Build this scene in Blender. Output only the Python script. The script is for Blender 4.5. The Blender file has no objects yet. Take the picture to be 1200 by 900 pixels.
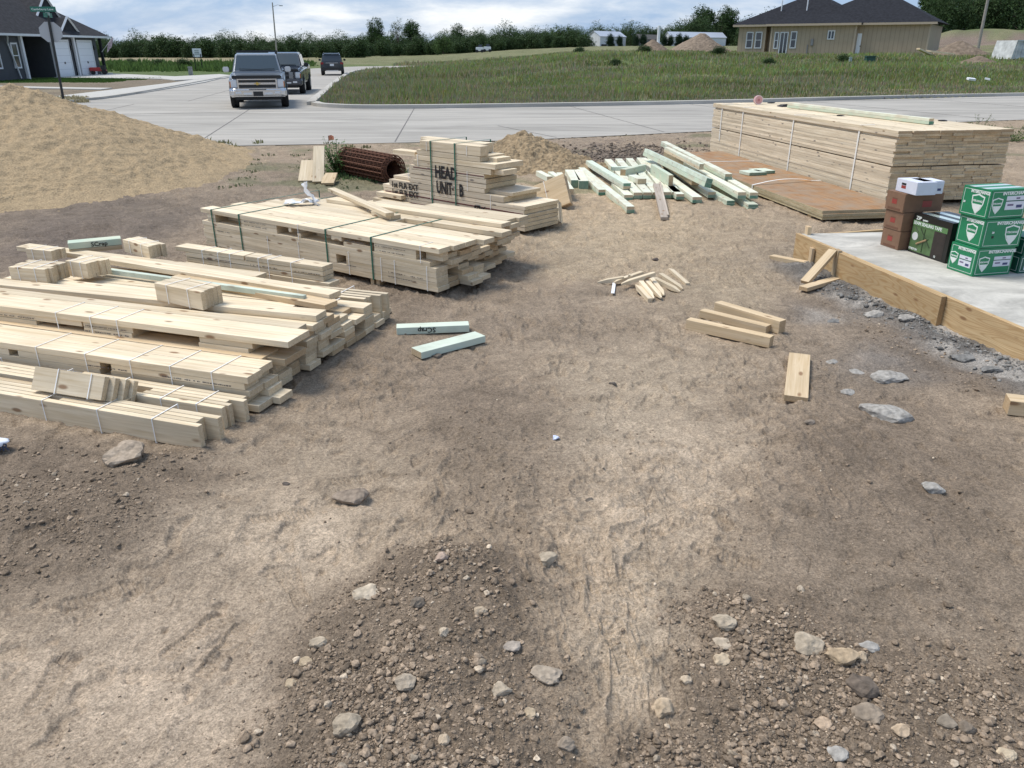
import bpy, bmesh, math, random
import numpy as np
from mathutils import Vector, Matrix
R = math.radians
random.seed(7); rng = np.random.default_rng(11)
scene = bpy.context.scene
C = scene.collection
# ------------------------------------------------------------------ camera, sky, sun, exposure
F_PX, PITCH, CAM_H = 920.0, math.atan(392/920), 2.0
cam = bpy.data.cameras.new('camera'); cam_o = bpy.data.objects.new('camera', cam); C.objects.link(cam_o)
cam.sensor_width = 36; cam.lens = 36*F_PX/1200; cam.clip_start = .05; cam.clip_end = 6000
cam_o.location = (0, 0, CAM_H); cam_o.rotation_euler = (math.pi/2-PITCH, 0, 0)
scene.camera = cam_o
SUN_EL, SUN_AZ = R(62), R(-72)          # azimuth measured from +Y towards +X
world = bpy.data.worlds.new('World'); scene.world = world; world.use_nodes = True
def build_world():
    nt = world.node_tree; nt.nodes.clear(); N = nt.nodes.new; L = nt.links.new
    out = N('ShaderNodeOutputWorld'); bg = N('ShaderNodeBackground')
    sky = N('ShaderNodeTexSky'); sky.sky_type = 'NISHITA'; sky.sun_disc = False
    sky.sun_elevation = SUN_EL; sky.sun_rotation = SUN_AZ; sky.air_density = 1.0; sky.dust_density = 1.2; sky.ozone_density = 1.6
    tc = N('ShaderNodeTexCoord'); mp = N('ShaderNodeMapping'); mp.inputs['Scale'].default_value = (1, 1, 4.2); mp.inputs['Location'].default_value = (.37, .2, .55)
    L(tc.outputs['Generated'], mp.inputs['Vector'])
    n1 = N('ShaderNodeTexNoise'); n1.inputs['Scale'].default_value = 3.6; n1.inputs['Detail'].default_value = 9; n1.inputs['Roughness'].default_value = .58; n1.inputs['Distortion'].default_value = .25
    L(mp.outputs[0], n1.inputs['Vector'])
    r1 = N('ShaderNodeValToRGB'); r1.color_ramp.elements[0].position = .50; r1.color_ramp.elements[1].position = .66
    L(n1.outputs['Fac'], r1.inputs['Fac'])
    n2 = N('ShaderNodeTexNoise'); n2.inputs['Scale'].default_value = 7.5; n2.inputs['Detail'].default_value = 8; n2.inputs['Roughness'].default_value = .6
    L(mp.outputs[0], n2.inputs['Vector'])
    r2 = N('ShaderNodeValToRGB'); e = r2.color_ramp.elements
    e[0].position = .35; e[0].color = (4.0, 4.6, 5.4, 1); e[1].position = .60; e[1].color = (6.9, 7.0, 7.0, 1)
    L(n2.outputs['Fac'], r2.inputs['Fac'])
    tint = N('ShaderNodeMix'); tint.data_type = 'RGBA'; tint.inputs[0].default_value = .8
    L(sky.outputs[0], tint.inputs[6]); tint.inputs[7].default_value = (2.35, 3.45, 5.3, 1)
    mx = N('ShaderNodeMix'); mx.data_type = 'RGBA'
    m = N('ShaderNodeMath'); m.operation = 'MULTIPLY'; m.inputs[1].default_value = .88
    L(r1.outputs[0], m.inputs[0]); L(m.outputs[0], mx.inputs[0]); L(tint.outputs[2], mx.inputs[6]); L(r2.outputs[0], mx.inputs[7])
    L(mx.outputs[2], bg.inputs['Color']); bg.inputs['Strength'].default_value = .078
    L(bg.outputs[0], out.inputs[0])
build_world()
sun = bpy.data.lights.new('sun', 'SUN'); sun.energy = 1.9; sun.angle = R(26); sun.color = (1, .94, .85)
sun_o = bpy.data.objects.new('sun', sun); C.objects.link(sun_o)
sd = Vector((math.cos(SUN_EL)*math.sin(SUN_AZ), math.cos(SUN_EL)*math.cos(SUN_AZ), math.sin(SUN_EL)))
sun_o.rotation_euler = sd.to_track_quat('Z', 'Y').to_euler(); sun_o.location = (0, 0, 30)
vs = scene.view_settings; vs.view_transform = 'Standard'; vs.look = 'None'; vs.exposure = 1.0; vs.gamma = 1

# ------------------------------------------------------------------ pixel <-> ground helpers (to read real positions off the photograph)
cs, sn = math.cos(PITCH), math.sin(PITCH)
def G(px, py, z=0.0):
    u = (px-600)/F_PX; v = (450-py)/F_PX
    t = (z-CAM_H)/(-sn+v*cs)
    return (u*t, (cs+v*sn)*t)
def D_(px, D, z=0.0):                      # point in pixel column px at ground distance D (y)
    d = D*cs-(z-CAM_H)*sn
    return ((px-600)/F_PX*d, D)
def along(px, fr, n, z):                   # coordinate along a frame where it crosses pixel column px
    Ox, Oy, a = fr; dx, dy = math.cos(a), math.sin(a); nx, ny = -dy, dx
    X0 = Ox+n*nx; Y0 = Oy+n*ny; u = (px-600)/F_PX
    return (u*(Y0*cs-(z-CAM_H)*sn)-X0)/(dx-u*dy*cs)

# ------------------------------------------------------------------ noise in numpy
def vnoise(x, y, seed=0):
    xi = np.floor(x).astype(np.int64); yi = np.floor(y).astype(np.int64); fx = x-xi; fy = y-yi
    def h(a, b):
        n = (a*374761393+b*668265263+seed*1442695041) & 0xffffffff
        n = ((n ^ (n >> 13))*1274126177) & 0xffffffff
        return ((n ^ (n >> 16)) & 0xffff)/65535.0
    sx = fx*fx*(3-2*fx); sy = fy*fy*(3-2*fy)
    a = h(xi, yi); b = h(xi+1, yi); c = h(xi, yi+1); d = h(xi+1, yi+1)
    return (a+(b-a)*sx)*(1-sy)+(c+(d-c)*sx)*sy
def fbm(x, y, o=4, seed=0, g=.5):
    s = 0; a = 1; t = 0
    for k in range(o):
        s = s+a*vnoise(x*2**k+k*17.3, y*2**k-k*9.1, seed+k); t += a; a *= g
    return s/t-.5
def sstep(a, b, x):
    t = np.clip((x-a)/(b-a), 0, 1); return t*t*(3-2*t)
def poly_sd(P, x, y):                      # signed distance, positive inside
    d = np.full(np.shape(x), 1e9); ins = np.zeros(np.shape(x), bool); n = len(P)
    for i in range(n):
        ax, ay = P[i]; bx, by = P[(i+1) % n]; ex, ey = bx-ax, by-ay
        t = np.clip(((x-ax)*ex+(y-ay)*ey)/(ex*ex+ey*ey+1e-12), 0, 1)
        d = np.minimum(d, np.hypot(x-ax-t*ex, y-ay-t*ey))
        c = (ay > y) != (by > y)
        ins ^= c & (x < ax+(y-ay)*ex/(ey if abs(ey) > 1e-9 else 1e-9))
    return np.where(ins, d, -d)

# ------------------------------------------------------------------ materials
MATS = {}
def mat(name, col, rough=.7, metal=0, spec=.5, noise=0, nscale=20, bump=0, bscale=80, rnd=0, coat=0):
    if name in MATS: return MATS[name]
    m = bpy.data.materials.new(name); m.use_nodes = True; nt = m.node_tree; b = nt.nodes['Principled BSDF']; N = nt.nodes.new; L = nt.links.new
    b.inputs['Roughness'].default_value = rough; b.inputs['Metallic'].default_value = metal; b.inputs['Specular IOR Level'].default_value = spec
    b.inputs['Coat Weight'].default_value = coat
    b.inputs['Base Color'].default_value = (*col, 1)
    tc = N('ShaderNodeTexCoord')
    n = N('ShaderNodeTexNoise'); n.inputs['Scale'].default_value = nscale; n.inputs['Detail'].default_value = 6; L(tc.outputs['Object'], n.inputs['Vector'])
    mr = N('ShaderNodeMapRange'); mr.inputs[1].default_value = .3; mr.inputs[2].default_value = .7; mr.inputs[3].default_value = 1-noise; mr.inputs[4].default_value = 1+noise
    L(n.outputs['Fac'], mr.inputs[0])
    last = mr.outputs[0]
    if rnd:
        oi = N('ShaderNodeObjectInfo'); m2 = N('ShaderNodeMapRange'); m2.inputs[3].default_value = 1-rnd; m2.inputs[4].default_value = 1+rnd
        L(oi.outputs['Random'], m2.inputs[0]); mm = N('ShaderNodeMath'); mm.operation = 'MULTIPLY'; L(last, mm.inputs[0]); L(m2.outputs[0], mm.inputs[1]); last = mm.outputs[0]
    vm = N('ShaderNodeVectorMath'); vm.operation = 'SCALE'; vm.inputs[0].default_value = col; L(last, vm.inputs['Scale']); L(vm.outputs[0], b.inputs['Base Color'])
    if bump:
        n3 = N('ShaderNodeTexNoise'); n3.inputs['Scale'].default_value = bscale; n3.inputs['Detail'].default_value = 5; L(tc.outputs['Object'], n3.inputs['Vector'])
        bp = N('ShaderNodeBump'); bp.inputs['Strength'].default_value = 1; bp.inputs['Distance'].default_value = bump; L(n3.outputs['Fac'], bp.inputs['Height']); L(bp.outputs[0], b.inputs['Normal'])
    MATS[name] = m; return m
def wood(name, c1, c2, knot=(.22, .12, .06), end=False, rings=False, stain=None):
    if name in MATS: return MATS[name]
    m = bpy.data.materials.new(name); m.use_nodes = True; nt = m.node_tree; b = nt.nodes['Principled BSDF']; N = nt.nodes.new; L = nt.links.new
    b.inputs['Roughness'].default_value = .72; b.inputs['Specular IOR Level'].default_value = .25
    tc = N('ShaderNodeTexCoord'); oi = N('ShaderNodeObjectInfo')
    off = N('ShaderNodeVectorMath'); off.operation = 'SCALE'; off.inputs[0].default_value = (37, 23, 51); L(oi.outputs['Random'], off.inputs['Scale'])
    add = N('ShaderNodeVectorMath'); add.operation = 'ADD'; L(tc.outputs['Object'], add.inputs[0]); L(off.outputs[0], add.inputs[1])
    mp = N('ShaderNodeMapping'); mp.inputs['Scale'].default_value = (8, 60, 60) if end else (1.1, 26, 26); L(add.outputs[0], mp.inputs['Vector'])
    n = N('ShaderNodeTexNoise'); n.inputs['Scale'].default_value = 1.6; n.inputs['Detail'].default_value = 7; n.inputs['Roughness'].default_value = .62; n.inputs['Distortion'].default_value = .6; L(mp.outputs[0], n.inputs['Vector'])
    rp = N('ShaderNodeValToRGB'); rp.color_ramp.elements[0].position = .30; rp.color_ramp.elements[1].position = .72
    rp.color_ramp.elements[0].color = (*c1, 1); rp.color_ramp.elements[1].color = (*c2, 1); L(n.outputs['Fac'], rp.inputs['Fac'])
    last = rp.outputs[0]
    # slow blotches of colour along a board
    mpb = N('ShaderNodeMapping'); mpb.inputs['Scale'].default_value = (1.0, 5, 5); L(add.outputs[0], mpb.inputs['Vector'])
    nb = N('ShaderNodeTexNoise'); nb.inputs['Scale'].default_value = 1.3; nb.inputs['Detail'].default_value = 3; L(mpb.outputs[0], nb.inputs['Vector'])
    mb = N('ShaderNodeMapRange'); mb.inputs[1].default_value = .3; mb.inputs[2].default_value = .7; mb.inputs[3].default_value = .86; mb.inputs[4].default_value = 1.08; L(nb.outputs['Fac'], mb.inputs[0])
    rr = N('ShaderNodeMapRange'); rr.inputs[3].default_value = .78; rr.inputs[4].default_value = 1.07; L(oi.outputs['Random'], rr.inputs[0])
    mm = N('ShaderNodeMath'); mm.operation = 'MULTIPLY'; L(mb.outputs[0], mm.inputs[0]); L(rr.outputs[0], mm.inputs[1])
    vm = N('ShaderNodeVectorMath'); vm.operation = 'SCALE'; L(last, vm.inputs[0]); L(mm.outputs[0], vm.inputs['Scale']); last = vm.outputs[0]
    if rings:      # flat-sawn cathedral figure on the big form boards
        mr_ = N('ShaderNodeMapping'); mr_.inputs['Scale'].default_value = (1.3, 9, 9); L(add.outputs[0], mr_.inputs['Vector'])
        nn = N('ShaderNodeTexNoise'); nn.inputs['Scale'].default_value = 1.0; nn.inputs['Detail'].default_value = 1; L(mr_.outputs[0], nn.inputs['Vector'])
        w = N('ShaderNodeMath'); w.operation = 'MULTIPLY'; w.inputs[1].default_value = 95; L(nn.outputs['Fac'], w.inputs[0])
        si = N('ShaderNodeMath'); si.operation = 'SINE'; L(w.outputs[0], si.inputs[0])
        sm = N('ShaderNodeMapRange'); sm.inputs[1].default_value = .1; sm.inputs[2].default_value = 1; sm.inputs[3].default_value = 0; sm.inputs[4].default_value = .42; L(si.outputs[0], sm.inputs[0])
        mx0 = N('ShaderNodeMix'); mx0.data_type = 'RGBA'; L(sm.outputs[0], mx0.inputs[0]); L(last, mx0.inputs[6]); mx0.inputs[7].default_value = (.30, .16, .055, 1); last = mx0.outputs[2]
    if not end:
        mk = N('ShaderNodeMapping'); mk.inputs['Scale'].default_value = (3.6, 10, 10); L(add.outputs[0], mk.inputs['Vector'])
        v = N('ShaderNodeTexVoronoi'); v.inputs['Scale'].default_value = 1.0; L(mk.outputs[0], v.inputs['Vector'])
        kr = N('ShaderNodeMapRange'); kr.inputs[1].default_value = .09; kr.inputs[2].default_value = .17; kr.inputs[3].default_value = .85; kr.inputs[4].default_value = 0; L(v.outputs['Distance'], kr.inputs[0])
        mx = N('ShaderNodeMix'); mx.data_type = 'RGBA'; L(kr.outputs[0], mx.inputs[0]); L(last, mx.inputs[6]); mx.inputs[7].default_value = (*knot, 1); last = mx.outputs[2]
    if stain:      # coloured preservative wash, uneven
        ns = N('ShaderNodeTexNoise'); ns.inputs['Scale'].default_value = 5; ns.inputs['Detail'].default_value = 4; L(add.outputs[0], ns.inputs['Vector'])
        ms = N('ShaderNodeMapRange'); ms.inputs[1].default_value = .33; ms.inputs[2].default_value = .66; ms.inputs[3].default_value = stain[1]; ms.inputs[4].default_value = 1; L(ns.outputs['Fac'], ms.inputs[0])
        mx2 = N('ShaderNodeMix'); mx2.data_type = 'RGBA'; L(ms.outputs[0], mx2.inputs[0]); L(last, mx2.inputs[6]); mx2.inputs[7].default_value = (*stain[0], 1); last = mx2.outputs[2]
    L(last, b.inputs['Base Color'])
    bp = N('ShaderNodeBump'); bp.inputs['Distance'].default_value = .0012; bp.inputs['Strength'].default_value = .8; L(n.outputs['Fac'], bp.inputs['Height']); L(bp.outputs[0], b.inputs['Normal'])
    MATS[name] = m; return m
W1 = wood('spruce_face', (.60, .475, .305), (.86, .745, .565)); W1E = wood('spruce_end', (.50, .38, .23), (.72, .59, .41), end=True)
W2 = wood('spruce_warm', (.52, .38, .22), (.70, .56, .38)); W2E = wood('spruce_warm_end', (.42, .28, .15), (.60, .45, .28), end=True)
WG = wood('green_face', (.52, .50, .38), (.70, .68, .54), stain=((.47, .56, .44), .1)); WGE = wood('green_end', (.35, .38, .28), (.45, .5, .38), end=True, stain=((.09, .22, .155), .35))
WM = wood('mint_face', (.5, .55, .45), (.65, .7, .58), stain=((.60, .67, .56), .15))
WC = wood('cream_face', (.63, .57, .43), (.78, .74, .60), stain=((.66, .70, .58), .0)); 
WP = wood('form_face', (.46, .31, .16), (.62, .46, .26), rings=True); WPE = wood('form_end', (.36, .22, .10), (.52, .36, .2), end=True)
WT = wood('grey_weathered', (.40, .33, .26), (.58, .50, .42)); 
WO = wood('brown_sheet', (.24, .115, .048), (.56, .32, .15), stain=((.30, .22, .15), 0)); WOE = wood('sheet_edge', (.34, .28, .15), (.60, .52, .36), end=True)
WS = wood('unit_side', (.60, .485, .34), (.84, .735, .57), knot=(.2, .17, .15)); WSE = wood('unit_end', (.50, .375, .215), (.82, .66, .43), end=True)
M_string = mat('white_string', (.85, .85, .84), .5); M_green_strap = mat('green_strap', (.025, .13, .085), .45); M_white_strap = mat('white_strap', (.8, .78, .73), .5)
M_ink = mat('black_ink', (.012, .011, .012), .7); M_red = mat('dark_red_sheathing', (.09, .012, .012), .7)
M_stamp = mat('grade_stamp', (.10, .085, .09), .8)
M_white = mat('white_paint', (.78, .79, .80), .45, noise=.04); M_black = mat('black_plastic', (.012, .012, .013), .4)

# ------------------------------------------------------------------ object helpers
def link(name, me, parent=None, m=None):
    o = bpy.data.objects.new(name, me); C.objects.link(o)
    if parent: o.parent = parent
    if m is not None and not me.materials:
        for q in (m if isinstance(m, (list, tuple)) else [m]): me.materials.append(q)
    return o
def tag(o, label=None, cat=None, group=None, kind=None):
    if label: o['label'] = label
    if cat: o['category'] = cat
    if group: o['group'] = group
    if kind: o['kind'] = kind
    return o
def empty(name, label, cat, loc=(0, 0, 0), rz=0, group=None):
    o = bpy.data.objects.new(name, None); C.objects.link(o); o.empty_display_size = .2
    o.location = loc; o.rotation_euler = (0, 0, rz); return tag(o, label, cat, group)
_bc = {}
def board_mesh(L, w, t, m, me_, bev=.0015):
    key = (round(L, 3), round(w, 3), round(t, 3), m.name, me_.name, bev)
    if key in _bc: return _bc[key]
    bm = bmesh.new(); bmesh.ops.create_cube(bm, size=1)
    bmesh.ops.scale(bm, vec=(L, w, t), verts=bm.verts)
    if bev: bmesh.ops.bevel(bm, geom=bm.edges[:], offset=bev, segments=1, affect='EDGES')
    for f in bm.faces: f.material_index = 1 if abs(f.normal.x) > .9 else 0
    me = bpy.data.meshes.new('board'); bm.to_mesh(me); bm.free(); me.materials.append(m); me.materials.append(me_)
    _bc[key] = me; return me
def board(name, a0, a1, n0, n1, z0, z1, parent=None, m=None, e=None, jit=.004, bev=.0015, skew=0):
    m = m or W1; e = e or W1E; L = abs(a1-a0); w = n1-n0; t = z1-z0
    o = link(name, board_mesh(L, w-.003, t-.0014, m, e, bev), parent)
    o.location = ((a0+a1)/2, (n0+n1)/2, (z0+z1)/2)
    o.rotation_euler = (0, 0, random.uniform(-jit, jit)+skew); return o
def box_bm(bm, x0, x1, y0, y1, z0, z1, M=None, mi=0):
    v = [bm.verts.new(p) for p in ((x0, y0, z0), (x1, y0, z0), (x1, y1, z0), (x0, y1, z0), (x0, y0, z1), (x1, y0, z1), (x1, y1, z1), (x0, y1, z1))]
    fs = [bm.faces.new([v[i] for i in q]) for q in ((0, 3, 2, 1), (4, 5, 6, 7), (0, 1, 5, 4), (1, 2, 6, 5), (2, 3, 7, 6), (3, 0, 4, 7))]
    for f in fs: f.material_index = mi
    if M is not None: bmesh.ops.transform(bm, matrix=M, verts=v)
    return v
def bmo(name, bm, m, parent=None, smooth=False, bev=0):
    if bev: bmesh.ops.bevel(bm, geom=bm.edges[:], offset=bev, segments=2, affect='EDGES')
    me = bpy.data.meshes.new(name); bm.to_mesh(me); bm.free()
    if smooth:
        for p in me.polygons: p.use_smooth = True
    return link(name, me, parent, m)
def box(name, x0, x1, y0, y1, z0, z1, m, parent=None, bev=0):
    bm = bmesh.new(); box_bm(bm, x0, x1, y0, y1, z0, z1); return bmo(name, bm, m, parent, bev=bev)
def tube_bm(bm, p0, p1, r0, r1=None, seg=10, caps=True):
    r1 = r0 if r1 is None else r1; p0 = Vector(p0); p1 = Vector(p1); q = (p1-p0).to_track_quat('Z', 'Y')
    A = []; B = []
    for i in range(seg):
        a = 2*math.pi*i/seg; d = q @ Vector((math.cos(a), math.sin(a), 0))
        A.append(bm.verts.new(p0+d*r0)); B.append(bm.verts.new(p1+d*r1))
    for i in range(seg): bm.faces.new((A[i], A[(i+1) % seg], B[(i+1) % seg], B[i]))
    if caps: bm.faces.new(A[::-1]); bm.faces.new(B)
def loop_strap(name, parent, a, n0, n1, z0, z1, w, m, th=.002, lean=0):
    bm = bmesh.new()
    g = .0025
    box_bm(bm, a-w/2, a+w/2, n0-g-th, n0-g, z0-g, z1+g)
    box_bm(bm, a-w/2, a+w/2, n1+g, n1+g+th, z0-g, z1+g)
    box_bm(bm, a-w/2, a+w/2, n0-g-th, n1+g+th, z1+g, z1+g+th)
    box_bm(bm, a-w/2, a+w/2, n0-g-th, n1+g+th, z0-g-th, z0-g)
    return bmo(name, bm, m, parent)
def text(name, s, size, parent, loc, rot, m, ext=.0008, offset=0, sx=1, align='LEFT', sy=1):
    c = bpy.data.curves.new(name, 'FONT'); c.body = s; c.size = size; c.extrude = ext; c.offset = offset; c.align_x = align; c.resolution_u = 2
    t = bpy.data.objects.new('tmp', c); C.objects.link(t); dg = bpy.context.evaluated_depsgraph_get(); dg.update()
    me = bpy.data.meshes.new_from_object(t.evaluated_get(dg)); bpy.data.objects.remove(t); bpy.data.curves.remove(c)
    me.transform(Matrix.Diagonal((sx, sy, 1, 1))); me.materials.clear()
    o = link(name, me, parent, m); o.location = loc; o.rotation_euler = rot; return o
def stamps(parent, items):      # rows of illegible ink dashes: grade marks printed on the edges
    for (a, n, z, L) in items:
        bm = bmesh.new(); x = 0
        while x < L:
            w = random.uniform(.004, .016)
            if random.random() < .8: box_bm(bm, a+x, a+x+w, n-.0022, n-.0008, z+random.uniform(-.001, .001), z+random.uniform(.004, .007))
            x += w+random.uniform(.002, .008)
        bmo('grade_stamp', bm, M_stamp, parent)

# ------------------------------------------------------------------ terrain
def GP(l): return [G(*p) for p in l]
# the two streets
dX = Vector((math.cos(R(15.2)), math.sin(R(15.2)))); nX = Vector((-dX.y, dX.x))
def on_line(p, q, t): return (p[0]+(q[0]-p[0])*t, p[1]+(q[1]-p[1])*t)
near0, near1 = (-70, -0.6), (80, 42.8)                       # near edge of the cross street
ROAD = [(-70, 1.0), (-7.2, 18.2), (0, 19.5), (5.6, 22.0), (16, 25.6), (80, 44), (84, 55.5), (26, 39.9), (8.0, 33.5), (0.5, 31.5), (-4.6, 30.6), (-6.6, 31.1), (-7.7, 32.6), (-8.6, 37), (-14.5, 75),
        (-15.0, 88), (-12, 98), (-2, 108), (40, 118), (40, 127), (-8, 118), (-20, 108), (-24.0, 92), (-23.6, 75), (-18.4, 40.5), (-19.0, 35.0), (-22.5, 32.3), (-70, 18)]
LAWN = [(-35.0, 58), (-35.0, 64.6), (-26.5, 62.2), (-27.5, 56.5), (-34.8, 53.5)]
def height(x, y, micro=True):
    r = np.hypot(x, y); az = x/np.maximum(y, 1)
    s = sstep(34, 78, y)*sstep(-.14, .12, az)*1.55+sstep(90, 300, y)*sstep(-.25, .15, az)*1.5
    z = s
    # earth bank behind the house on the right
    z = z+sstep(80, 112, y)*sstep(.44, .52, az)*2.6*(1+.5*fbm(x*.12, y*.12, 3, 5))
    z = z+fbm(x*.05, y*.05, 3, 3)*.5*sstep(40, 90, y)*sstep(-.2, 0, az)
    return z
def px_of(x, y, z=0):
    d = y*cs-(z-CAM_H)*sn; up = y*sn+(z-CAM_H)*cs
    d = np.where(d < .2, .2, d); return 600+F_PX*x/d, 450-F_PX*up/d
LOOSE = [([(470, 655), (560, 640), (625, 672), (640, 720), (668, 800), (690, 1000), (310, 1000), (320, 790), (355, 745), (400, 700)], 1.0),
         ([(790, 700), (850, 678), (960, 690), (1010, 745), (1110, 760), (1230, 800), (1260, 1000), (770, 1000), (745, 870), (800, 800)], 1.0),
         ([(-200, 520), (0, 510), (235, 532), (270, 560), (200, 600), (150, 650), (60, 700), (-200, 740)], .75),
         ([(480, 470), (600, 455), (690, 520), (640, 640), (520, 640), (500, 560)], .38),
         ([(940, 480), (1200, 560), (1200, 780), (1050, 740), (900, 660), (860, 560)], .30),
         ([(950, 330), (1010, 350), (1110, 400), (1200, 445), (1200, 480), (1080, 440), (985, 380)], .65)]
LOOSE = [(GP(p), w) for p, w in LOOSE]
PRINTS = [(230, 745, 60), (265, 760, 70), (330, 610, 20), (345, 690, 120), (690, 640, 5), (712, 690, 0), (700, 668, 170), (850, 650, -30), (880, 560, 80), (350, 505, 150), (120, 700, 30),
          (770, 620, 35), (60, 800, 95), (725, 760, 100), (420, 560, 20), (905, 520, 10), (830, 600, 120), (430, 480, 100), (640, 440, 30), (760, 470, 60), (60, 640, 20)]
TRACKS = [[(470, 372), (530, 352), (580, 330), (612, 305), (650, 285), (690, 255)], [(560, 420), (640, 380), (700, 372), (790, 350), (870, 330)],
          [(840, 520), (800, 560), (770, 640), (760, 760), (780, 900)], [(250, 520), (330, 500), (430, 450), (520, 430), (640, 425)], [(0, 900), (60, 820), (120, 740), (220, 660), (320, 590), (440, 540)]]
CRACKS = [[(712, 462), (714, 478), (709, 492), (713, 500)], [(776, 545), (778, 558), (766, 570), (757, 590), (756, 610), (755, 625), (760, 640), (762, 652)], [(756, 592), (735, 590), (716, 588)], [(205, 700), (200, 712), (192, 720)],
          [(935, 640), (950, 655), (948, 670)]]
def lot_detail(x, y):
    """height and looseness of the dirt lot"""
    wx = x+.22*fbm(x*3, y*4, 4, 21); wy = y+.22*fbm(x*3+9, y*4, 4, 22)
    loose = np.zeros_like(x)
    for P, w in LOOSE:
        sd_ = poly_sd(P, wx, wy); loose = np.maximum(loose, w*sstep(-.20, .20, sd_+.16*fbm(x*9, y*9, 3, 24)))
    z = .040*fbm(x*1.1, y*1.1, 3, 1)+.020*fbm(x*5, y*4, 4, 2)+.012*np.abs(fbm(x*13, y*10, 4, 4))
    c1 = fbm(x*26, y*26, 3, 31); c2 = fbm(x*60, y*60, 2, 33)
    z = z+loose*(.020+.05*np.maximum(fbm(x*3.4, y*3.4, 3, 30), -.12)+.020*np.abs(c1)+.012*c2)
    fd = poly_sd([(2.86, 7.6), (3.22, 5.75), (3.40, 4.6), (3.46, 4.6), (3.28, 5.75), (2.92, 7.6)], x, y)+.05*fbm(x*5, y*5, 3, 130); rid = sstep(-.26, -.04, fd)*(x < 3.6)
    z = z+rid*(.035+.05*np.maximum(fbm(x*7, y*7, 3, 131), -.05)+.03*np.abs(fbm(x*28, y*28, 3, 132)))
    cx, cy = G(520, 770); z = z+.06*np.exp(-((x-cx)**2/.16+(y-cy-.05)**2/.42))
    cx, cy = G(525, 672); z = z+.055*np.exp(-((x-cx)**2/.07+(y-cy)**2/.02))
    cx, cy = G(120, 620); z = z+.10*np.exp(-((x-cx)**2/.5+(y-cy)**2/.08))
    cx, cy = G(160, 550); z = z+.04*np.exp(-((x-cx)**2/.06+(y-cy)**2/.02))
    dark = np.zeros_like(x)
    # wandering scuffs: ridged noise in the packed dust
    rd = 1-np.abs(fbm(wx*3.2+3, wy*2.2, 3, 41))*9; z = z+(1-loose)*.008*np.clip(rd, 0, 1)
    sx_ = x+.5*fbm(x*1.3, y*1.3, 4, 43); sy_ = y+.5*fbm(x*1.3+5, y*1.3, 4, 44); cov = sstep(-.10, .12, fbm(x*1.2, y*1.2, 3, 45))
    for f_, a_ in ((5, .020), (11, .011), (24, .005)): z = z+(1-.6*loose)*cov*a_*np.clip(1-np.abs(fbm(sx_*f_, sy_*f_*.8, 3, 46+f_))*9, 0, 1)**1.5
    z = z-(1-loose)*.016*sstep(.12, .24, fbm(x*9, y*9, 3, 48))
    for (px, py, ang) in PRINTS:
        gx, gy = G(px, py); a = R(ang); m = (np.abs(x-gx) < .3) & (np.abs(y-gy) < .3)
        if not m.any(): continue
        lx = (x[m]-gx)*math.cos(a)+(y[m]-gy)*math.sin(a); ly = -(x[m]-gx)*math.sin(a)+(y[m]-gy)*math.cos(a)
        wdt = .052-.014*np.cos((lx+.02)*14)-.008*(lx < -.02)
        q = np.maximum(np.abs(lx)/.145, np.abs(ly)/wdt); q = np.sqrt((lx/.145)**4+(ly/wdt)**4)
        z[m] += -.009*(1-sstep(.90, 1.06, q))+.003*np.exp(-((q-1.2)/.16)**2)+.0022*np.sign(np.sin(lx*300+np.sin(ly*60)*1.5))*(q < .86)
    for T in TRACKS:
        P = GP(T); acc = 0
        for (ax, ay), (bx, by) in zip(P[:-1], P[1:]):
            L = math.hypot(bx-ax, by-ay); ex, ey = (bx-ax)/L, (by-ay)/L
            s = (x-ax)*ex+(y-ay)*ey; v = -(x-ax)*ey+(y-ay)*ex+.03*fbm(x*2, y*2, 2, 51)
            m = (s > -.02) & (s < L+.02) & (np.abs(v) < .22)
            if m.any():
                sv = s[m]+acc; vv = v[m]; ins = 1-sstep(.10, .135, np.abs(vv)); fade = sstep(-.05, .2, fbm(x[m]*1.6, y[m]*1.6, 2, 55)); amp = 1.0 if T is TRACKS[0] else .16
                z[m] += fade*amp*(ins*(-.008+.007*np.sin(sv*2*math.pi/.085+np.abs(vv)*40))+.007*np.exp(-((np.abs(vv)-.15)/.02)**2))
            acc += L
    for K in CRACKS:
        P = GP(K)
        for (ax, ay), (bx, by) in zip(P[:-1], P[1:]):
            ex, ey = bx-ax, by-ay; t = np.clip(((x-ax)*ex+(y-ay)*ey)/(ex*ex+ey*ey), 0, 1); d = np.hypot(x-ax-t*ex+.01*fbm(x*30, y*30, 2, 61), y-ay-t*ey)
            k = (1-sstep(.001, .0035, d))*.5; z = z-.006*k; dark = np.maximum(dark, k)
    return z, loose, dark
def lot_z(x, y):                            # single point
    z, l, d = lot_detail(np.array([float(x)]), np.array([float(y)])); return float(z[0])

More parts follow.
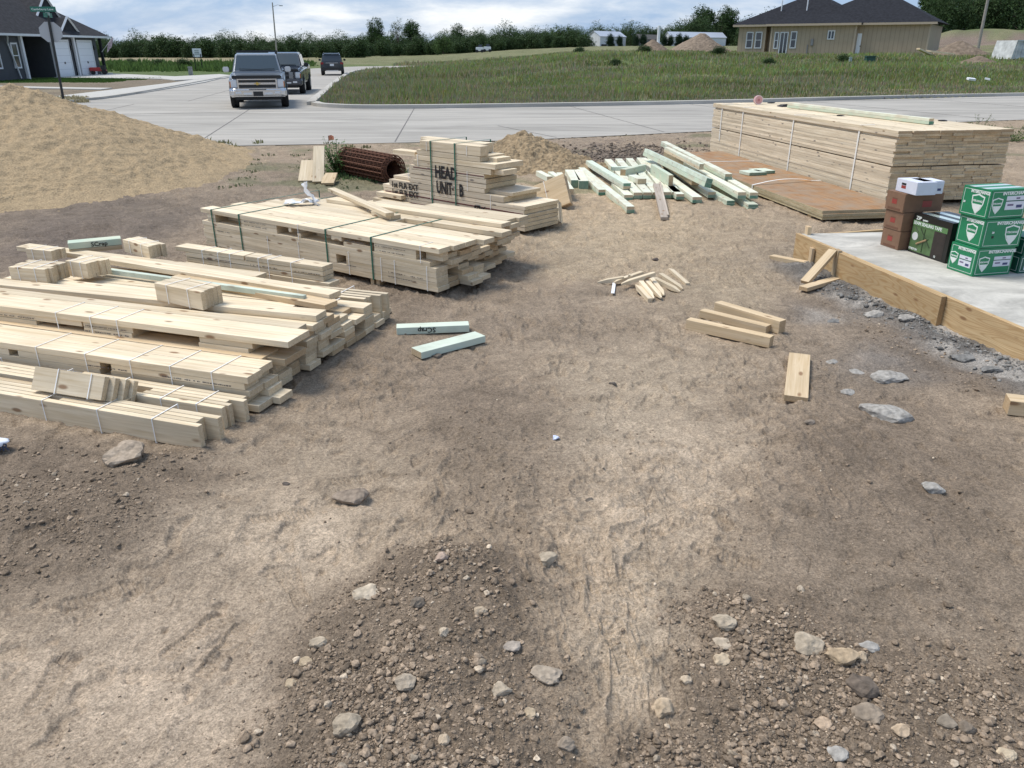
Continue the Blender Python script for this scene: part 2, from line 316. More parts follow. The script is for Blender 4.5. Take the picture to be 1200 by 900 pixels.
BLOBS = [  # (px, py, rx, ry, colour, weight) : patches of differently coloured soil
    (150, 255, 160, 40, (.18, .15, .12), .9), (60, 290, 120, 40, (.17, .14, .115), .9), (330, 215, 90, 30, (.23, .19, .145), .6), (470, 345, 60, 40, (.19, .155, .12), .6), (440, 330, 40, 20, (.16, .13, .10), .6), (420, 420, 90, 34, (.21, .17, .125), .7),
    (560, 470, 120, 55, (.22, .175, .13), .75), (600, 560, 60, 60, (.22, .178, .13), .6), (720, 240, 110, 42, (.48, .375, .25), .9), (760, 280, 140, 40, (.46, .37, .25), .7), (640, 300, 90, 30, (.42, .345, .24), .6), (700, 185, 60, 14, (.16, .13, .11), .8), (760, 185, 40, 10, (.17, .14, .12), .6),
    (620, 385, 150, 34, (.22, .18, .138), .6), (560, 320, 60, 24, (.19, .155, .12), .6), (680, 345, 60, 16, (.25, .205, .155), .5), (900, 300, 90, 18, (.25, .21, .16), .5), (960, 360, 60, 34, (.19, .16, .13), .7), (900, 420, 50, 16, (.25, .205, .155), .5),
    (1000, 500, 150, 90, (.22, .175, .13), .7), (1080, 600, 170, 100, (.215, .17, .125), .75), (960, 620, 90, 60, (.24, .195, .145), .5), (1100, 700, 220, 60, (.24, .195, .145), .6), (1040, 450, 120, 30, (.21, .175, .135), .7),
    (200, 820, 240, 130, (.52, .42, .31), .9), (350, 640, 150, 60, (.50, .405, .295), .9), (300, 540, 110, 50, (.33, .27, .20), .4), (430, 540, 90, 40, (.38, .31, .225), .5), (770, 560, 110, 90, (.51, .415, .305), .9), (745, 760, 62, 110, (.52, .425, .31), .95), (760, 450, 110, 60, (.42, .345, .25), .7), (700, 500, 50, 50, (.40, .33, .24), .5), (840, 340, 70, 30, (.40, .33, .23), .5),
    (640, 160, 260, 8, (.29, .24, .185), .6), (1100, 420, 90, 22, (.21, .205, .195), .8), (1010, 375, 50, 14, (.38, .37, .34), .6), (1150, 445, 60, 14, (.17, .172, .175), .8), (60, 560, 110, 40, (.20, .16, .12), .6), (100, 640, 150, 46, (.21, .168, .125), .6)]
def ground():
    an = np.concatenate([np.linspace(-180, -42, 40)[:-1], np.linspace(-42, -36.6, 30)[:-1], np.linspace(-36.6, 36.6, 960), np.linspace(36.6, 42, 30)[1:], np.linspace(42, 180, 40)[1:-1]])
    pys = np.arange(1120, 166, -1.15); v = (450-pys)/F_PX; rr = (cs+v*sn)*(-CAM_H)/(-sn+v*cs)
    rad = np.concatenate([[.05, .4, .7, .9], rr, np.geomspace(rr[-1]*1.006, 110, 250), np.geomspace(113, 5000, 60)])
    A, Rr = np.meshgrid(np.radians(an), rad); x = (Rr*np.sin(A)).ravel(); y = (Rr*np.cos(A)).ravel()
    na, nr = len(an), len(rad)
    z = height(x, y); px, py = px_of(x, y); front = y > .3
    dl, loose, dark = lot_detail(x, y); rs = poly_sd(ROAD, x, y)
    lot = sstep(.0, 1.2, -rs)*(1-sstep(60, 70, np.hypot(x, y)))
    z = z+dl*np.where(y < 27, sstep(0, .8, -rs), .3*sstep(0, .8, -rs))
    z = np.where(rs > -.02, z*0-.06, np.where(rs > -.25, np.minimum(z, .03), z))
    z = np.where((rs > -.02), -.06+0*z, z)
    # colours
    def c(t): return np.array(t)[None, :]
    col = c((.35, .278, .198))*(1+.28*fbm(x*.9, y*.9, 4, 71)[:, None]+.22*fbm(x*7, y*5, 4, 72)[:, None])
    bx = px+120*fbm(x*1.6, y*1.6, 5, 81, .6); by = py+60*fbm(x*1.6+7, y*1.6, 5, 82, .6)
    for (cx, cy, rx, ry, cc, w) in BLOBS:
        k = np.exp(-(((bx-cx)/rx)**2+((by-cy)/ry)**2))*w*front; k = k[:, None]; col = col*(1-k)+c(cc)*k*(1+.2*fbm(x*8, y*6, 3, 73)[:, None])
    k = np.clip(loose*1.05, 0, .85)[:, None]; col = col*(1-k)+c((.20, .158, .115))*k*(1+.35*fbm(x*20, y*20, 3, 74)[:, None])
    col = col*(1-.85*dark[:, None])
    fd = poly_sd([(2.86, 7.6), (3.22, 5.75), (3.40, 4.6), (3.46, 4.6), (3.28, 5.75), (2.92, 7.6)], x, y)+.10*fbm(x*4, y*4, 4, 133); k = (sstep(-.42, -.10, fd)*.85)[:, None]; gw = sstep(.0, .15, fbm(x*3, y*3, 3, 134))[:, None]; col = col*(1-k)+(c((.15, .148, .14))*(1-gw)+c((.40, .385, .35))*gw)*k
    col = col*c((1.05, 1.025, 1.03))
    # green: field beyond the streets, verges
    az = x/np.maximum(y, 1); far = np.hypot(x, y)
    fx = fbm(x*.10, y*.22, 4, 90); fy = fbm(x*.5, y*.9, 4, 91)
    g = c((.12, .155, .055))*(1+.7*fx[:, None]+.5*fy[:, None]); tan = c((.175, .172, .09))*(1+.4*fy[:, None])
    tw = np.clip(sstep(-.08, .22, fx+.6*fy-.02)+.8*sstep(100, 160, y)*sstep(.42, .30, az), 0, 1)
    fld = g*(1-tw[:, None])+tan*tw[:, None]
    # left-hand fields in strips
    strip = np.where(y < 150, 0, np.where(y < 230, 1, .35)); lf = sstep(-.2, -.28, az); strip = strip+.3*fx
    lfc = c((.10, .135, .05))*(1-strip[:, None])+c((.25, .215, .13))*strip[:, None]
    fld = fld*(1-lf[:, None])+lfc*lf[:, None]
    isf = np.where((y > 27) & (rs < 0), 1.0, 0)*(1-sstep(.0, .8, 0*x))
    leftdirt = (x < -15) & (y < 62) & (y > 15)
    ld = c((.21, .172, .125))*(1+.3*fbm(x*.8, y*.8, 4, 95)[:, None]); lw = (leftdirt*1.0)[:, None]
    fld = fld*(1-lw)+ld*lw
    ls = (sstep(-.3, .3, poly_sd(LAWN, x, y)))[:, None]; fld = fld*(1-ls)+c((.05, .10, .022))*ls*(1+.4*fy[:, None])
    bank = (sstep(80, 92, y)*sstep(.44, .50, az)*(1-sstep(102, 110, y-4*fx)))[:, None]; bank = bank*(1-.8*sstep(-.02, .12, fx+.3*fy))[:, None]; fld = fld*(1-bank)+c((.20, .155, .12))*bank*(1+.6*fy[:, None])
    bare = (sstep(.05, .2, fbm(x*.25, y*.5, 3, 97)-(rs < -7)*.25)*(y < 50))[:, None]*.7; fld = fld*(1-bare)+c((.30, .25, .17))*bare
    col = np.where((isf > .5)[:, None], fld, col)
    # weeds thin over the lot by the street edge, left of the cage roll
    wd = ((y > 12) & (y < 27) & (rs < 0))*sstep(.08, .25, fbm(x*.8, y*1.2, 4, 99)+.22*np.exp(-((px-360)/90)**2-((py-205)/22)**2)); wd = wd[:, None]*.55
    col = col*(1-wd)+c((.13, .15, .075))*wd
    col = np.clip(col, .01, 1)
    co = np.stack([x, y, z], 1).astype(np.float32)
    me = bpy.data.meshes.new('ground'); nv = len(co); me.vertices.add(nv); me.vertices.foreach_set('co', co.ravel())
    i, j = np.meshgrid(np.arange(nr-1), np.arange(na), indexing='ij'); j2 = (j+1) % na
    q = np.stack([i*na+j, i*na+j2, (i+1)*na+j2, (i+1)*na+j], -1).reshape(-1, 4)[:, ::-1]
    nf = len(q); me.loops.add(nf*4); me.loops.foreach_set('vertex_index', q.ravel().astype(np.int32)); me.polygons.add(nf)
    me.polygons.foreach_set('loop_start', np.arange(0, nf*4, 4, dtype=np.int32)); me.update(calc_edges=True)
    me.polygons.foreach_set('use_smooth', np.ones(nf, bool))
    at = me.attributes.new('soil', 'FLOAT_COLOR', 'POINT'); at.data.foreach_set('color', np.concatenate([col, np.ones((nv, 1))], 1).astype(np.float32).ravel())
    o = link('ground', me); tag(o, kind='structure')
    m = bpy.data.materials.new('soil'); m.use_nodes = True; nt = m.node_tree; b = nt.nodes['Principled BSDF']; N = nt.nodes.new; L = nt.links.new
    b.inputs['Roughness'].default_value = .95; b.inputs['Specular IOR Level'].default_value = .15
    a = N('ShaderNodeAttribute'); a.attribute_name = 'soil'; tc = N('ShaderNodeTexCoord')
    n1 = N('ShaderNodeTexNoise'); n1.inputs['Scale'].default_value = 55; n1.inputs['Detail'].default_value = 8; n1.inputs['Roughness'].default_value = .7; L(tc.outputs['Object'], n1.inputs['Vector'])
    n2 = N('ShaderNodeTexNoise'); n2.inputs['Scale'].default_value = 9; n2.inputs['Detail'].default_value = 8; n2.inputs['Roughness'].default_value = .65; n2.inputs['Distortion'].default_value = .8; L(tc.outputs['Object'], n2.inputs['Vector'])
    r1 = N('ShaderNodeMapRange'); r1.inputs[1].default_value = .3; r1.inputs[2].default_value = .7; r1.inputs[3].default_value = .66; r1.inputs[4].default_value = 1.30; L(n1.outputs['Fac'], r1.inputs[0])
    r2 = N('ShaderNodeMapRange'); r2.inputs[1].default_value = .3; r2.inputs[2].default_value = .7; r2.inputs[3].default_value = .80; r2.inputs[4].default_value = 1.18; L(n2.outputs['Fac'], r2.inputs[0])
    vo = N('ShaderNodeTexVoronoi'); vo.inputs['Scale'].default_value = 90; L(tc.outputs['Object'], vo.inputs['Vector'])
    r3 = N('ShaderNodeMapRange'); r3.inputs[1].default_value = .0; r3.inputs[2].default_value = .10; r3.inputs[3].default_value = 1.35; r3.inputs[4].default_value = 1.0; L(vo.outputs['Distance'], r3.inputs[0])
    vc = N('ShaderNodeTexVoronoi'); vc.inputs['Scale'].default_value = 190; L(tc.outputs['Object'], vc.inputs['Vector']); sc_ = N('ShaderNodeSeparateColor'); L(vc.outputs['Color'], sc_.inputs[0])
    r4 = N('ShaderNodeMapRange'); r4.inputs[3].default_value = .74; r4.inputs[4].default_value = 1.26; L(sc_.outputs[0], r4.inputs[0])
    n4 = N('ShaderNodeTexNoise'); n4.inputs['Scale'].default_value = 2.2; n4.inputs['Detail'].default_value = 6; n4.inputs['Roughness'].default_value = .7; n4.inputs['Distortion'].default_value = 1.2; L(tc.outputs['Object'], n4.inputs['Vector'])
    r5 = N('ShaderNodeMapRange'); r5.inputs[1].default_value = .3; r5.inputs[2].default_value = .7; r5.inputs[3].default_value = .80; r5.inputs[4].default_value = 1.2; L(n4.outputs['Fac'], r5.inputs[0])
    m45 = N('ShaderNodeMath'); m45.operation = 'MULTIPLY'; L(r4.outputs[0], m45.inputs[0]); L(r5.outputs[0], m45.inputs[1])
    mu = N('ShaderNodeMath'); mu.operation = 'MULTIPLY'; L(r1.outputs[0], mu.inputs[0]); L(r2.outputs[0], mu.inputs[1])
    mu2 = N('ShaderNodeMath'); mu2.operation = 'MULTIPLY'; L(mu.outputs[0], mu2.inputs[0]); L(r3.outputs[0], mu2.inputs[1])
    mu3 = N('ShaderNodeMath'); mu3.operation = 'MULTIPLY'; L(mu2.outputs[0], mu3.inputs[0]); L(m45.outputs[0], mu3.inputs[1]); mu2 = mu3
    s = N('ShaderNodeVectorMath'); s.operation = 'SCALE'; L(a.outputs['Color'], s.inputs[0]); L(mu2.outputs[0], s.inputs['Scale']); L(s.outputs[0], b.inputs['Base Color'])
    bp0 = N('ShaderNodeBump'); bp0.inputs['Distance'].default_value = .0035; L(sc_.outputs[0], bp0.inputs['Height'])
    bp = N('ShaderNodeBump'); bp.inputs['Distance'].default_value = .012; bp.inputs['Strength'].default_value = 1; L(bp0.outputs[0], bp.inputs['Normal']); L(n1.outputs['Fac'], bp.inputs['Height'])
    bp2 = N('ShaderNodeBump'); bp2.inputs['Distance'].default_value = .034; bp2.inputs['Strength'].default_value = .8; L(n2.outputs['Fac'], bp2.inputs['Height']); L(bp.outputs[0], bp2.inputs['Normal']); L(bp2.outputs[0], b.inputs['Normal'])
    me.materials.append(m)
ground()

# ------------------------------------------------------------------ streets, kerbs, walks
def concrete(name, col, dark=.16, iso=False):
    m = bpy.data.materials.new(name); m.use_nodes = True; nt = m.node_tree; b = nt.nodes['Principled BSDF']; N = nt.nodes.new; L = nt.links.new
    b.inputs['Roughness'].default_value = .85; b.inputs['Specular IOR Level'].default_value = .3; tc = N('ShaderNodeTexCoord')
    mp = N('ShaderNodeMapping'); mp.inputs['Rotation'].default_value = (0, 0, R(-15.2)); mp.inputs['Scale'].default_value = (.9, 1.6, 1) if iso else (.13, .8, 1); L(tc.outputs['Object'], mp.inputs['Vector'])
    n1 = N('ShaderNodeTexNoise'); n1.inputs['Scale'].default_value = 1.4; n1.inputs['Detail'].default_value = 7; n1.inputs['Roughness'].default_value = .65; n1.inputs['Distortion'].default_value = 1.0; L(mp.outputs[0], n1.inputs['Vector'])
    n2 = N('ShaderNodeTexNoise'); n2.inputs['Scale'].default_value = 30; n2.inputs['Detail'].default_value = 5; L(tc.outputs['Object'], n2.inputs['Vector'])
    r1 = N('ShaderNodeMapRange'); r1.inputs[1].default_value = .32; r1.inputs[2].default_value = .68; r1.inputs[3].default_value = 1-dark; r1.inputs[4].default_value = 1+dark; L(n1.outputs['Fac'], r1.inputs[0])
    r2 = N('ShaderNodeMapRange'); r2.inputs[3].default_value = .86; r2.inputs[4].default_value = 1.12; L(n2.outputs['Fac'], r2.inputs[0])
    mu = N('ShaderNodeMath'); mu.operation = 'MULTIPLY'; L(r1.outputs[0], mu.inputs[0]); L(r2.outputs[0], mu.inputs[1])
    s = N('ShaderNodeVectorMath'); s.operation = 'SCALE'; s.inputs[0].default_value = col; L(mu.outputs[0], s.inputs['Scale']); L(s.outputs[0], b.inputs['Base Color'])
    bp = N('ShaderNodeBump'); bp.inputs['Distance'].default_value = .002; L(n2.outputs['Fac'], bp.inputs['Height']); L(bp.outputs[0], b.inputs['Normal'])
    return m
M_road = concrete('street_concrete', (.35, .328, .292), .26); M_walk = concrete('walk_concrete', (.46, .445, .41), .06); M_kerb = concrete('kerb_concrete', (.44, .42, .38), .12)
def sheet(name, P, z, m, kind='structure', th=0):
    bm = bmesh.new(); v = [bm.verts.new((x, y, z)) for x, y in P]; f = bm.faces.new(v)
    if f.normal.z < 0: f.normal_flip()
    if th:
        r = bmesh.ops.extrude_face_region(bm, geom=[f]); bmesh.ops.translate(bm, vec=(0, 0, -th), verts=[g for g in r['geom'] if isinstance(g, bmesh.types.BMVert)])
        bmesh.ops.recalc_face_normals(bm, faces=bm.faces)
    bmesh.ops.triangulate(bm, faces=bm.faces[:]); o = bmo(name, bm, m); tag(o, kind=kind); return o
sheet('road', ROAD, .004, M_road)
def strip_path(name, P, w, z0, z1, m, kind='structure'):
    bm = bmesh.new(); ring = []
    for i, p in enumerate(P):
        a = Vector(P[max(i-1, 0)]); b_ = Vector(P[min(i+1, len(P)-1)]); t = (b_-a).normalized(); n = Vector((-t.y, t.x)); p = Vector(p)
        ring.append([bm.verts.new((*(p+n*s*w/2), z)) for s, z in ((-1, z0), (-1, z1), (1, z1), (1, z0))])
    for A, B in zip(ring[:-1], ring[1:]):
        for k in range(3): bm.faces.new((A[k], A[k+1], B[k+1], B[k]))
    bmesh.ops.recalc_face_normals(bm, faces=bm.faces); return tag(bmo(name, bm, m), kind=kind)
def arc(P, n=6):                        # smooth a polyline (Catmull-Rom)
    out = []; P = [Vector(p) for p in P]
    for i in range(len(P)-1):
        p0, p1, p2, p3 = P[max(i-1, 0)], P[i], P[i+1], P[min(i+2, len(P)-1)]
        for k in range(n):
            t = k/n; out.append(tuple(.5*((2*p1)+(p2-p0)*t+(2*p0-5*p1+4*p2-p3)*t*t+(3*p1-p0-3*p2+p3)*t**3)))
    return out+[tuple(P[-1])]
strip_path('kerb', arc([(84, 55.5), (26, 39.9), (8.0, 33.5), (0.5, 31.5), (-4.6, 30.6), (-6.6, 31.1), (-7.7, 32.6), (-8.6, 37), (-14.5, 75), (-15.0, 88), (-12, 98), (-2, 108), (40, 118)]), .34, -.02, .13, M_kerb)
strip_path('kerb', arc([(-70, 18), (-22.5, 32.3), (-19.0, 35.0), (-18.4, 40.5), (-23.6, 75), (-24.0, 92)]), .3, -.02, .10, M_kerb)
M_joint = mat('joint_dark', (.15, .14, .13), .9)
for a, b_ in (((-7.2, 18.4), (-9.5, 30)), ((-2.75, 19.2), (-3.6, 30.6)), ((1.1, 20.2), (-.4, 23.4)), ((4.0, 21.6), (2.2, 31.8)), ((-25, 24.5), (60, 47.6)), ((9.5, 24.0), (7.0, 33.2)), ((15, 25.6), (12.4, 35)), ((20.5, 27.4), (18, 37)), ((-12.5, 17), (-15, 33)), ((-13.6, 35), (-19.2, 72))):
    strip_path('road_joint', [a, on_line(a, b_, .5), b_], .03, .006, .0085, M_joint)
# walk from the street towards the left-hand house, driveway, second walk
sheet('sidewalk', GP([(50, 120), (100, 118), (170, 109), (240, 97), (262, 91.5), (245, 91.5), (200, 98), (120, 107.5), (40, 117)]), .05, M_walk, th=.1)
sheet('driveway', GP([(62, 91.6), (112, 88.0), (135, 87.0), (205, 90.3), (258, 87.6), (276, 89.5), (262, 92.5), (205, 95.0), (190, 93.2), (100, 92)]), .06, M_walk, th=.1)
sheet('footpath', GP([(-40, 101.5), (0, 103), (70, 104.6), (118, 105.6), (132, 103.9), (60, 102.8), (0, 101.3), (-40, 99.8)]), .045, M_walk, th=.1)

# ------------------------------------------------------------------ gravel and clods (nobody could count them) + named rocks
M_clod = mat('clod', (.27, .22, .17), .95, noise=.3, nscale=40, bump=.004, bscale=90, spec=.15)
def ico(sub, seed, squash=.7, rough=.3, cuts_n=13, lo=.35):
    r = random.Random(seed); bm = bmesh.new(); bmesh.ops.create_icosphere(bm, subdivisions=sub, radius=1)
    cuts = [(Vector((r.gauss(0, 1), r.gauss(0, 1), r.gauss(0, 1))).normalized(), r.uniform(lo, .85)) for _ in range(cuts_n)]
    for v in bm.verts:
        v.co *= 1+r.uniform(-rough, rough)*.35
        for n, d in cuts:
            k = v.co.dot(n)
            if k > d: v.co -= n*(k-d)*.9
        v.co.z *= squash
    co = np.array([v.co[:] for v in bm.verts]); fa = np.array([[v.index for v in f.verts] for f in bm.faces]); bm.free(); return co, fa
def scatter_mesh(name, protos, pts, sizes, cols, m):
    cos, fas, cc, base = [], [], [], 0; P = np.array(pts, float); S_ = np.array(sizes, float); cols = np.array(cols, float); K = len(protos)
    for j, (co, fa) in enumerate(protos):
        p_, s_, c_ = P[j::K], S_[j::K], cols[j::K]; n = len(p_)
        if not n: continue
        an = rng.uniform(0, 6.28, n)[:, None]; st = rng.uniform(.7, 1.3, n)[:, None]; q = co[None]*s_[:, None, None]
        X = q[..., 0]*st*np.cos(an)-q[..., 1]*np.sin(an); Y = q[..., 0]*st*np.sin(an)+q[..., 1]*np.cos(an)
        cos.append(np.stack([X+p_[:, :1], Y+p_[:, 1:2], q[..., 2]+p_[:, 2:3]], -1).reshape(-1, 3)); fas.append((fa[None]+(np.arange(n)*len(co))[:, None, None]+base).reshape(-1, fa.shape[1])); cc.append(np.repeat(c_, len(co), 0)); base += n*len(co)
    co = np.concatenate(cos).astype(np.float32); fa = np.concatenate(fas).astype(np.int32); cc = np.concatenate(cc)
    me = bpy.data.meshes.new(name); me.vertices.add(len(co)); me.vertices.foreach_set('co', co.ravel()); me.loops.add(fa.size); me.loops.foreach_set('vertex_index', fa.ravel())
    me.polygons.add(len(fa)); me.polygons.foreach_set('loop_start', np.arange(0, fa.size, fa.shape[1], dtype=np.int32)); me.update(calc_edges=True)
    at = me.attributes.new('tint', 'FLOAT_COLOR', 'POINT'); at.data.foreach_set('color', np.concatenate([cc, np.ones((len(cc), 1))], 1).astype(np.float32).ravel())
    return link(name, me, None, m)
def tint_mat(name, rough=.95, bump=.003, bscale=120, transl=0, noise=.35):
    m = bpy.data.materials.new(name); m.use_nodes = True; nt = m.node_tree; b = nt.nodes['Principled BSDF']; N = nt.nodes.new; L = nt.links.new
    b.inputs['Roughness'].default_value = rough; b.inputs['Specular IOR Level'].default_value = .15; a = N('ShaderNodeAttribute'); a.attribute_name = 'tint'
    tc = N('ShaderNodeTexCoord'); n = N('ShaderNodeTexNoise'); n.inputs['Scale'].default_value = bscale; n.inputs['Detail'].default_value = 4; L(tc.outputs['Object'], n.inputs['Vector'])
    r = N('ShaderNodeMapRange'); r.inputs[1].default_value = .3; r.inputs[2].default_value = .7; r.inputs[3].default_value = 1-noise; r.inputs[4].default_value = 1+noise; L(n.outputs['Fac'], r.inputs[0])
    s = N('ShaderNodeVectorMath'); s.operation = 'SCALE'; L(a.outputs['Color'], s.inputs[0]); L(r.outputs[0], s.inputs['Scale']); L(s.outputs[0], b.inputs['Base Color'])
    if bump:
        bp = N('ShaderNodeBump'); bp.inputs['Distance'].default_value = bump; L(n.outputs['Fac'], bp.inputs['Height']); L(bp.outputs[0], b.inputs['Normal'])
    if transl:
        tr = N('ShaderNodeBsdfTranslucent'); L(s.outputs[0], tr.inputs['Color']); mx = N('ShaderNodeMixShader'); mx.inputs[0].default_value = transl
        L(b.outputs[0], mx.inputs[1]); L(tr.outputs[0], mx.inputs[2]); L(mx.outputs[0], nt.nodes['Material Output'].inputs[0])
    return m
M_grit = tint_mat('grit')
def gravel():
    n = 260000; px = rng.uniform(-60, 1260, n); py = 250+(980-250)*rng.uniform(0, 1, n)**.75
    P = [G(a, b) for a, b in zip(px, py)]; x = np.array([p[0] for p in P]); y = np.array([p[1] for p in P])
    z, loose, _ = lot_detail(x, y); dens = loose**1.7*.85*(.35+1.4*sstep(-.12, .16, fbm(x*3, y*3, 3, 121)))+.010+.03*sstep(.08, .25, fbm(x*1.5, y*1.5, 3, 120))
    # perspective: samples even over the picture, thin them where the ground is near so stones per m2 stay sensible
    keep = rng.uniform(0, 1, n) < dens
    x, y, z, loose, py_ = x[keep], y[keep], z[keep], loose[keep], py[keep]; k = len(x)
    s = np.exp(rng.normal(math.log(.0018), .78, k))*(1+.35*loose); far = y > 4.5; s[far] *= 1.3; s = np.clip(s, .0011, .019); s = np.where(loose < .3, np.minimum(s, .009), s)
    b = rng.uniform(.6, 1.5, k)[:, None]; w = (rng.uniform(0, 1, k) < .05)[:, None]
    col = np.where(w, np.array([[.42, .345, .26]]), np.array([[.245, .188, .136]]))*b
    big = s > .0075; mid = (s > .0035) & ~big
    for nm, msk, sub in (('gravel', big, 3), ('gravel', mid, 2), ('gravel', ~big & ~mid, 1)):
        pr = [ico(sub, 100+i, .66, .8) for i in range(14)]; idx = np.where(msk)[0]
        o = scatter_mesh(nm, pr, [(x[i], y[i], z[i]+s[i]*.25) for i in idx], s[idx], col[idx], M_grit); tag(o, kind='stuff')
gravel()
def rock(px, py, wpx, label, name='rock', col=(.33, .27, .21), cat='rock', squash=.6, stretch=1.25, group=None, ang=None):
    x, y = G(px, py); d = y*cs+CAM_H*sn; s = wpx/F_PX*d/2/1.1
    co, fa = ico(3, int(px*7+py), max(squash, .45), .12, 8, .55); rr_ = random.Random(px)
    a = rr_.uniform(-.5, .5) if ang is None else R(ang); X = co[:, 0]*s*stretch/1.1; Y = co[:, 1]*s; f = 1+.38*fbm(co[:, 0]*3, co[:, 1]*3+co[:, 2]*3, 3, int(px))
    co = np.stack([(X*math.cos(a)-Y*math.sin(a))*f, (X*math.sin(a)+Y*math.cos(a))*f, co[:, 2]*s*f], 1)
    me = bpy.data.meshes.new(name); me.from_pydata(co.tolist(), [], fa.tolist())
    m = mat('rock_%d' % (int(col[0]*1000)*1000+int(col[2]*1000)), col, .95, noise=.35, nscale=35, bump=.006, bscale=55, spec=.15)
    o = link(name, me, None, m); o.location = (x, y, lot_z(x, y)+s*squash*.32); return tag(o, label, cat, group)
LT = (.38, .315, .235)
ROCKS = [(412, 587, 42, 'brown dirt clod lying alone on pale dust right of the dark mound', (.25, .20, .155), .55),
 (642, 665, 27, 'pale crumbly clod at the top right edge of the centre gravel heap', LT, .75), (847, 740, 33, 'oval pale stone at the top left of the right hand gravel patch', LT, .5),
 (845, 762, 24, 'tan stone just below the oval pale stone', (.40, .33, .25), .5), (843, 779, 25, 'white flat topped stone below two tan stones', (.58, .53, .45), .6), (778, 835, 32, 'whitish rock on the pale dust left of the right gravel patch', (.55, .49, .41), .75),
 (804, 803, 15, 'small split white pebble left of the right gravel patch', (.62, .57, .5), .6), (945, 764, 40, 'long tan stone in the middle of the right gravel patch', LT, .45), (985, 778, 36, 'pale broken slab beside the long tan stone', (.47, .41, .33), .45),
 (1011, 812, 38, 'round dark dirt clod in the right gravel patch', (.15, .12, .095), .85), (1008, 776, 18, 'light round stone above the round dark clod', (.5, .45, .38), .7), (1016, 842, 36, 'flat brown clod below the round dark clod', (.26, .21, .16), .4),
 (963, 850, 25, 'pinkish white stone below centre of the right gravel patch', (.56, .48, .41), .5), (1053, 866, 22, 'angular pale stone low in the right gravel patch', (.55, .48, .40), .6), (1108, 853, 26, 'dull brown clod right of the angular pale stone', (.24, .20, .155), .5),
 (1132, 860, 22, 'small dark clod near the bottom right corner', (.19, .155, .12), .6), (490, 730, 19, 'round dark clod at the top of the centre gravel heap', (.19, .155, .12), .8), (563, 741, 17, 'small whitish stone high on the centre gravel heap', (.56, .51, .44), .6),
 (521, 770, 15, 'round white pebble in the middle of the centre gravel heap', (.6, .56, .5), .75), (600, 775, 22, 'smooth grey brown stone right of the round white pebble', (.36, .31, .26), .6), (478, 822, 28, 'tan lump left of centre in the gravel heap', (.36, .30, .23), .6),
 (408, 868, 38, 'large pale clod at the lower left of the centre gravel heap', LT, .75), (522, 884, 16, 'whitish stone at the bottom edge of the heap', (.58, .53, .46), .9), (586, 827, 28, 'flat tan slab of dirt in the lower heap', LT, .3), (640, 803, 38, 'tan lump on the right side of the centre heap', (.35, .29, .225), .5),
 (376, 766, 24, 'light stone at the left edge of the centre heap', LT, .6), (360, 785, 18, 'pale flat chip below the left edge stone', (.5, .45, .37), .35), (342, 808, 15, 'small whitish stone on the far left of the heap', (.52, .47, .39), .6),
 (430, 706, 34, 'pale crust of dirt at the upper left of the centre heap', (.45, .38, .29), .3), (518, 680, 18, 'pinkish clod near the top of the centre heap', (.42, .32, .25), .6), (662, 886, 22, 'brown lump at the bottom right of the heap', (.27, .22, .17), .7),
 (622, 852, 17, 'whitish pebble on the lower right of the heap', (.53, .48, .40), .7), (150, 545, 52, 'big tan lump of dirt in front of the nearest lumber bundle', (.36, .29, .22), .55), (335, 568, 9, 'small dark pebble alone on pale dust', (.12, .10, .085), .6),
 (691, 586, 10, 'dark pebble beside a twig on pale dust', (.14, .12, .1), .6), (948, 500, 12, 'brown pebble below the lone flat board', (.24, .2, .16), .6), (1178, 888, 22, 'white sliver of stone at the bottom right corner', (.6, .56, .48), .3)]
ROCKS = [(a_, b_, c_, d_, tuple(q*f for q, f in zip(e_, (.80, .70, .58))) if min(e_) > .3 else e_, f_) for a_, b_, c_, d_, e_, f_ in ROCKS]
for (px, py, w, lab, col, sq) in ROCKS: rock(px, py, w, lab, col=col, squash=sq)
GC = (.33, .31, .28)
for (px, py, w, lab, sq, st) in [(1040, 488, 56, 'flat slab of broken grey concrete lying in the dirt, the largest piece', .22, 1.5), (1041, 446, 36, 'long grey concrete crumb below the form boards', .3, 1.6), (1003, 437, 22, 'pale concrete crumb left of the long one', .35, 1.3),
        (1092, 579, 28, 'lone light grey concrete chunk on the brown dirt at right', .5, 1.2), (992, 463, 17, 'small pale concrete chip left of the broken slab', .3, 1.6), (978, 377, 16, 'dark grey chip under the triangular brace', .35, 1.6),
        (975, 425, 14, 'tiny pale concrete chip above the broken slab', .5, 1.2), (1025, 372, 22, 'grey lump of spilled concrete against the form board', .5, 1.3), (1060, 382, 18, 'grey concrete lump second from the form joint', .5, 1.3), (1128, 425, 26, 'dark grey concrete lump near the form joint', .45, 1.3), (1160, 440, 22, 'dark grey concrete lump at the right end of the spill', .45, 1.3), (980, 888, 24, 'bluish white concrete chip at the bottom edge', .4, 1.3), (1018, 762, 22, 'bluish grey concrete chip behind the round clod', .35, 1.6)]:
    rock(px, py, w, lab, 'concrete_chunk', GC if 'dark' not in lab else (.19, .185, .175), 'concrete chunk', sq, st)
# low ridge of spilled grey concrete at the foot of the forms
def spill():
    pts, ss, cc = [], [], []
    for i in range(1500):
        t = random.random(); a = on_line((2.98, 7.2), (3.5, 4.6), t); o_ = -abs(random.gauss(0, .13))-.02; x = a[0]+o_; y = a[1]+random.gauss(0, .05)
        s = math.exp(random.gauss(math.log(.0055), .7)); pts.append((x, y, lot_z(x, y)+s*.15)); ss.append(min(s, .032)); g = random.uniform(.12, .27); cc.append((g, g*.97, g*.91))
    tag(scatter_mesh('concrete_rubble', [ico(2, 300+i, .7, .3) for i in range(12)], pts, ss, np.array(cc), M_grit), kind='stuff')
spill()

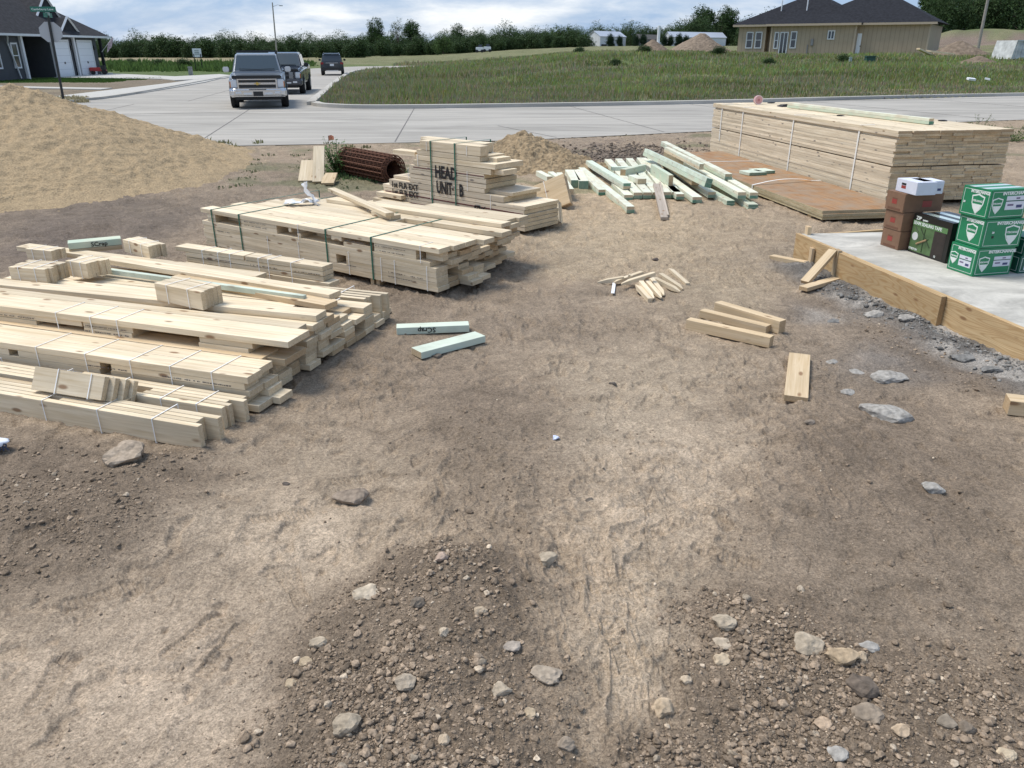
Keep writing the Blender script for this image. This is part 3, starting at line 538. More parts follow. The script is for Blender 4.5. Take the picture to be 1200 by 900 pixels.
# ------------------------------------------------------------------ heaps of sand and dirt
def mound(name, label, cat, fn, x0, x1, y0, y1, n, m, group=None, zoff=None):
    xs = np.linspace(x0, x1, n); ys = np.linspace(y0, y1, n); X, Y = np.meshgrid(xs, ys); Z = fn(X, Y); zg = height(X, Y) if zoff is None else zoff
    co = np.stack([X, Y, Z+zg], -1).reshape(-1, 3); keep = (Z > -.02)
    k = (keep[:-1, :-1] | keep[1:, :-1] | keep[:-1, 1:] | keep[1:, 1:]); i, j = np.where(k)
    q = np.stack([i*n+j, i*n+j+1, (i+1)*n+j+1, (i+1)*n+j], -1); used = np.unique(q); mp = np.zeros(n*n, int); mp[used] = np.arange(len(used))
    c = co[used]; ctr = np.array([(x0+x1)/2, (y0+y1)/2, 0]); me = bpy.data.meshes.new(name); me.from_pydata((c-ctr).tolist(), [], mp[q].tolist())
    for p in me.polygons: p.use_smooth = True
    o = link(name, me, None, m); o.location = ctr; return tag(o, label, cat, group)
M_sand = mat('sand', (.375, .283, .175), .95, noise=.26, nscale=40, bump=.02, bscale=40, spec=.1)
M_dirt = mat('heap_dirt', (.20, .155, .115), .95, noise=.3, nscale=3, bump=.12, bscale=5, spec=.1)
def cone(X, Y, cx, cy, rx, ry, h): 
    d = np.sqrt(((X-cx)/rx)**2+((Y-cy)/ry)**2); return h*(1-d)
def big_sand(X, Y):
    w = .35*fbm(X*.6, Y*.6, 3, 201); Xw = X+w; Yw = Y+.35*fbm(X*.6+4, Y*.6, 3, 202)
    a = cone(Xw, Yw, -8.7, 14.6, 3.75, 4.8, 1.40); b = cone(Xw, Yw, -12.0, 14.0, 6.0, 5.8, 1.75); c_ = cone(Xw, Yw, -7.1, 13.9, 2.2, 2.9, .50)
    k = .05; z = k*np.log(np.exp(a/k)+np.exp(b/k)+np.exp(c_/k)); z = np.minimum(z, 1.5)
    an = np.arctan2(Y-14.7, X+8.4); rr = np.hypot(X+8.4, Y-14.7)
    rill = np.abs(fbm(an*5+1.5*fbm(X, Y, 2, 205), rr*.6, 3, 203)); dg = X*.75+Y*.66; dq = -X*.66+Y*.75; return z-.02+.16*rill*sstep(0, .4, z)+.07*fbm(X*1.8, Y*1.8, 4, 204)+.13*np.abs(fbm(dg*3.6, dq*.9, 4, 206))+.07*np.abs(fbm(X*6, Y*6, 4, 207))+.09*fbm(X*12, Y*12, 3, 208)*sstep(.02, .2, z)+.10*np.maximum(fbm(X*2.2, Y*2.2, 3, 209)-.1, 0)
mound('sand_heap', 'large heap of tan sand beside the street at the left edge', 'sand heap', big_sand, -17.5, -3.4, 8.2, 20.5, 420, M_sand, zoff=0)
def small_sand(X, Y):
    Xw = X+.25*fbm(X*1.6, Y*1.6, 3, 211); Yw = Y+.2*fbm(X*1.6+5, Y*1.6, 3, 212)
    z = np.maximum(cone(Xw, Yw, .18, 15.4, 1.35, 1.35, .60), cone(Xw, Yw, .85, 14.75, 1.0, .9, .30)); return z-.03+.16*np.abs(fbm(X*3, Y*3, 3, 213))+.16*np.abs(fbm(X*8, Y*8, 4, 214))
mound('sand_heap', 'small lumpy sand heap behind the stack marked HEAD', 'sand heap', small_sand, -1.3, 2.2, 13.3, 17, 240, mat('damp_sand', (.30, .225, .14), .95, noise=.4, nscale=14, bump=.03, bscale=24, spec=.1), zoff=0)
def clods():
    pts, ss, cc = [], [], []
    for i in range(2600):
        px = random.gauss(745, 55); py = random.gauss(182, 7)
        if not (655 < px < 860): continue
        x, y = G(px, py); s = math.exp(random.gauss(math.log(.020), .55)); pts.append((x, y, lot_z(x, y)+s*.1)); ss.append(min(s, .07)); g = random.uniform(.7, 1.3); cc.append((.17*g, .138*g, .11*g))
    tag(scatter_mesh('dark_clods', [ico(2, 400+i, .7, .3) for i in range(10)], pts, ss, np.array(cc), M_grit), kind='stuff')
clods()
def far_mound(label, px, D, w, dpt, h, seed, m=M_dirt):
    cx, cy = D_(px, D, 2); fn = lambda X, Y: np.minimum(cone(X+.25*w*fbm(X*.25, Y*.25, 3, seed), Y+.2*w*fbm(X*.25+3, Y*.25, 3, seed+1), cx, cy, w/2, dpt/2, h*1.15), h*1.05)-.05+.25*fbm(X*.8, Y*.8, 4, seed+2)*min(1, h)
    return mound('dirt_heap', label, 'dirt heap', fn, cx-w*.75, cx+w*.75, cy-dpt*.75, cy+dpt*.75, 90, m)
far_mound('dark brown dirt heap before the white silo in the far field', 766, 105, 5.0, 6, 1.5, 221)
far_mound('larger pale brown dirt heap beside the tan house', 819, 98, 8.4, 7, 2.0, 224, mat('heap_pale', (.235, .185, .14), .95, noise=.25, nscale=3, bump=.12, bscale=5, spec=.1))
far_mound('long brown dirt heap right of the tan house', 1120, 74, 6.0, 5, 1.25, 227)
far_mound('low mound of soil in the weeds before the leaning pole', 1150, 62, 3.4, 2.4, .55, 230)

# ------------------------------------------------------------------ grass
def grass():
    N_ = 300000; y = 30.2*np.exp(rng.uniform(0, 1, N_)**1.15*math.log(125/30.2)); x = rng.uniform(-.30, .86, N_)*y
    rs = poly_sd(ROAD, x, y); cl = fbm(x*.35, y*.6, 4, 240); k = (rs < -.12) & (x > -16+0*y) & (rng.uniform(0, 1, N_) < .5+2.2*(cl+.1)); 
    hl = (x > 34) | (y < 76); k &= ~((x/y > .31) & (y > 78)); x, y, cl, rs = x[k], y[k], cl[k], rs[k]; n = len(x)
    z = height(x, y); edge = sstep(-6, -.5, rs); big = .55+1.3*np.clip(fbm(x*.22, y*.3, 4, 241)+.18, 0, .6)
    h = rng.uniform(.14, .40, n)*big*(1-.35*edge)*(1+.7*sstep(.05, -.12, x/y)); wd = .010*(y/30)**.9*rng.uniform(.7, 1.7, n)*1.5; th = rng.uniform(0, 6.28, n); ln = rng.uniform(.05, .5, n)*h
    tanp = rng.uniform(0, 1, n) < (.22+.40*edge+np.clip(fbm(x*.12, y*.4, 3, 243)*3.2, 0, .65)); gcol = np.stack([rng.uniform(.16, .27, n), rng.uniform(.20, .31, n), rng.uniform(.06, .12, n)], 1)
    tcol = np.stack([rng.uniform(.26, .40, n), rng.uniform(.245, .36, n), rng.uniform(.15, .23, n)], 1); col = np.where(tanp[:, None], tcol, gcol*(.75+1.2*np.clip(fbm(x*.15, y*.3, 3, 242)+.25, 0, 1))[:, None])
    bx, by = np.cos(th)*wd, np.sin(th)*wd; lx, ly = np.cos(th+1.3)*ln, np.sin(th+1.3)*ln
    v = np.stack([np.stack([x-bx, y-by, z-.03], 1), np.stack([x+bx, y+by, z-.03], 1), np.stack([x+bx*.7+lx*.5, y+by*.7+ly*.5, z+h*.6], 1), np.stack([x+lx, y+ly, z+h], 1), np.stack([x-bx*.7+lx*.5, y-by*.7+ly*.5, z+h*.6], 1)], 1).reshape(-1, 3)
    return v, np.repeat(col, 5, 0), n
def blades_mesh(name, v, col, n, m, per=5):
    me = bpy.data.meshes.new(name); me.vertices.add(len(v)); me.vertices.foreach_set('co', v.astype(np.float32).ravel()); me.loops.add(n*per); me.loops.foreach_set('vertex_index', np.arange(n*per, dtype=np.int32))
    me.polygons.add(n); me.polygons.foreach_set('loop_start', np.arange(0, n*per, per, dtype=np.int32)); me.update(calc_edges=True)
    at = me.attributes.new('tint', 'FLOAT_COLOR', 'POINT'); at.data.foreach_set('color', np.concatenate([col, np.ones((len(col), 1))], 1).astype(np.float32).ravel())
    return link(name, me, None, m)
M_blade = tint_mat('blade', .7, 0, 2, transl=.35, noise=.15)
v, c_, n_ = grass(); tag(blades_mesh('field_grass', v, c_, n_, M_blade), kind='stuff')
def tufts(name, spots, m=M_blade, kind='stuff'):
    V, K = [], []
    for (x, y, z, r, h, nb, col) in spots:
        for i in range(nb):
            a = random.uniform(0, 6.28); q = random.random()**.5*r; bx, by = x+math.cos(a)*q, y+math.sin(a)*q; w = random.uniform(.006, .014)*max(1, y/16); t = random.uniform(0, 6.28); hh = h*random.uniform(.35, 1.1)*(1-.45*q/r); l = hh*random.uniform(.1, .6)
            ox, oy = math.cos(t)*w, math.sin(t)*w; lx, ly = math.cos(a)*l*.8, math.sin(a)*l*.8; g = random.uniform(.65, 1.35)
            V += [(bx-ox, by-oy, z-.02), (bx+ox, by+oy, z-.02), (bx+ox+lx*.5, by+oy+ly*.5, z+hh*.65), (bx+lx, by+ly, z+hh), (bx-ox+lx*.5, by-oy+ly*.5, z+hh*.65)]; K += [tuple(c*g for c in col)]*5
    return tag(blades_mesh(name, np.array(V), np.array(K), len(V)//5, m), kind=kind)
sp = []
for i in range(50):   # straggling weeds on the lot by the street and beside the cage roll
    px = random.choice([random.gauss(330, 60), random.uniform(240, 420), random.gauss(455, 40)]); py = random.uniform(176, 222) if px < 420 else random.uniform(202, 218)
    if 330 < px < 400 and py > 198: continue
    x, y = G(px, py); sp.append((x, y, 0, .16, random.uniform(.03, .07), 20, (.17, .19, .10)))
for i in range(8): 
    x, y = G(random.uniform(235, 430), random.uniform(168, 176)); sp.append((x, y, 0, .12, random.uniform(.06, .2), 22, (.2, .2, .1)))
for i in range(45):
    x, y = G(random.gauss(445, 22), random.gauss(207, 4)); sp.append((x, y, 0, .14, .10, 40, (.13, .2, .085)))
tufts('lot_weeds', sp)
sp = []
for i in range(420):   # tall weeds of the left-hand far field
    y = random.uniform(82, 135); x = y*random.uniform(-.50, -.235)*1.0
    if x > -25: continue
    sp.append((x, y, 0, .9, random.uniform(.3, 1.1), 26, (.10, .16, .045)))
for i in range(120):   # dry clumps by the sign post and between walk and street
    x, y = G(random.uniform(40, 100), random.uniform(116, 121)); sp.append((x, y, 0, .2, .22, 20, (.38, .33, .2)))
for i in range(500):
    t = random.random(); x = -35+t*8.5; y = random.uniform(55, 64.5); sp.append((x, y, 0, .35, .10, 22, (.07, .13, .03)))
tufts('verge_grass', sp)
def plant(name, label, px, py, h, r, nb, col, cat='plant'):
    x, y = G(px, py); root = empty(name, label, cat, (x, y, 0)); V, K = [], []; rr_ = random.Random(px); bm = bmesh.new()
    for i in range(nb):
        a = rr_.uniform(0, 6.28); el = rr_.uniform(.15, 1); tip = Vector((math.cos(a)*r*(1-el*.6), math.sin(a)*r*(1-el*.6), h*el*rr_.uniform(.7, 1.1))); tube_bm(bm, (0, 0, -.01), tip, .004, .002, 4)
        for k in range(9):
            p = tip*rr_.uniform(.25, 1.05); t = rr_.uniform(0, 6.28); L = rr_.uniform(.03, .075); d = Vector((math.cos(t)*L, math.sin(t)*L, rr_.uniform(-.2, .6)*L)); s = Vector((-d.y, d.x, .01))*.33; g = rr_.uniform(.6, 1.4)
            V += [tuple(p), tuple(p+d*.5+s), tuple(p+d), tuple(p+d*.5-s)]; K += [tuple(c*g for c in col)]*4
    bmo('stem', bm, mat('stem', (.14, .19, .07), .8), root); o = blades_mesh('leaves', np.array(V), np.array(K), len(V)//4, M_blade, 4); o.parent = root; return root
plant('weed_plant', 'bushy green weed growing between the propped boards and the rusty mesh roll', 396, 205, .62, .42, 120, (.10, .19, .06))
plant('weed_plant', 'leafy weed at the street edge behind the big lumber stack', 1147, 160, .55, .5, 50, (.12, .17, .06))
plant('weed_plant', 'thin pale weed left of the leafy weed by the street', 1112, 160, .35, .3, 22, (.20, .22, .10))
plant('weed_plant', 'low weed at the right edge behind the big lumber stack', 1188, 166, .42, .5, 40, (.12, .17, .06))

# ------------------------------------------------------------------ trees
M_leaf = tint_mat('tree_leaf', .6, 0, .3, transl=.25, noise=.2); M_bark = mat('bark', (.12, .09, .065), .9, noise=.3, nscale=8, bump=.02, bscale=12)
def tree_mesh(seed, H, W, low=.12, dens=1.0, base=(.05, .088, .034), col2=(.08, .125, .048), leaf=.34):
    r = random.Random(seed); V, K = [], []; lobes = []
    for i in range(r.randint(9, 13)):
        a = r.uniform(0, 6.28); t = r.uniform(0, .86); q = W*.5*r.uniform(.2, .78)*(1-.45*t); lobes.append((Vector((math.cos(a)*q, math.sin(a)*q, H*(low+.12+.68*t))), W*r.uniform(.20, .32)*(1-.2*t)))
    lobes.append((Vector((r.uniform(-.08, .08)*W, r.uniform(-.08, .08)*W, H*.74)), W*.27))
    for c, rad in lobes:
        for k in range(int(34*dens*max(.6, rad))):
            d = Vector((r.gauss(0, 1), r.gauss(0, 1), r.gauss(0, .85))).normalized()*rad*r.uniform(.55, 1.12); p = c+d; sh = r.uniform(.55, 1.35); mixv = r.random()
            bc = [b*(1-mixv)+q*mixv for b, q in zip(base, col2)]
            for j in range(8):
                o = p+Vector((r.gauss(0, .33), r.gauss(0, .33), r.gauss(0, .26))); n = Vector((r.gauss(0, 1), r.gauss(0, 1), r.gauss(.4, 1))).normalized(); u = n.orthogonal().normalized(); w = n.cross(u); L = leaf*r.uniform(.6, 1.3)
                V += [tuple(o-u*L*.5), tuple(o+w*L*.32), tuple(o+u*L*.5), tuple(o-w*L*.32)]; g = sh*r.uniform(.8, 1.2); K += [tuple(b*g for b in bc)]*4
    me = blades_mesh('crown', np.array(V), np.array(K), len(V)//4, M_leaf, 4); md = me.data; bpy.data.objects.remove(me)
    bm = bmesh.new(); tube_bm(bm, (0, 0, -.3), (0, 0, H*.45), W*.035, W*.02, 8); 
    for c, rad in lobes: tube_bm(bm, (0, 0, H*r.uniform(.2, .42)), c, W*.014, W*.004, 5)
    mt = bpy.data.meshes.new('trunk'); bm.to_mesh(mt); bm.free(); mt.materials.append(M_bark); return md, mt
TV = [tree_mesh(500+i, H, W, low, dn) for i, (H, W, low, dn) in enumerate([(9, 12, -.08, 1.0), (9.5, 11, -.08, 1.0), (8, 12, -.1, 1.0), (10, 12, -.08, 1.0), (8.5, 10, -.1, 1.0)])]
TL = [tree_mesh(520+i, H, W, low, dn, (.06, .11, .035), (.10, .155, .05)) for i, (H, W, low, dn) in enumerate([(7, 9, -.1, 1.1), (8.5, 9, -.1, 1.1)])]
TB = [tree_mesh(540+i, 15, 12, .02, 1.3, (.035, .07, .022), (.06, .105, .033), .42) for i in range(3)]
TS = [tree_mesh(560, 12, 7, .35, .28, (.09, .12, .06), (.12, .15, .08), .3)]
BU = [tree_mesh(570+i, 3.2, 3.6, -.1, 2.2, (.042, .075, .028), (.065, .105, .038), .25) for i in range(2)]
EV = [tree_mesh(580, 4.2, 2.4, -.1, 2.6, (.02, .045, .022), (.03, .06, .03), .22)]
def tree(var, px, D, s, label, group, name='broadleaf_tree', cat='tree', sz=1, dz=0):
    x, y = D_(px, D, 2); z = float(height(np.array([x]), np.array([y]))[0])+dz; md, mt = random.choice(var)
    root = empty(name, label, cat, (x, y, z), random.uniform(0, 6.28), group); root.scale = (s, s, s*sz); link('crown', md, root); link('trunk', mt, root); return root
random.seed(99)
_o = 'first second third fourth fifth sixth seventh eighth ninth tenth eleventh twelfth thirteenth fourteenth fifteenth sixteenth seventeenth eighteenth nineteenth'.split()
ORD = _o+['twentieth']+[t_+'-'+q for t_ in ('twenty', 'thirty', 'forty') for q in (_o[:9]+['tenth'])]
def row(x0, x1, D, step, var, s0, s1, label, group, sz=1, **k):
    px = x0; c = 0
    while px < x1:
        c += 1; lab = ORD[c-1]+' from the left: '+label
        tree(var, px+random.uniform(-3, 3), D+random.uniform(-14, 14), random.uniform(s0, s1)*.59, lab, group, sz=sz*random.uniform(.80, 1.08), **k); px += step*random.uniform(.75, 1.25)
g1 = 'trees of the distant treeline'
row(96, 266, 250, 8.5, TV, .95, 1.2, 'dark treeline tree between grey house and pickup', g1)
row(266, 430, 262, 8.5, TV, 1.0, 1.3, 'dark treeline tree above the parked vehicles', g1)
row(425, 565, 285, 8.5, TV+TL, 1.15, 1.6, 'treeline tree above the far mown strip', g1)
row(560, 683, 285, 8.5, TV+TL, 1.15, 1.55, 'treeline tree left of the white sheds', g1)
row(700, 800, 350, 7, TV, 1.35, 1.7, 'dark treeline tree behind the white sheds', g1)
row(790, 905, 340, 9, TV, 1.8, 2.4, 'dark treeline tree left of the tan house', g1)
row(100, 430, 228, 9, BU, 1.6, 2.5, 'low bush at the foot of the left treeline', 'bushes at the foot of the treeline', name='bush', cat='bush')
row(430, 684, 258, 9, BU, 1.7, 2.6, 'low bush at the foot of the middle treeline', 'bushes at the foot of the treeline', name='bush', cat='bush')
for px, s, lab in ((440, 1.15, 'tall tree just left of the sparse grey tree on the skyline'), (485, 1.05, 'tall tree just right of the sparse grey tree on the skyline'), (818, 1.0, 'big rounded tree left of the twin crowns beside the tan house'), (850, .98, 'big tree right of the rounded one, next to the roof of the tan house'), (535, .9, 'large tree standing higher than its neighbours in the middle of the treeline')):
    tree(TB if px > 600 else TB, px, 335 if px > 600 else 285, s*(1.02 if px > 600 else .70), lab, None)
tree(TS, 467, 262, .82, 'sparse pale tree with sky showing through its crown', None)
tree(TL, 519, 232, .72, 'single darker tree standing forward of the treeline with a visible trunk', None, dz=.6)
for c, px in enumerate(range(1085, 1330, 20)):
    tree(TB, px+random.uniform(-6, 6), 150+random.uniform(-8, 8), random.uniform(.66, .82)*(1 if px > 1125 else .75), ORD[c]+' from the left of the tall dark trees beyond the earth bank', 'trees beyond the earth bank')
for c, px in enumerate(range(1100, 1300, 30)):
    tree(TV, px, 138, random.uniform(.7, .95), ORD[c]+' from the left of the lower trees on the earth bank', 'lower trees behind the earth bank')
for k, px in enumerate((715, 725.5, 745, 753, 778, 785, 795, 803)):
    lab = ['small dark evergreen before the left white shed, left one of two', 'small dark evergreen before the left white shed, right one of two', 'dark evergreen left of the low grey house', 'dark evergreen before the low grey house', 'dark evergreen at the left end of the right white shed', 'second dark evergreen along the right white shed', 'third dark evergreen along the right white shed', 'fourth dark evergreen, beside the pale dirt heap'][k]
    tree(EV, px, 255, .78+.12*(k % 3 == 0), lab, None, name='evergreen_shrub', cat='shrub')
# small weeds bushes standing out of the field
for k, (px, D, s) in enumerate([(149, 118, .42), (185, 105, .45), (211, 100, .5), (680, 95, .35), (753, 80, .4), (722, 60, .22), (990, 62, .3), (904, 60, .25), (842, 72, .35)]):
    tree(BU, px, D, s*1.15, 'taller weed clump standing out of the far field'+' at '+['the far left', 'left of the utility box', 'the utility box', 'the edge of the mown strip', 'the foot of the brown heap', 'mid field', 'the green utility box', 'the foot of the tan house', 'the pale dirt heap'][k], None, name='weed_clump', cat='weed', sz=.55)

# ------------------------------------------------------------------ lumber
random.seed(5)
def to_frame(fr, p):
    dx, dy = math.cos(fr[2]), math.sin(fr[2]); x, y = p[0]-fr[0], p[1]-fr[1]; return (x*dx+y*dy, -x*dy+y*dx)
def thing_in(fr, name, label, cat, group=None): return empty(name, label, cat, (fr[0], fr[1], 0), fr[2], group)
def tie(parent, a, n0, n1, z0, z1, m=None, w=.006): return loop_strap('string' if m is None else 'strap', parent, a, n0, n1, z0, z1, w, m or M_string)
FA = (-1.69, 3.79, R(-18.5)); gA = 'string-tied bundles of precut lumber on the left'
def rough_stack(root, cols, zbase, rows, aL, a_end, spread, t=.042, mats=None, gapp=.12, fr=None, trend=0, hole=True):
    """columns of boards with staggered cut ends and short pieces leaving gaps in the long sides"""
    for (n0, w) in cols:
        z = zbase
        for r in range(rows):
            e = a_end+trend*(n0-cols[0][0])+random.choice((0, 0, -1))*random.uniform(0, spread)+random.uniform(-.02, .03); m, me_ = random.choice(mats or [(W1, W1E), (W1, W1E), (W2, W2E)])
            a = aL+random.uniform(0, .10); first = True
            if hole and random.random() < gapp and 0 < r < rows-1:
                c1 = a+(e-a)*random.uniform(.25, .45); c2 = c1+(e-a)*random.uniform(.1, .3)
                board('board', a, c1, n0, n0+w, z, z+t, root, m, me_); board('board', c2, e, n0, n0+w, z, z+t, root, m, me_)
            else: board('board', a, e, n0, n0+w, z, z+t, root, m, me_)
            z += t
# --- pile A, nearest the camera at the left
r = thing_in(FA, 'lumber_bundle', 'nearest lumber bundle on the left, boards standing on edge, tied with white string', 'lumber bundle', gA); z0 = lot_z(-1.9, 3.95)+.005
for (a1, a0, n0, w) in ((0, -2.5, 0, .04), (-.045, -1.0, .042, .036), (-.05, -2.4, .08, .036), (.035, -2.45, .118, .04), (-1.1, -2.5, .042, .036)): board('board', a0, a1, n0, n0+w, z0, z0+.142, r, W1, W1E, jit=.001)
board('board', -2.3, -.62, .158, .196, z0, z0+.142, r, W2, W2E, .001)
for a in (-.30, -.68, -1.08, -1.75): tie(r, a, 0, .2, z0, z0+.142)
r = thing_in(FA, 'lumber_bundle', 'second lumber bundle from the front, with a notch in its top near the right end', 'lumber bundle', gA)
for (a1, a0, n0, w) in ((-.03, -2.5, .24, .04), (-.015, -.62, .282, .036), (-.78, -2.3, .282, .036), (-.06, -.60, .32, .036), (-.76, -2.3, .32, .036), (.03, -2.5, .358, .04), (.0, -1.2, .398, .036)): board('board', a0, a1, n0, n0+w, z0, z0+.142, r, W1, W1E, jit=.001)
for a in (-.20, -.45, -.85, -1.3, -1.9): tie(r, a, .24, .434, z0, z0+.142)
stamps(r, [(-1.2, .24, z0+.09, .3), (-.5, .24, z0+.05, .2)])
r = thing_in(FA, 'lumber_bundle', 'third lumber bundle from the front, flat boards four deep with dark square openings', 'lumber bundle', gA)
A3z = [.02+.044*k for k in range(6)]; pa = lambda px, k: along(px, FA, .46, A3z[k])
for (a1, n0, n1, k, segs) in ((.05, .46, .60, 0, None), (-.04, .46, .60, 1, None), (-.0, .46, .60, 2, (pa(118, 2), pa(131, 2))), (-.03, .46, .60, 3, (pa(11, 3), pa(22, 3), pa(118, 3), pa(131, 3))), (-.0, .46, .60, 4, None), (.10, .60, .74, 0, None), (.03, .60, .74, 1, None), (.01, .60, .74, 2, None), (-.05, .60, .74, 3, None), (-.02, .60, .74, 4, None)):
    za, zb = A3z[k], A3z[k+1]
    if segs:
        last = -2.6
        for q in range(0, len(segs), 2): board('board', last, segs[q], n0, n1, za, zb, r, W1, W1E, .001); last = segs[q+1]
        board('board', last, a1, n0, n1, za, zb, r, W1, W1E, .001)
    else: board('board', -2.6, a1, n0, n1, za, zb, r, W1, W1E, .001)
for a in (-.25, -.55, -.85, -1.2, -1.6): tie(r, a, .46, .74, .02, .24)
stamps(r, [(-.62, .46, .165, .5), (-1.2, .46, .165, .3)])
o = board('board', -2.6, -.10, .745, .93, .20, .242, None, W2, W2E); 
def world_from(o, fr):
    p = o.location.copy(); a = fr[2]; o.location = (fr[0]+p.x*math.cos(a)-p.y*math.sin(a), fr[1]+p.x*math.sin(a)+p.y*math.cos(a), p.z); o.rotation_euler.z += a; return o
world_from(o, FA); o.name = 'plank'; tag(o, 'knotty warm coloured plank lying between the third bundle and the header stack', 'plank')
b_ = board('block', -1.9, -1.0, .77, .90, .02, .198, None, W2, W2E); world_from(b_, FA); tag(b_, 'timber block under the knotty warm coloured plank', 'timber block')
b_ = board('block', -.75, -.15, .76, .79, .02, .198, None, W2, W2E); world_from(b_, FA); tag(b_, 'upright offcut under the right end of the knotty plank', 'timber block')

# loose tied packs and planks placed from their front bottom edge
def px_frame(pA, pB, z):
    A = G(*pA, z); B = G(*pB, z); return (A[0], A[1], math.atan2(B[1]-A[1], B[0]-A[0])), math.hypot(B[0]-A[0], B[1]-A[1])
def pack(label, pA, pB, z, n, w=.038, h=.14, stag=.03, strings=2, group='short tied packs of offcuts on the left pile', mats=(W1, W1E), name='tied_pack'):
    fr, L = px_frame(pA, pB, z); r = thing_in(fr, name, label, 'lumber pack', group); r.location.z = z
    for k in range(n): board('board', random.uniform(-stag, stag*.3)*(k > 0), L+random.uniform(-stag, stag)*(k > 0), k*w, (k+1)*w, 0, h-random.uniform(0, .003), r, *mats, jit=.0005)
    for k in range(strings): tie(r, L*(k+.6)/(strings+.2), 0, n*w, 0, h)
    return r
def plank(label, pA, pB, z, w, t, m=W1, e=W1E, z2=None, name='plank', cat='plank', group=None, side=1, ext0=0):
    A = G(*pA, z); B = G(*pB, z if z2 is None else z2); zb = z if z2 is None else z2; d = Vector((B[0]-A[0], B[1]-A[1], zb-z)); L = d.length; ax = d.normalized(); nn = Vector((-ax.y, ax.x, 0)).normalized()*side; up = ax.cross(nn)*side
    if up.z < 0: up = -up
    o = link(name, board_mesh(L, w, t, m, e), None); c = (Vector((*A, z))+Vector((*B, zb)))/2+nn*w/2+up*t/2
    M = Matrix((ax, nn*side, up)).transposed().to_4x4(); M.translation = c; o.matrix_world = M; o.location = c; return tag(o, label, cat, group)

# --- pile B, the header stack behind
gB = 'tied sub-stacks of the header pile'; FB = FA
r = thing_in(FB, 'header_bundle', 'header bundle of the left pile with long slots between its wide top and bottom boards', 'lumber bundle', gB)
t = .042
for k, px in enumerate((328, 327, 321, 324)): a = along(px, FB, .82, .02+k*t); board('board', -3.1, a, .82, .97, .02+k*t, .02+(k+1)*t, r, W1, W1E)
for k in range(4): board('board', -3.1, -.05-random.uniform(0, .1), .97, 1.11, .02+k*t, .02+(k+1)*t, r, W2, W2E)
aW = along(334, FB, .79, .19); board('board', -3.1, aW, .79, 1.035, .188, .232, r, W2, W2E, .001)
for (p0, p1, lay) in ((-300, 44, 1), (-300, 96, 0), (100, 156, 1), (98, 156, 0), (102, 127, 0), (234, 292, 1), (234, 296, 0)):
    za = .232+.04*(1-lay); zb = za+.04; a0 = along(p0, FB, .80, za) if p0 > -200 else -3.1; board('board', a0, along(p1, FB, .80, za), .80 if lay == 0 else .795, 1.0, .232 if lay else .272, .272 if lay else .312, r, W1, W1E, .001)
board('board', -3.1, along(338, FB, .79, .31), .79, 1.035, .312, .354, r, W1, W1E, .001)
board('board', -3.1, along(350, FB, 1.04, .31), 1.037, 1.14, .312, .354, r, W1, W1E, .001); board('board', -3.1, -.1, 1.04, 1.2, .19, .31, r, W2, W2E)
for px in (68, 108, 139): tie(r, along(px, FB, .79, .28), .79, 1.035, .188, .354)
for px in (150, 223, 306): tie(r, along(px, FB, .82, .1), .82, .97, .02, .188)
stamps(r, [(along(100, FB, .795, .29), .795, .285, .35), (along(100, FB, .795, .25), .795, .248, .35), (along(2, FB, .795, .25), .795, .285, .3)])
r = thing_in(FB, 'lumber_bundle', 'ragged middle bundle of the left pile behind the slotted header bundle', 'lumber bundle', gB)
rough_stack(r, [(1.13, .14), (1.275, .14), (1.42, .16)], .02, 6, -3.0, -.03, .14, trend=.05)
rough_stack(r, [(1.21, .14), (1.36, .14)], .272, 1, -3.0, -.02, .05)
tie(r, -.35, 1.12, 1.59, .02, .275); tie(r, -.9, 1.12, 1.59, .02, .275)
r = thing_in(FB, 'lumber_bundle', 'ragged back bundle of the left pile with short piece ends facing right', 'lumber bundle', gB)
rough_stack(r, [(1.60, .14), (1.745, .14), (1.89, .14)], .02, 5, -3.0, -.02, .12, trend=.05)
tie(r, -.3, 1.59, 2.04, .02, .235)
r = thing_in(FB, 'lumber_bundle', 'rearmost bundle of the left pile with two boards on edge at its right end', 'lumber bundle', gB)
rough_stack(r, [(2.06, .14), (2.2, .14)], .02, 2, -3.0, -.02, .06); 
for k in range(4): board('board', -1.6+.1*k, (-.10, -.09, -.03, 0)[k], 2.06+.06*k, 2.10+.06*k, .105, .245, r, W1, W1E)
tie(r, -.35, 2.05, 2.35, .02, .245)
for k in range(6): board('board', -3.0, -.30-.08*k, 1.30+.14*k, 1.43+.14*k, .274+(.0 if k < 2 else -.04), .316+(.0 if k < 2 else -.04), r, W1, W1E, .004)
plank('pale board with a clean cut end lying before the middle tied pack', (-60, 334), (371, 377), .316, .14, .042)
plank('long pale board on the left pile, its end reaching out near the mint green stick', (120, 309), (386, 352), .30, .14, .042)
plank('board end just in front of the mint green stick on the left pile', (200, 330), (381, 364), .276, .14, .04, W2, W2E)
plank('long mint green stick lying on the left pile between pale boards', (118, 320), (356, 353), .30, .04, .04, WM, WM)
plank('pale board behind the mint green stick on the left pile', (20, 294), (300, 330), .282, .14, .042)
pack('short tied pack at the front left of the pile top, two boards wide offcuts', (14, 331), (56, 334), .318, 6, w=.04, h=.125)
pack('short tied pack directly behind the front left pack, its ends further right', (80, 323), (104, 327), .318, 5, w=.04, h=.125)
pack('tied pack of four offcuts in the middle of the left pile', (184, 352), (238, 364), .358, 5, w=.04, h=.13)
pack('tied trio of offcuts at the back of the left pile beside the marked green board', (146, 295), (176, 304), .316, 4, w=.04, h=.115)
pack('thin tied pack half hidden behind the front left packs', (32, 303), (62, 306), .30, 3, w=.05, h=.09)
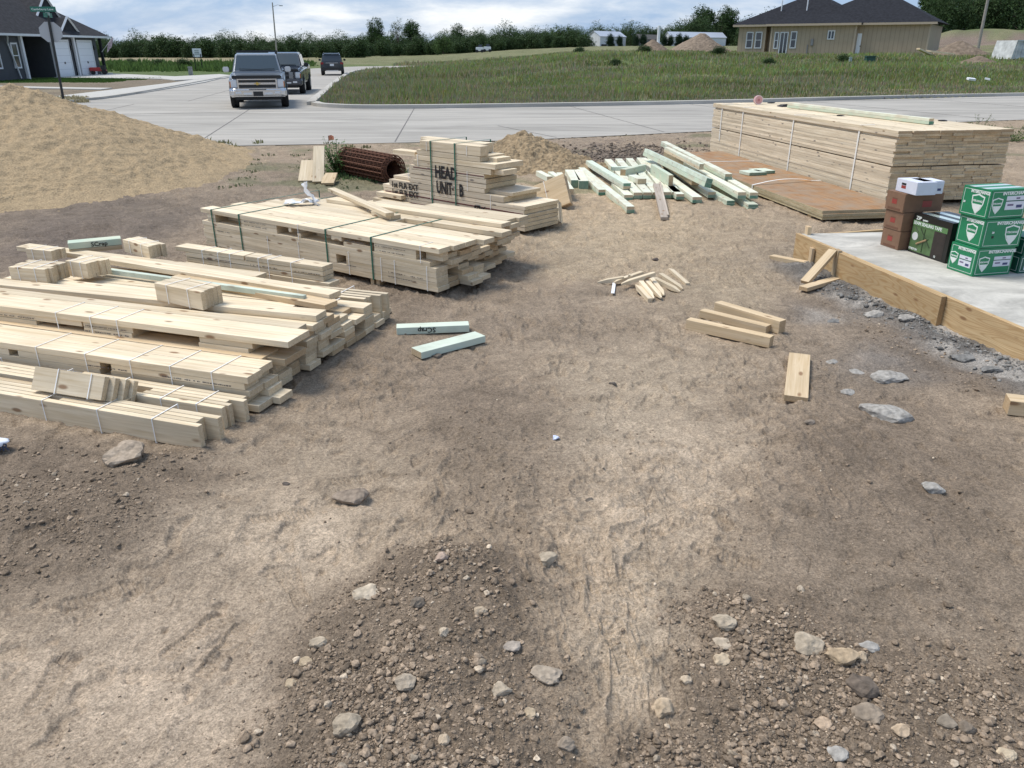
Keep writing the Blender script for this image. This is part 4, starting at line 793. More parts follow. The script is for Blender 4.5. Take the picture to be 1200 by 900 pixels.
r = thing_in(px_frame((82, 298), (144, 292), .30)[0], 'green_board', 'green board marked SCrap lying at an angle on the back of the left pile', 'plank'); r.location.z = .30; L = px_frame((82, 298), (144, 292), .30)[1]
board('board', 0, L, .0, .14, .0, .04, r, W2, W2E); board('board', 0, L, .0, .14, .042, .10, r, WG, WGE)
text('lettering', 'SCrap', .055, r, (L*.42, -.0035, .052), (math.pi/2, 0, 0), M_ink, offset=.0006)
r = pack('long tied bundle three boards deep bridging the back of the left pile', (219, 306), (379, 330), .25, 1, w=.14, h=.0401, strings=0, name='tied_bundle')
frL, LL = px_frame((219, 306), (379, 330), .25)
board('board', 0, LL+.07, -.02, .12, -.045, -.003, r, W1, W1E); board('board', .0, LL, .0, .14, .042, .082, r, W1, W1E); board('board', -.12, LL*.45, .0, .14, .084, .124, r, W1, W1E); board('board', LL*.46, LL, .0, .14, .084, .124, r, W1, W1E)
for k in (.15, .27, .36, .57, .64, .80): tie(r, LL*k, -.02, .14, -.045, .124)
stamps(r, [(.2, 0, .05, .35), (.75, 0, .05, .3), (1.2, 0, .05, .3)])
rb = thing_in(px_frame((36, 457), (118, 470), .155)[0], 'tied_pack', 'short tied pack leaning across the two nearest lumber bundles', 'lumber pack', 'short tied packs of offcuts on the left pile'); L = px_frame((36, 457), (118, 470), .155)[1]; rb.location.z = .158; rb.rotation_euler = (R(-28), 0, rb.rotation_euler.z)
for k, (d, q) in enumerate(((0, 0), (.025, .04), (.05, .08), (.065, .12))): board('board', d, L+d*1.5, q, q+.038, 0, .14, rb, W1, W1E, .0)
tie(rb, L*.35, 0, .16, 0, .14); tie(rb, L*.82, 0, .16, 0, .14)

# --- unit C with green plastic straps
oC = G(513, 343, .07); FC = (oC[0], oC[1], R(-34.8)); r = thing_in(FC, 'strapped_unit', 'wide lumber unit banded with four green straps in the middle of the yard', 'lumber unit')
cols = [(i*.165, .16) for i in range(9)]
Lc = -3.25
for ci, (n0, w) in enumerate(cols):
    tr = -.13*n0; z = .07; Lc = -3.25+.36*n0+max(0, n0-1.0)*3.2
    for k in range(5):
        e = tr-(0 if ci == 0 else random.choice((0, .1, .2, .04)))+random.uniform(-.02, .02)+(.16 if ci in (2, 3) and k < 3 else 0)
        m = random.choice(((W1, W1E), (W1, W1E), (W2, W2E)))
        if ci == 0 and k in (2, 3): q = along(394, FC, 0, .2); board('board', Lc, q, n0, n0+w, z, z+.042, r, *m, jit=.0); board('board', q+.13, e, n0, n0+w, z, z+.042, r, *m, jit=.0)
        else: board('board', Lc+random.uniform(-.02, .04), e, n0, n0+w, z, z+.042, r, *m, jit=.001)
        z += .042
    e = tr+random.choice((.02, -.1, .05))+(.02 if ci == 0 else 0); board('board', Lc, e, n0, n0+w, z, z+.045, r, W1, W1E, .001); z += .045
    for k in range(2):
        if ci == 0:
            for (p0, p1) in ((None, 326) if 0 else (243, 252), (282, 324), (348, 352) if k == 0 else (338, 341), (388, 400) if k else (402, 434), (438, 487)):
                board('board', along(p0, FC, 0, .35), along(p1, FC, 0, .35), n0+.004, n0+w-.01, z, z+.042, r, W1, W1E, .0)
            board('board', along(490, FC, 0, .35)+.02, tr-.0, n0+.08, n0+w, z, z+.042, r, W1, W1E, 0)
        else: board('board', Lc, tr-random.choice((0, .05, .15))+(0 if k else .04), n0, n0+w, z, z+.042, r, *random.choice(((W1, W1E), (W2, W2E))), jit=.001)
        z += .042
    if ci in (0, 1, 2, 3, 5, 6, 7, 8): board('board', Lc+(.0, .08, -.05, .1, .0, .04, .1, .05, 0)[ci], tr+(.03, .08, .10, .20, 0, .22, .05, .12, .14)[ci]-.02*(ci > 3), n0, n0+w, z, z+.045, r, W1, W1E, .001)
    else: board('board', Lc, tr-1.0, n0, n0+w, z, z+.045, r, W1, W1E, .001)
    if ci in (6, 7, 8): board('board', Lc+.5, tr+(.1, .06, .12)[ci-6], n0, n0+w, z+.045, z+.085, r, W1, W1E, .003)
zt = .07+.042*7+.09
for px in (250, 282, 383, 436): a = along(px, FC, -.0, .3); tie(r, a, -.001, 1.49, .07, zt, M_green_strap, .017)
for px in (446, 462, 500, 349, 408, 313): a = along(px, FC, 0, .3); tie(r, a, -.0005, .16, .07, .28)
for px in (350, 493): tie(r, along(px, FC, 0, .35), 0, .16, .31, zt)
for px, w in ((437, .10), (262, .1)): a = along(px, FC, 0, .03); [board('skid', a-.05+k*.07, a-.01+k*.07, 0.02, 1.45, .0, .068, r, W2, W2E) for k in (0, 1)]
stamps(r, [(along(p, FC, 0, zq), 0, zq, L) for p, zq, L in ((286, .355, .35), (286, .39, .35), (404, .385, .25), (440, .385, .35), (440, .345, .35), (455, .165, .4), (455, .125, .35), (404, .15, .15), (255, .24, .2))])
plank('long bare plank resting across the back of the green strapped unit', (384, 224), (452, 254), .50, .09, .035, W1, W1E)
plank('small wooden block on top of the green strapped unit', (435, 252), (458, 258), zt+.004, .12, .04, W1, W1E, name='wood_block', cat='block')
def crumple(name, label, cat, px, py, z, s, m, seed, flat=.35):
    x, y = G(px, py, z); r_ = random.Random(seed); root = empty(name, label, cat, (x, y, z))
    for k in range(3):
        bm = bmesh.new(); bmesh.ops.create_grid(bm, x_segments=7, y_segments=5, size=1)
        for v in bm.verts:
            u = v.co.x; v.co = Vector((u*s*r_.uniform(.75, 1.1), v.co.y*s*.35*r_.uniform(.5, 1.2), .012+abs(math.sin(u*3+k))*s*flat*r_.uniform(.2, 1)))
        o = bmo('fold', bm, m, root, True); sol = o.modifiers.new('s', 'SOLIDIFY'); sol.thickness = .002; o.rotation_euler = (r_.uniform(-.25, .25) if k < 2 else 1.0, r_.uniform(-.1, .1)-(.9 if k == 2 else 0), r_.uniform(0, 3) if k else .1); o.location = ((k-1)*s*.3, 0, .0+(s*.5 if k == 2 else 0))
    return root
M_film = mat('white_film', (.82, .83, .85), .25, coat=.4)
crumple('plastic_wrap', 'crumpled white plastic wrap sticking up on the green strapped unit', 'plastic sheet', 356, 240, zt+.004, .17, M_film, 3)

# --- unit D, lettered HEAD UNIT·B
oD = G(615, 272, .06); FD = (oD[0], oD[1], R(-42)); r = thing_in(FD, 'header_stack', 'stepped stack of wide headers marked HEAD UNIT-B and banded with two green straps', 'lumber unit')
def drow(pl, pr_, n0, n1, z0_, z1, k=1, m=(W1, W1E), red=False, j=.0):
    h = (z1-z0_)/k
    for i in range(k):
        board('header_board', along(pl, FD, n0, z0_+i*h)+random.uniform(-.03, .03)*(k > 1), along(pr_, FD, n0, z0_+i*h)+random.uniform(-.02, .02)*(k > 1), n0+random.uniform(0, .004), n1, z0_+i*h+.003, z0_+(i+1)*h-.001, r, *m, jit=j)
WD = (WS, WSE)
zc = lambda py: .06+(271-py)/121.0
drow(450, 615, 0, .62, .06, zc(236), 6, WD)
for zz in (zc(259), zc(247)): 
    b1_ = box('red_sheathing', along(452, FD, .004, zz), along(613, FD, .004, zz), -.001, .6, zz-.006, zz+.006, M_red, r)
drow(456, 590, 0, .60, zc(236), zc(227), 1, WD); drow(461, 600, .08, .60, zc(227)-.001, zc(222), 1, WD); 
drow(481, 568, -.0, .55, zc(227), zc(200), 4, WD); box('red_sheathing', along(484, FD, .003, .7), along(567, FD, .003, .7), -.001, .54, zc(203)-.005, zc(203)+.005, M_red, r)
drow(484, 575, 0, .52, zc(200), zc(192), 1); drow(460, 486, .10, .26, zc(190), zc(182.5), 1); drow(560, 590, .06, .30, zc(200)+.002, zc(192), 1); drow(487, 580, .0, .5, zc(192), zc(184), 1)
drow(488, 562, .0, .44, zc(184), zc(176), 1); drow(560, 582, .15, .40, zc(186), zc(178.5), 1); drow(492, 563, 0, .14, zc(176), zc(162), 1)
for k in range(2): drow(493, 563+6*k, .145+.14*k, .28+.14*k, zc(176), zc(162), 1)
for px in (506, 534): tie(r, along(px, FD, 0, .55), -.004, .62, .06, zc(162)+.002, M_green_strap, .02)
for px, q0, q1 in ((548, 199, 226), (575, 228, 247), (479, 206, 222), (490, 184, 200), (547, 164, 176), (500, 164, 176), (505, 237, 247)): tie(r, along(px, FD, 0, zc(q1)), 0, .45, zc(q1), zc(q0))
fz = (math.pi/2, 0, 0)
text('lettering', 'HEAD', .205, r, (along(510, FD, 0, zc(213)), -.006, zc(213.5)), fz, M_ink, offset=.007, sx=.72)
text('lettering', 'B', .205, r, (along(538.5, FD, 0, zc(236)), -.006, zc(236)), fz, M_ink, offset=.007, sx=.62)
text('lettering', 'UNIT·', .205, r, (along(512, FD, 0, zc(236)), -.006, zc(236)), fz, M_ink, offset=.007, sx=.585)
text('lettering', '1st FLR EXT', .105, r, (along(459, FD, 0, zc(237)), -.006, zc(238.5)), fz, M_ink, offset=.003, sx=.98)
text('lettering', '1st FLR EXT', .105, r, (along(459, FD, 0, zc(237)), -.006, zc(250)), fz, M_ink, offset=.003, sx=.98)
def diamond_mark(parent, a, z, s):
    bm = bmesh.new()
    P = [(-s, 0), (-s*.1, s*.75), (s, 0), (-s, 0), (-s, s*.7), (-s*.1, s*.75), (0, 0), (s, s*.7), (s*.3, s*.1)]
    for (x0, z0_), (x1, z1) in zip(P[:-1], P[1:]): tube_bm(bm, (a+x0, -.008, z+z0_), (a+x1, -.008, z+z1), .007, seg=5)
    return bmo('paint_mark', bm, M_ink, parent)
diamond_mark(r, along(563, FD, 0, zc(250)), zc(253), .085)
for a_, in ((-1.9,), (-.5,)): board('skid', a_-.05, a_+.05, .02, .58, -.0, .06, r, W2, W2E)
# planks poking out behind it at the left
for i, (p0, p1, z_, lab) in enumerate((((437, 236), (470, 244), .12, 'board end poking out at the lower left of the HEAD stack'), ((441, 229), (470, 234), .20, 'upper of two board ends poking out left of the HEAD stack'), ((428, 240), (465, 249), .05, 'longest low board end left of the HEAD stack'))):
    plank(lab, p0, p1, z_, .16, .05, name='board_end')
# header pieces propped against its right side
def sandwich(label, pxa, pya, pxb, pyb, w, th, lean, mm=(W2, W2E)):
    A = G(pxa, pya); B = G(pxb, pyb); L = math.hypot(B[0]-A[0], B[1]-A[1]); rt = empty('propped_header', label, 'header', (B[0], B[1], .10), math.atan2(B[1]-A[1], B[0]-A[0])); rt.rotation_euler = (lean, R(-24), rt.rotation_euler.z)
    for k, (m, q0, q1) in enumerate(((mm, 0, th*.42), (None, th*.42, th*.54), (mm, th*.54, th))):
        if m: board('face_board', -L, 0, q0, q1, 0, w, rt, *m, jit=0)
        else: box('red_sheathing', -L+.004, -.004, q0, q1, .004, w-.004, M_red, rt)
    tie(rt, -L*.45, 0, th, 0, w); return rt
sandwich('wide header propped at a slant against the right side of the HEAD stack', 612, 243, 668, 246, .44, .12, R(-30))
sandwich('lower header leaning at the foot of the HEAD stack, mostly hidden behind its corner', 606, 264, 655, 268, .32, .10, R(-42), (WS, WSE))

# --- brown sheet unit F and the big lumber unit E
oF = G(962, 262, 0); FF = (oF[0], oF[1], R(8.5)); r = thing_in(FF, 'sheet_unit', 'low stack of weathered brown sheets along the foot of the big lumber unit', 'sheet stack')
for k, (y0, y1) in enumerate(((0, 6.1),)):
    for q in range(3):
        ms = board_mesh(6.1, 1.2, .036, WO, WOE, .001)
        for p in ms.polygons: p.material_index = 0 if p.normal.z > .9 else 1
        o = link('sheet', ms, r); o.rotation_euler = (0, 0, math.pi/2+random.uniform(-.002, .002)); o.location = (.6+random.uniform(-.006, .006), 3.05+random.uniform(-.02, .02), .045+.018+q*.037)
for q in (.3, 1.9, 3.8, 5.6): board('skid', .02, 1.18, q, q+.09, .0, .044, r, W2, W2E)
bm = bmesh.new()
for k in range(14):
    x0 = -.01+k*.088; z_ = .157+.055*math.sin(min(1, k/13)*math.pi)*(1 if k < 12 else .4); x1 = x0+.088; z1 = .157+.055*math.sin(min(1, (k+1)/13)*math.pi)*(1 if k+1 < 12 else .4)
    vv = [bm.verts.new(p) for p in ((x0, 2.02+.02*k, z_), (x1, 2.04+.02*k, z1), (x1, 2.075+.02*k, z1), (x0, 2.055+.02*k, z_), (x0, 2.02+.02*k, z_+.003), (x1, 2.04+.02*k, z1+.003), (x1, 2.075+.02*k, z1+.003), (x0, 2.055+.02*k, z_+.003))]
    for f in ((0, 1, 2, 3), (4, 5, 6, 7), (0, 1, 5, 4), (2, 3, 7, 6)): bm.faces.new([vv[i] for i in f])
bmo('strap', bm, M_white_strap, r); box('strap', -.006, 1.19, 4.6, 4.635, .158, .161, M_white_strap, r)
box('strap', -.008, -.004, 2.02, 2.055, .02, .158, M_white_strap, r)
FE = (5.161, 10.982, .174); HE = 1.0
def unit(z0_, rows, label, ncol=8, seed=1):
    rt = thing_in(FE, 'lumber_unit', label, 'lumber unit', 'factory units of long boards at the right'); random.seed(seed)
    W = 1.74; t = .0385; cnt = 0; nb = 0
    for r_ in range(rows):
        off = random.choice((0, .5))*W/ncol*0
        wd = [W/ncol*random.uniform(.72, 1.28) for _ in range(ncol)]; sc = W/sum(wd); x = 0
        for c_ in range(ncol):
            w = wd[c_]*sc; z = z0_+r_*t; warm = r_ >= rows-2 and z0_ > .4; m = (W1, W2E) if r_ == rows-1 and z0_ > .4 else (WS, WSE)
            e = random.uniform(-.02, .02)+(-.035 if warm else 0)
            if (r_ == rows-3 and z0_ > .4 and c_ == 0): board('board', 1.5, 6.0, x+.03, x+w, z, z+t, rt, W2, W2E, 0)if 0 else None
            yy0 = e; yy1 = 6.05+random.uniform(-.02, .02)
            o = link('board', board_mesh(round(yy1-yy0, 2), round(w, 2)-.004, t-random.choice((.0012, .0018, .003)), m[0], m[1], .0015), rt); o.rotation_euler = (0, 0, math.pi/2); o.location = (x+w/2+(.03 if (c_ == 0 and r_ == rows-3 and z0_ > .4) else random.uniform(-.0015, .0015)-(.014 if warm and c_ == 0 else 0)), (yy0+yy1)/2, z+t/2); x += w
    return rt
uL = unit(.06, 12, 'lower unit of pale boards in the big stack beside the concrete slab', 8, 3)
for q in (.35, 2.0, 4.0, 5.6): board('skid', .0, 1.74, q, q+.09, .0, .058, uL, W2, W2E)
uU = unit(.06+12*.0385+.016, 12, 'upper unit of pale boards in the big stack, with white straps down its side', 8, 4)
for q in (.35, 2.0, 4.0, 5.6): board('spacer', .02, 1.72, q, q+.04, .06+12*.0385, .06+12*.0385+.0155, uU, W2, W2E)
zE = .06+24*.0385+.016
for q, zb in ((.85, .06), (2.75, .08), (4.65, .06), (5.6, .3)):
    box('strap', -.008, -.005, q, q+.035, zb, zE+.003, M_white_strap, uU).rotation_euler = (0, 0, 0); box('strap', -.006, .22, q, q+.035, zE+.0015, zE+.004, M_white_strap, uU)
for q in (.3, 1.7, 3.3): box('strap', -.004, 1.744, q+2.2, q+2.212, zE+.0015, zE+.003, M_green_strap, uU)
random.seed(12)
def in_frame(fr, a, n): return (fr[0]+a*math.cos(fr[2])-n*math.sin(fr[2]), fr[1]+a*math.sin(fr[2])+n*math.cos(fr[2]))
def board_at(name, label, cat, fr, a, n, z, L, w, t, m, e, rz, group=None):
    x, y = in_frame(fr, a, n); o = link(name, board_mesh(L, w, t, m, e), None); o.location = (x, y, z+t/2); o.rotation_euler = (0, 0, fr[2]+rz); return tag(o, label, cat, group)
A1 = G(921, 121, zE+.1); B1 = G(1096, 145, zE)
fr_, L_ = px_frame((922, 126), (1088, 146), zE+.005)
r = thing_in(fr_, 'doubled_plank', 'long cream over green doubled plank lying on top of the big lumber stack', 'plank'); r.location.z = zE+.005
board('board', 0, L_, 0, .09, 0, .042, r, WG, WGE, 0); board('board', 0, L_-.01, .004, .09, .043, .085, r, WC, W1E, 0)
def disc(name, label, cat, px, py, z, rad, th):
    x, y = G(px, py, z); rt = empty(name, label, cat, (x, y, z)); rt.rotation_euler = (0, 0, R(8)); bm = bmesh.new(); tube_bm(bm, (0, -th/2, rad), (0, th/2, rad), rad, seg=32); bmo('film', bm, mat('pink_film', (.62, .32, .31), .35, coat=.3), rt)
    bm = bmesh.new(); bmesh.ops.create_circle(bm, segments=32, radius=rad*1.0); bm.free()
    bm = bmesh.new()
    for i in range(32):
        a, b__ = 2*math.pi*i/32, 2*math.pi*(i+1)/32
        for sgn in (-1, 1):
            v = [bm.verts.new((math.cos(q)*rr_, sgn*(th/2+.001), rad+math.sin(q)*rr_)) for q, rr_ in ((a, rad*.86), (b__, rad*.86), (b__, rad*1.03), (a, rad*1.03))]; bm.faces.new(v)
    bmo('rim', bm, mat('pale_rim', (.75, .62, .6), .4), rt)
    bm = bmesh.new(); tube_bm(bm, (0, -th/2-.002, rad), (0, th/2+.002, rad), rad*.3, seg=20); bmo('core', bm, mat('pink_core', (.45, .17, .17), .5), rt); return rt
disc('tape_roll', 'round pink roll of film standing on the far end of the big lumber stack', 'tape roll', 888, 122.5, zE, .085, .05)
for k, (px, py, w) in enumerate(((920, 125, 24), (903, 121, 10), (985, 136, 8), (1104, 142, 9))):
    x, y = G(px, py, zE); s = w/F_PX*14/2; co, fa = ico(2, 77+k, .25, .4); me = bpy.data.meshes.new('debris'); me.from_pydata([(p[0]*s*1.3, p[1]*s, p[2]*s) for p in co], [], fa.tolist())
    o = link('torn_wrap', me, None, mat('torn_black', (.02, .018, .02), .7)); o.location = (x, y, zE+.012); tag(o, ['largest scrap of black wrap on the far top of the big lumber stack', 'small dark scrap beside the pink roll', 'dark scrap in the middle of the big stack top', 'dark scrap past the near end of the doubled plank'][k], 'scrap')
plank('left of two short green blocks on the brown sheets', (866, 203), (878, 206), .16, .32, .045, WM, WGE, name='green_block', cat='block'); plank('right of two short green blocks on the brown sheets', (877, 201), (889, 204), .16, .30, .045, WM, WGE, name='green_block', cat='block')

# --- pile G, green-washed studs
gG = 'green-washed studs in the far middle pile'
def stud2(label, pA, pB, z, w=.10, t=.09, z2=None, m1=(WG, WGE), m2=(WC, W1E), roll=0, single=False):
    A = G(*pA, z); zb = z if z2 is None else z2; B = G(*pB, zb); d = Vector((B[0]-A[0], B[1]-A[1], zb-z)); L = d.length; ax = d.normalized(); nn = Vector((-ax.y, ax.x, 0)).normalized(); up = ax.cross(nn)
    rt = empty('doubled_stud', label, 'stud', (0, 0, 0), 0, gG); M = Matrix((ax, nn, up)).transposed().to_4x4(); M.translation = Vector((*B, zb)); rt.matrix_world = M @ Matrix.Rotation(roll, 4, 'X')
    rt.location = Vector((*B, zb)); rt.rotation_euler = (M @ Matrix.Rotation(roll, 4, 'X')).to_euler()
    if single: board('stud', -L, 0, 0, w, 0, t, rt, *m1, jit=0)
    else: board('stud', -L, 0, 0, w, 0, t*.5, rt, *m1, jit=0); board('stud', -L+.01, -.005, .002, w, t*.5+.001, t, rt, *m2, jit=0)
    tie(rt, -L*.35, 0, w, 0, t, w=.006); return rt
stud2('leftmost long doubled stud of the green pile, cream on green, nearest end on the dirt', (669, 195), (734, 250), .0, .11, .09)
stud2('second doubled stud from the left, tucked against the leftmost one', (675, 204), (701, 229), .0, .12, .085)
stud2('green topped doubled stud raised on blocks third from the left', (686, 194), (730, 222), .09, .12, .09, None, (WC, W1E), (WM, WGE))
stud2('short stud end under the green topped doubled stud', (716, 219), (731, 235), .0, .13, .08)
for k in range(5):
    stud2(['leftmost', 'second', 'third', 'fourth', 'rightmost'][k]+' stud of the flat deck in the middle of the green pile', (708+12.5*k, 192-.6*k), (742+11.2*k, 233-.2*k), .02, .13, .09)
stud2('doubled stud with its end sticking out right of the deck', (750, 199), (792, 234), .03, .12, .08)
stud2('longest low doubled stud in front of the crossed studs', (748, 190), (811, 238), .02, .14, .085)
stud2('stud hidden low under the crossed studs, only its dark end showing', (775, 195), (829, 232), .03, .12, .085)
stud2('wide dark stud end under the twisted green stud', (770, 190), (810, 217), .12, .12, .09, None, (W2, W2E), (WS, WSE))
stud2('twisted bright green doubled stud lying across the top of the pile', (753, 182), (825, 219), .20, .10, .13, .20, (WG, WGE), (WM, WGE), R(-14))
stud2('raised stud with one green edge, between the twisted stud and the far one', (778, 178), (819, 199), .28, .075, .09, None, (W1, W1E), (WC, W1E))
stud2('farthest long doubled stud, cream topped and highest in the pile', (774, 171), (849, 211), .24, .115, .09, .20)
stud2('long doubled stud third from the right, its end hanging over', (800, 196), (864, 233), .12, .12, .09)
stud2('long doubled stud second from the right, side by side with the third', (806, 190), (878, 233), .12, .12, .085)
stud2('rightmost stud of the green pile, lying on the ground with a dark split end', (812, 206), (876, 247), .0, .14, .085, None, (WG, WGE), (WG, WGE))
stud2('short low stud end left of the rightmost one', (800, 214), (851, 242), .0, .12, .08, None, (WG, WGE), (WG, WGE))
plank('short upright green block on the deck of studs', (762, 204), (783, 218), .11, .07, .16, WG, W2E, name='green_block', cat='block')
plank('small wedge shaped green block lying askew on the deck', (733, 206), (757, 200), .11, .10, .10, WG, W2E, name='green_block', cat='block')
plank('pale block at the left of the deck beside the wedge', (736, 211), (747, 216), .11, .14, .08, WC, W1E, name='pale_block', cat='block')
plank('thin green stick lying crosswise behind the wedge block', (717, 200), (741, 200), .11, .10, .06, WM, WGE, name='green_stick', cat='stick')
plank('weathered split grey lath leaning from the deck down to the dirt', (765, 218), (774, 258), .11, .09, .04, WT, WT, z2=.0, name='lath', cat='lath')
plank('narrow weathered strip beside the split lath', (772, 216), (781, 255), .115, .03, .04, WT, WT, z2=.005, name='lath', cat='lath')
for k, (p0, p1, lab) in enumerate((((628, 206), (641, 213), 'leftmost white edged stick behind the propped header'), ((642, 207), (652, 214), 'middle white edged stick behind the propped header'), ((652, 208), (665, 228), 'rightmost white edged stick beside the propped header'))):
    plank(lab, p0, p1, .10, .09, .08, WC, W1E, name='stick', cat='stick')
plank('left of two green ended blocks standing by the propped header', (662, 208), (669, 221), .0, .15, .13, WC, WGE, name='green_block', cat='block'); plank('right of two green ended blocks standing by the propped header', (672, 208), (678, 222), .0, .15, .13, WC, WGE, name='green_block', cat='block')

# --- scraps on the dirt
def lz(px, py): return lot_z(*G(px, py))+.002
sc = plank('mint green scrap board with upside down SCrap writing, the rear of two', (465, 392.5), (550, 389), .012, .10, .055, WM, W1E, name='scrap_board', cat='scrap board')
t_ = text('lettering', 'SCrap', .055, sc, (.02, -.053, .020), (math.pi/2, math.pi, 0), M_ink, offset=.0008); 
plank('plain mint green scrap board, the front of two', (494, 421), (569, 401), .012, .13, .05, WM, W1E, name='scrap_board', cat='scrap board')
gb = 'three short posts lying together on the dirt'
plank('front post of three, with smudges on its side', (803, 386), (901, 408), .015, .075, .08, W2, W2E, name='short_post', cat='post', group=gb)
plank('middle post of three lying on the dirt', (819, 372), (897, 391.5), .015, .075, .06, W2, W2E, name='short_post', cat='post', group=gb)
plank('rear post of three, the tallest', (836, 368), (912, 391.5), .015, .08, .10, W2, W2E, name='short_post', cat='post', group=gb)
plank('lone flat pale board lying alone on the dirt pointing at the camera', (924, 419), (918, 469.5), .012, .14, .04, W2, W2E, name='flat_board', cat='board')
plank('scrap of wood cut by the right picture edge', (1180, 486), (1230, 492), .012, .12, .09, W2, W2E, name='wood_scrap', cat='scrap')
plank('small wood offcut lying behind the slab near the brown sheets', (1023, 280), (1036, 282), .02, .10, .09, W2, W2E, name='wood_scrap', cat='scrap')
def stake_mesh(L, w, t):
    bm = bmesh.new(); box_bm(bm, 0, L-.09, -w/2, w/2, -t/2, t/2); 
    P = [bm.verts.new(p) for p in ((L-.09, -w/2, -t/2), (L-.09, w/2, -t/2), (L-.09, w/2, t/2), (L-.09, -w/2, t/2))]; Q = [bm.verts.new(p) for p in ((L, -.006, -.006), (L, .006, -.006), (L, .006, .006), (L, -.006, .006))]
    for i in range(4): bm.faces.new((P[i], P[(i+1) % 4], Q[(i+1) % 4], Q[i]))
    bm.faces.new(Q); me = bpy.data.meshes.new('stake'); bm.to_mesh(me); bm.free(); me.materials.append(W1); return me
gs = 'pointed stakes scattered in the middle of the yard'
for (p0, p1, z0_, z1, lab) in (((731, 326), (700, 331), .07, .03, 'leftmost pointed stake of the scatter, lying level'), ((752, 320), (720, 331), .06, .05, 'stake behind the crossing ones at the back of the scatter'), ((767, 321), (728, 333), .12, .06, 'stake lying crosswise on top of the scatter'),
        ((751, 331), (766, 350), .07, .03, 'stake in the middle of the scatter pointing at the camera, left of a pair'), ((757, 329), (775, 349), .06, .03, 'stake in the middle of the scatter pointing at the camera, right of a pair'), ((763, 327), (778, 346), .04, .02, 'thin stake tucked right of the middle pair'),
        ((767, 327), (797, 342), .04, .02, 'front stake of the parallel two on the right of the scatter'), ((774, 322), (800, 339), .04, .02, 'rear stake of the parallel two on the right of the scatter'), ((806, 334), (784, 315), .02, .02, 'lone stake apart on the far right of the scatter'), ((762, 352), (745, 334), .02, .05, 'short stake end under the middle pair'), ((739, 322), (734, 333), .12, .03, 'stub standing up at the back of the scatter')):
    A = Vector((*G(*p0, z0_), z0_)); B = Vector((*G(*p1, z1), z1)); L = (B-A).length; ax = (B-A).normalized(); n_s = Vector((-ax.y, ax.x, 0)).normalized(); up = ax.cross(n_s)
    o = link('stake', stake_mesh(L, .042, .036), None); M = Matrix((ax, n_s, up)).transposed().to_4x4(); M.translation = A; o.location = A; o.rotation_euler = M.to_euler(); tag(o, lab, 'stake', gs)
plank('white plastic strip among the stakes', (718, 331), (716, 344), .03, .03, .006, M_white, M_white, name='plastic_strip', cat='plastic strip')
rock(752, 345, 11, 'dark stone between the stakes', col=(.09, .08, .075)); rock(768, 305, 8, 'small dark clod on tan dust behind the stakes', col=(.11, .09, .08)); rock(512, 419, 16, 'dark crumb of soil right of the mint scraps', col=(.13, .11, .09), squash=.3); rock(718, 449, 9, 'dark pebble in the middle of the yard', col=(.14, .12, .10)); rock(453, 369, 12, 'dark clod at the corner of the left pile', col=(.13, .11, .095))
def litter():
    x, y = G(652, 517); co, fa = ico(2, 5, .5, 1.2); me = bpy.data.meshes.new('litter'); me.from_pydata([(p[0]*.032, p[1]*.022, p[2]*.03) for p in co], [], fa.tolist()); o = link('crumpled_litter', me, None, mat('litter_blue', (.55, .6, .78), .3, noise=.3, nscale=40)); o.location = (x, y, lot_z(x, y)+.012); tag(o, 'crumpled bluish white litter on the packed dirt', 'litter')
    x, y = G(-6, 532); co, fa = ico(3, 8, .6, .5); rt = empty('plastic_bag', 'white plastic bag with dark print at the left picture edge', 'bag', (x, y, lot_z(x, y)+.045)); me = bpy.data.meshes.new('bag'); me.from_pydata([(p[0]*.115, p[1]*.075, p[2]*.085) for p in co], [], fa.tolist())
    for p in me.polygons: p.use_smooth = True
    link('bag', me, rt, mat('bag_white', (.75, .77, .82), .35, coat=.3)); text('lettering', 'OUR', .055, rt, (.0, -.078, -.030), (R(72), 0, R(22)), mat('ink_blue', (.02, .03, .06), .6), offset=.001)
litter()

# --- slab with forms
z_s = .26; aS = R(-80); oS = G(1107, 386, .0); FS = (oS[0], oS[1], aS)      # along +a towards camera, +n away to the right
NX = 1
M_slab = concrete('slab_concrete', (.45, .43, .385), .36, True)
fS = lambda a, n: in_frame(FS, a, n)
b0 = along(992, FS, 0, .2); 
SL = [fS(-2.28, .002), fS(1.9, .002), fS(1.9, 6.0), fS(-1.75, 6.0)]
bm = bmesh.new(); v = [bm.verts.new((x, y, z_s)) for x, y in SL]; f = bm.faces.new(v); f.normal_update()
if f.normal.z < 0: f.normal_flip()
rr2 = bmesh.ops.extrude_face_region(bm, geom=[f]); bmesh.ops.translate(bm, vec=(0, 0, -z_s-.05), verts=[g for g in rr2['geom'] if isinstance(g, bmesh.types.BMVert)]); bmesh.ops.recalc_face_normals(bm, faces=bm.faces)
tag(bmo('foundation_slab', bm, M_slab), 'pale concrete slab foundation inside wooden forms at the right', 'concrete slab')
def fboard(label, a0, a1, n0, n1, z0_, z1, rz=0, **k): 
    x, y = fS((a0+a1)/2, (n0+n1)/2); o = link('form_board', board_mesh(a1-a0, n1-n0, z1-z0_, WP, WPE), None); o.location = (x, y, (z0_+z1)/2); o.rotation_euler = (0, 0, aS+rz); return tag(o, label, 'form board', 'form boards round the slab')
fboard('far form board of the slab, behind the triangular brace', -2.30, b0+.30, -.040, -.001, -.02, .262)
fboard('middle form board of the slab, with a dark knot at its right end', b0, 0, -.088, -.043, -.03, .268)
fboard('near form board of the slab with bold oval grain, running out of the picture', b0+.303, 1.9, -.040, -.001, -.03, .262)
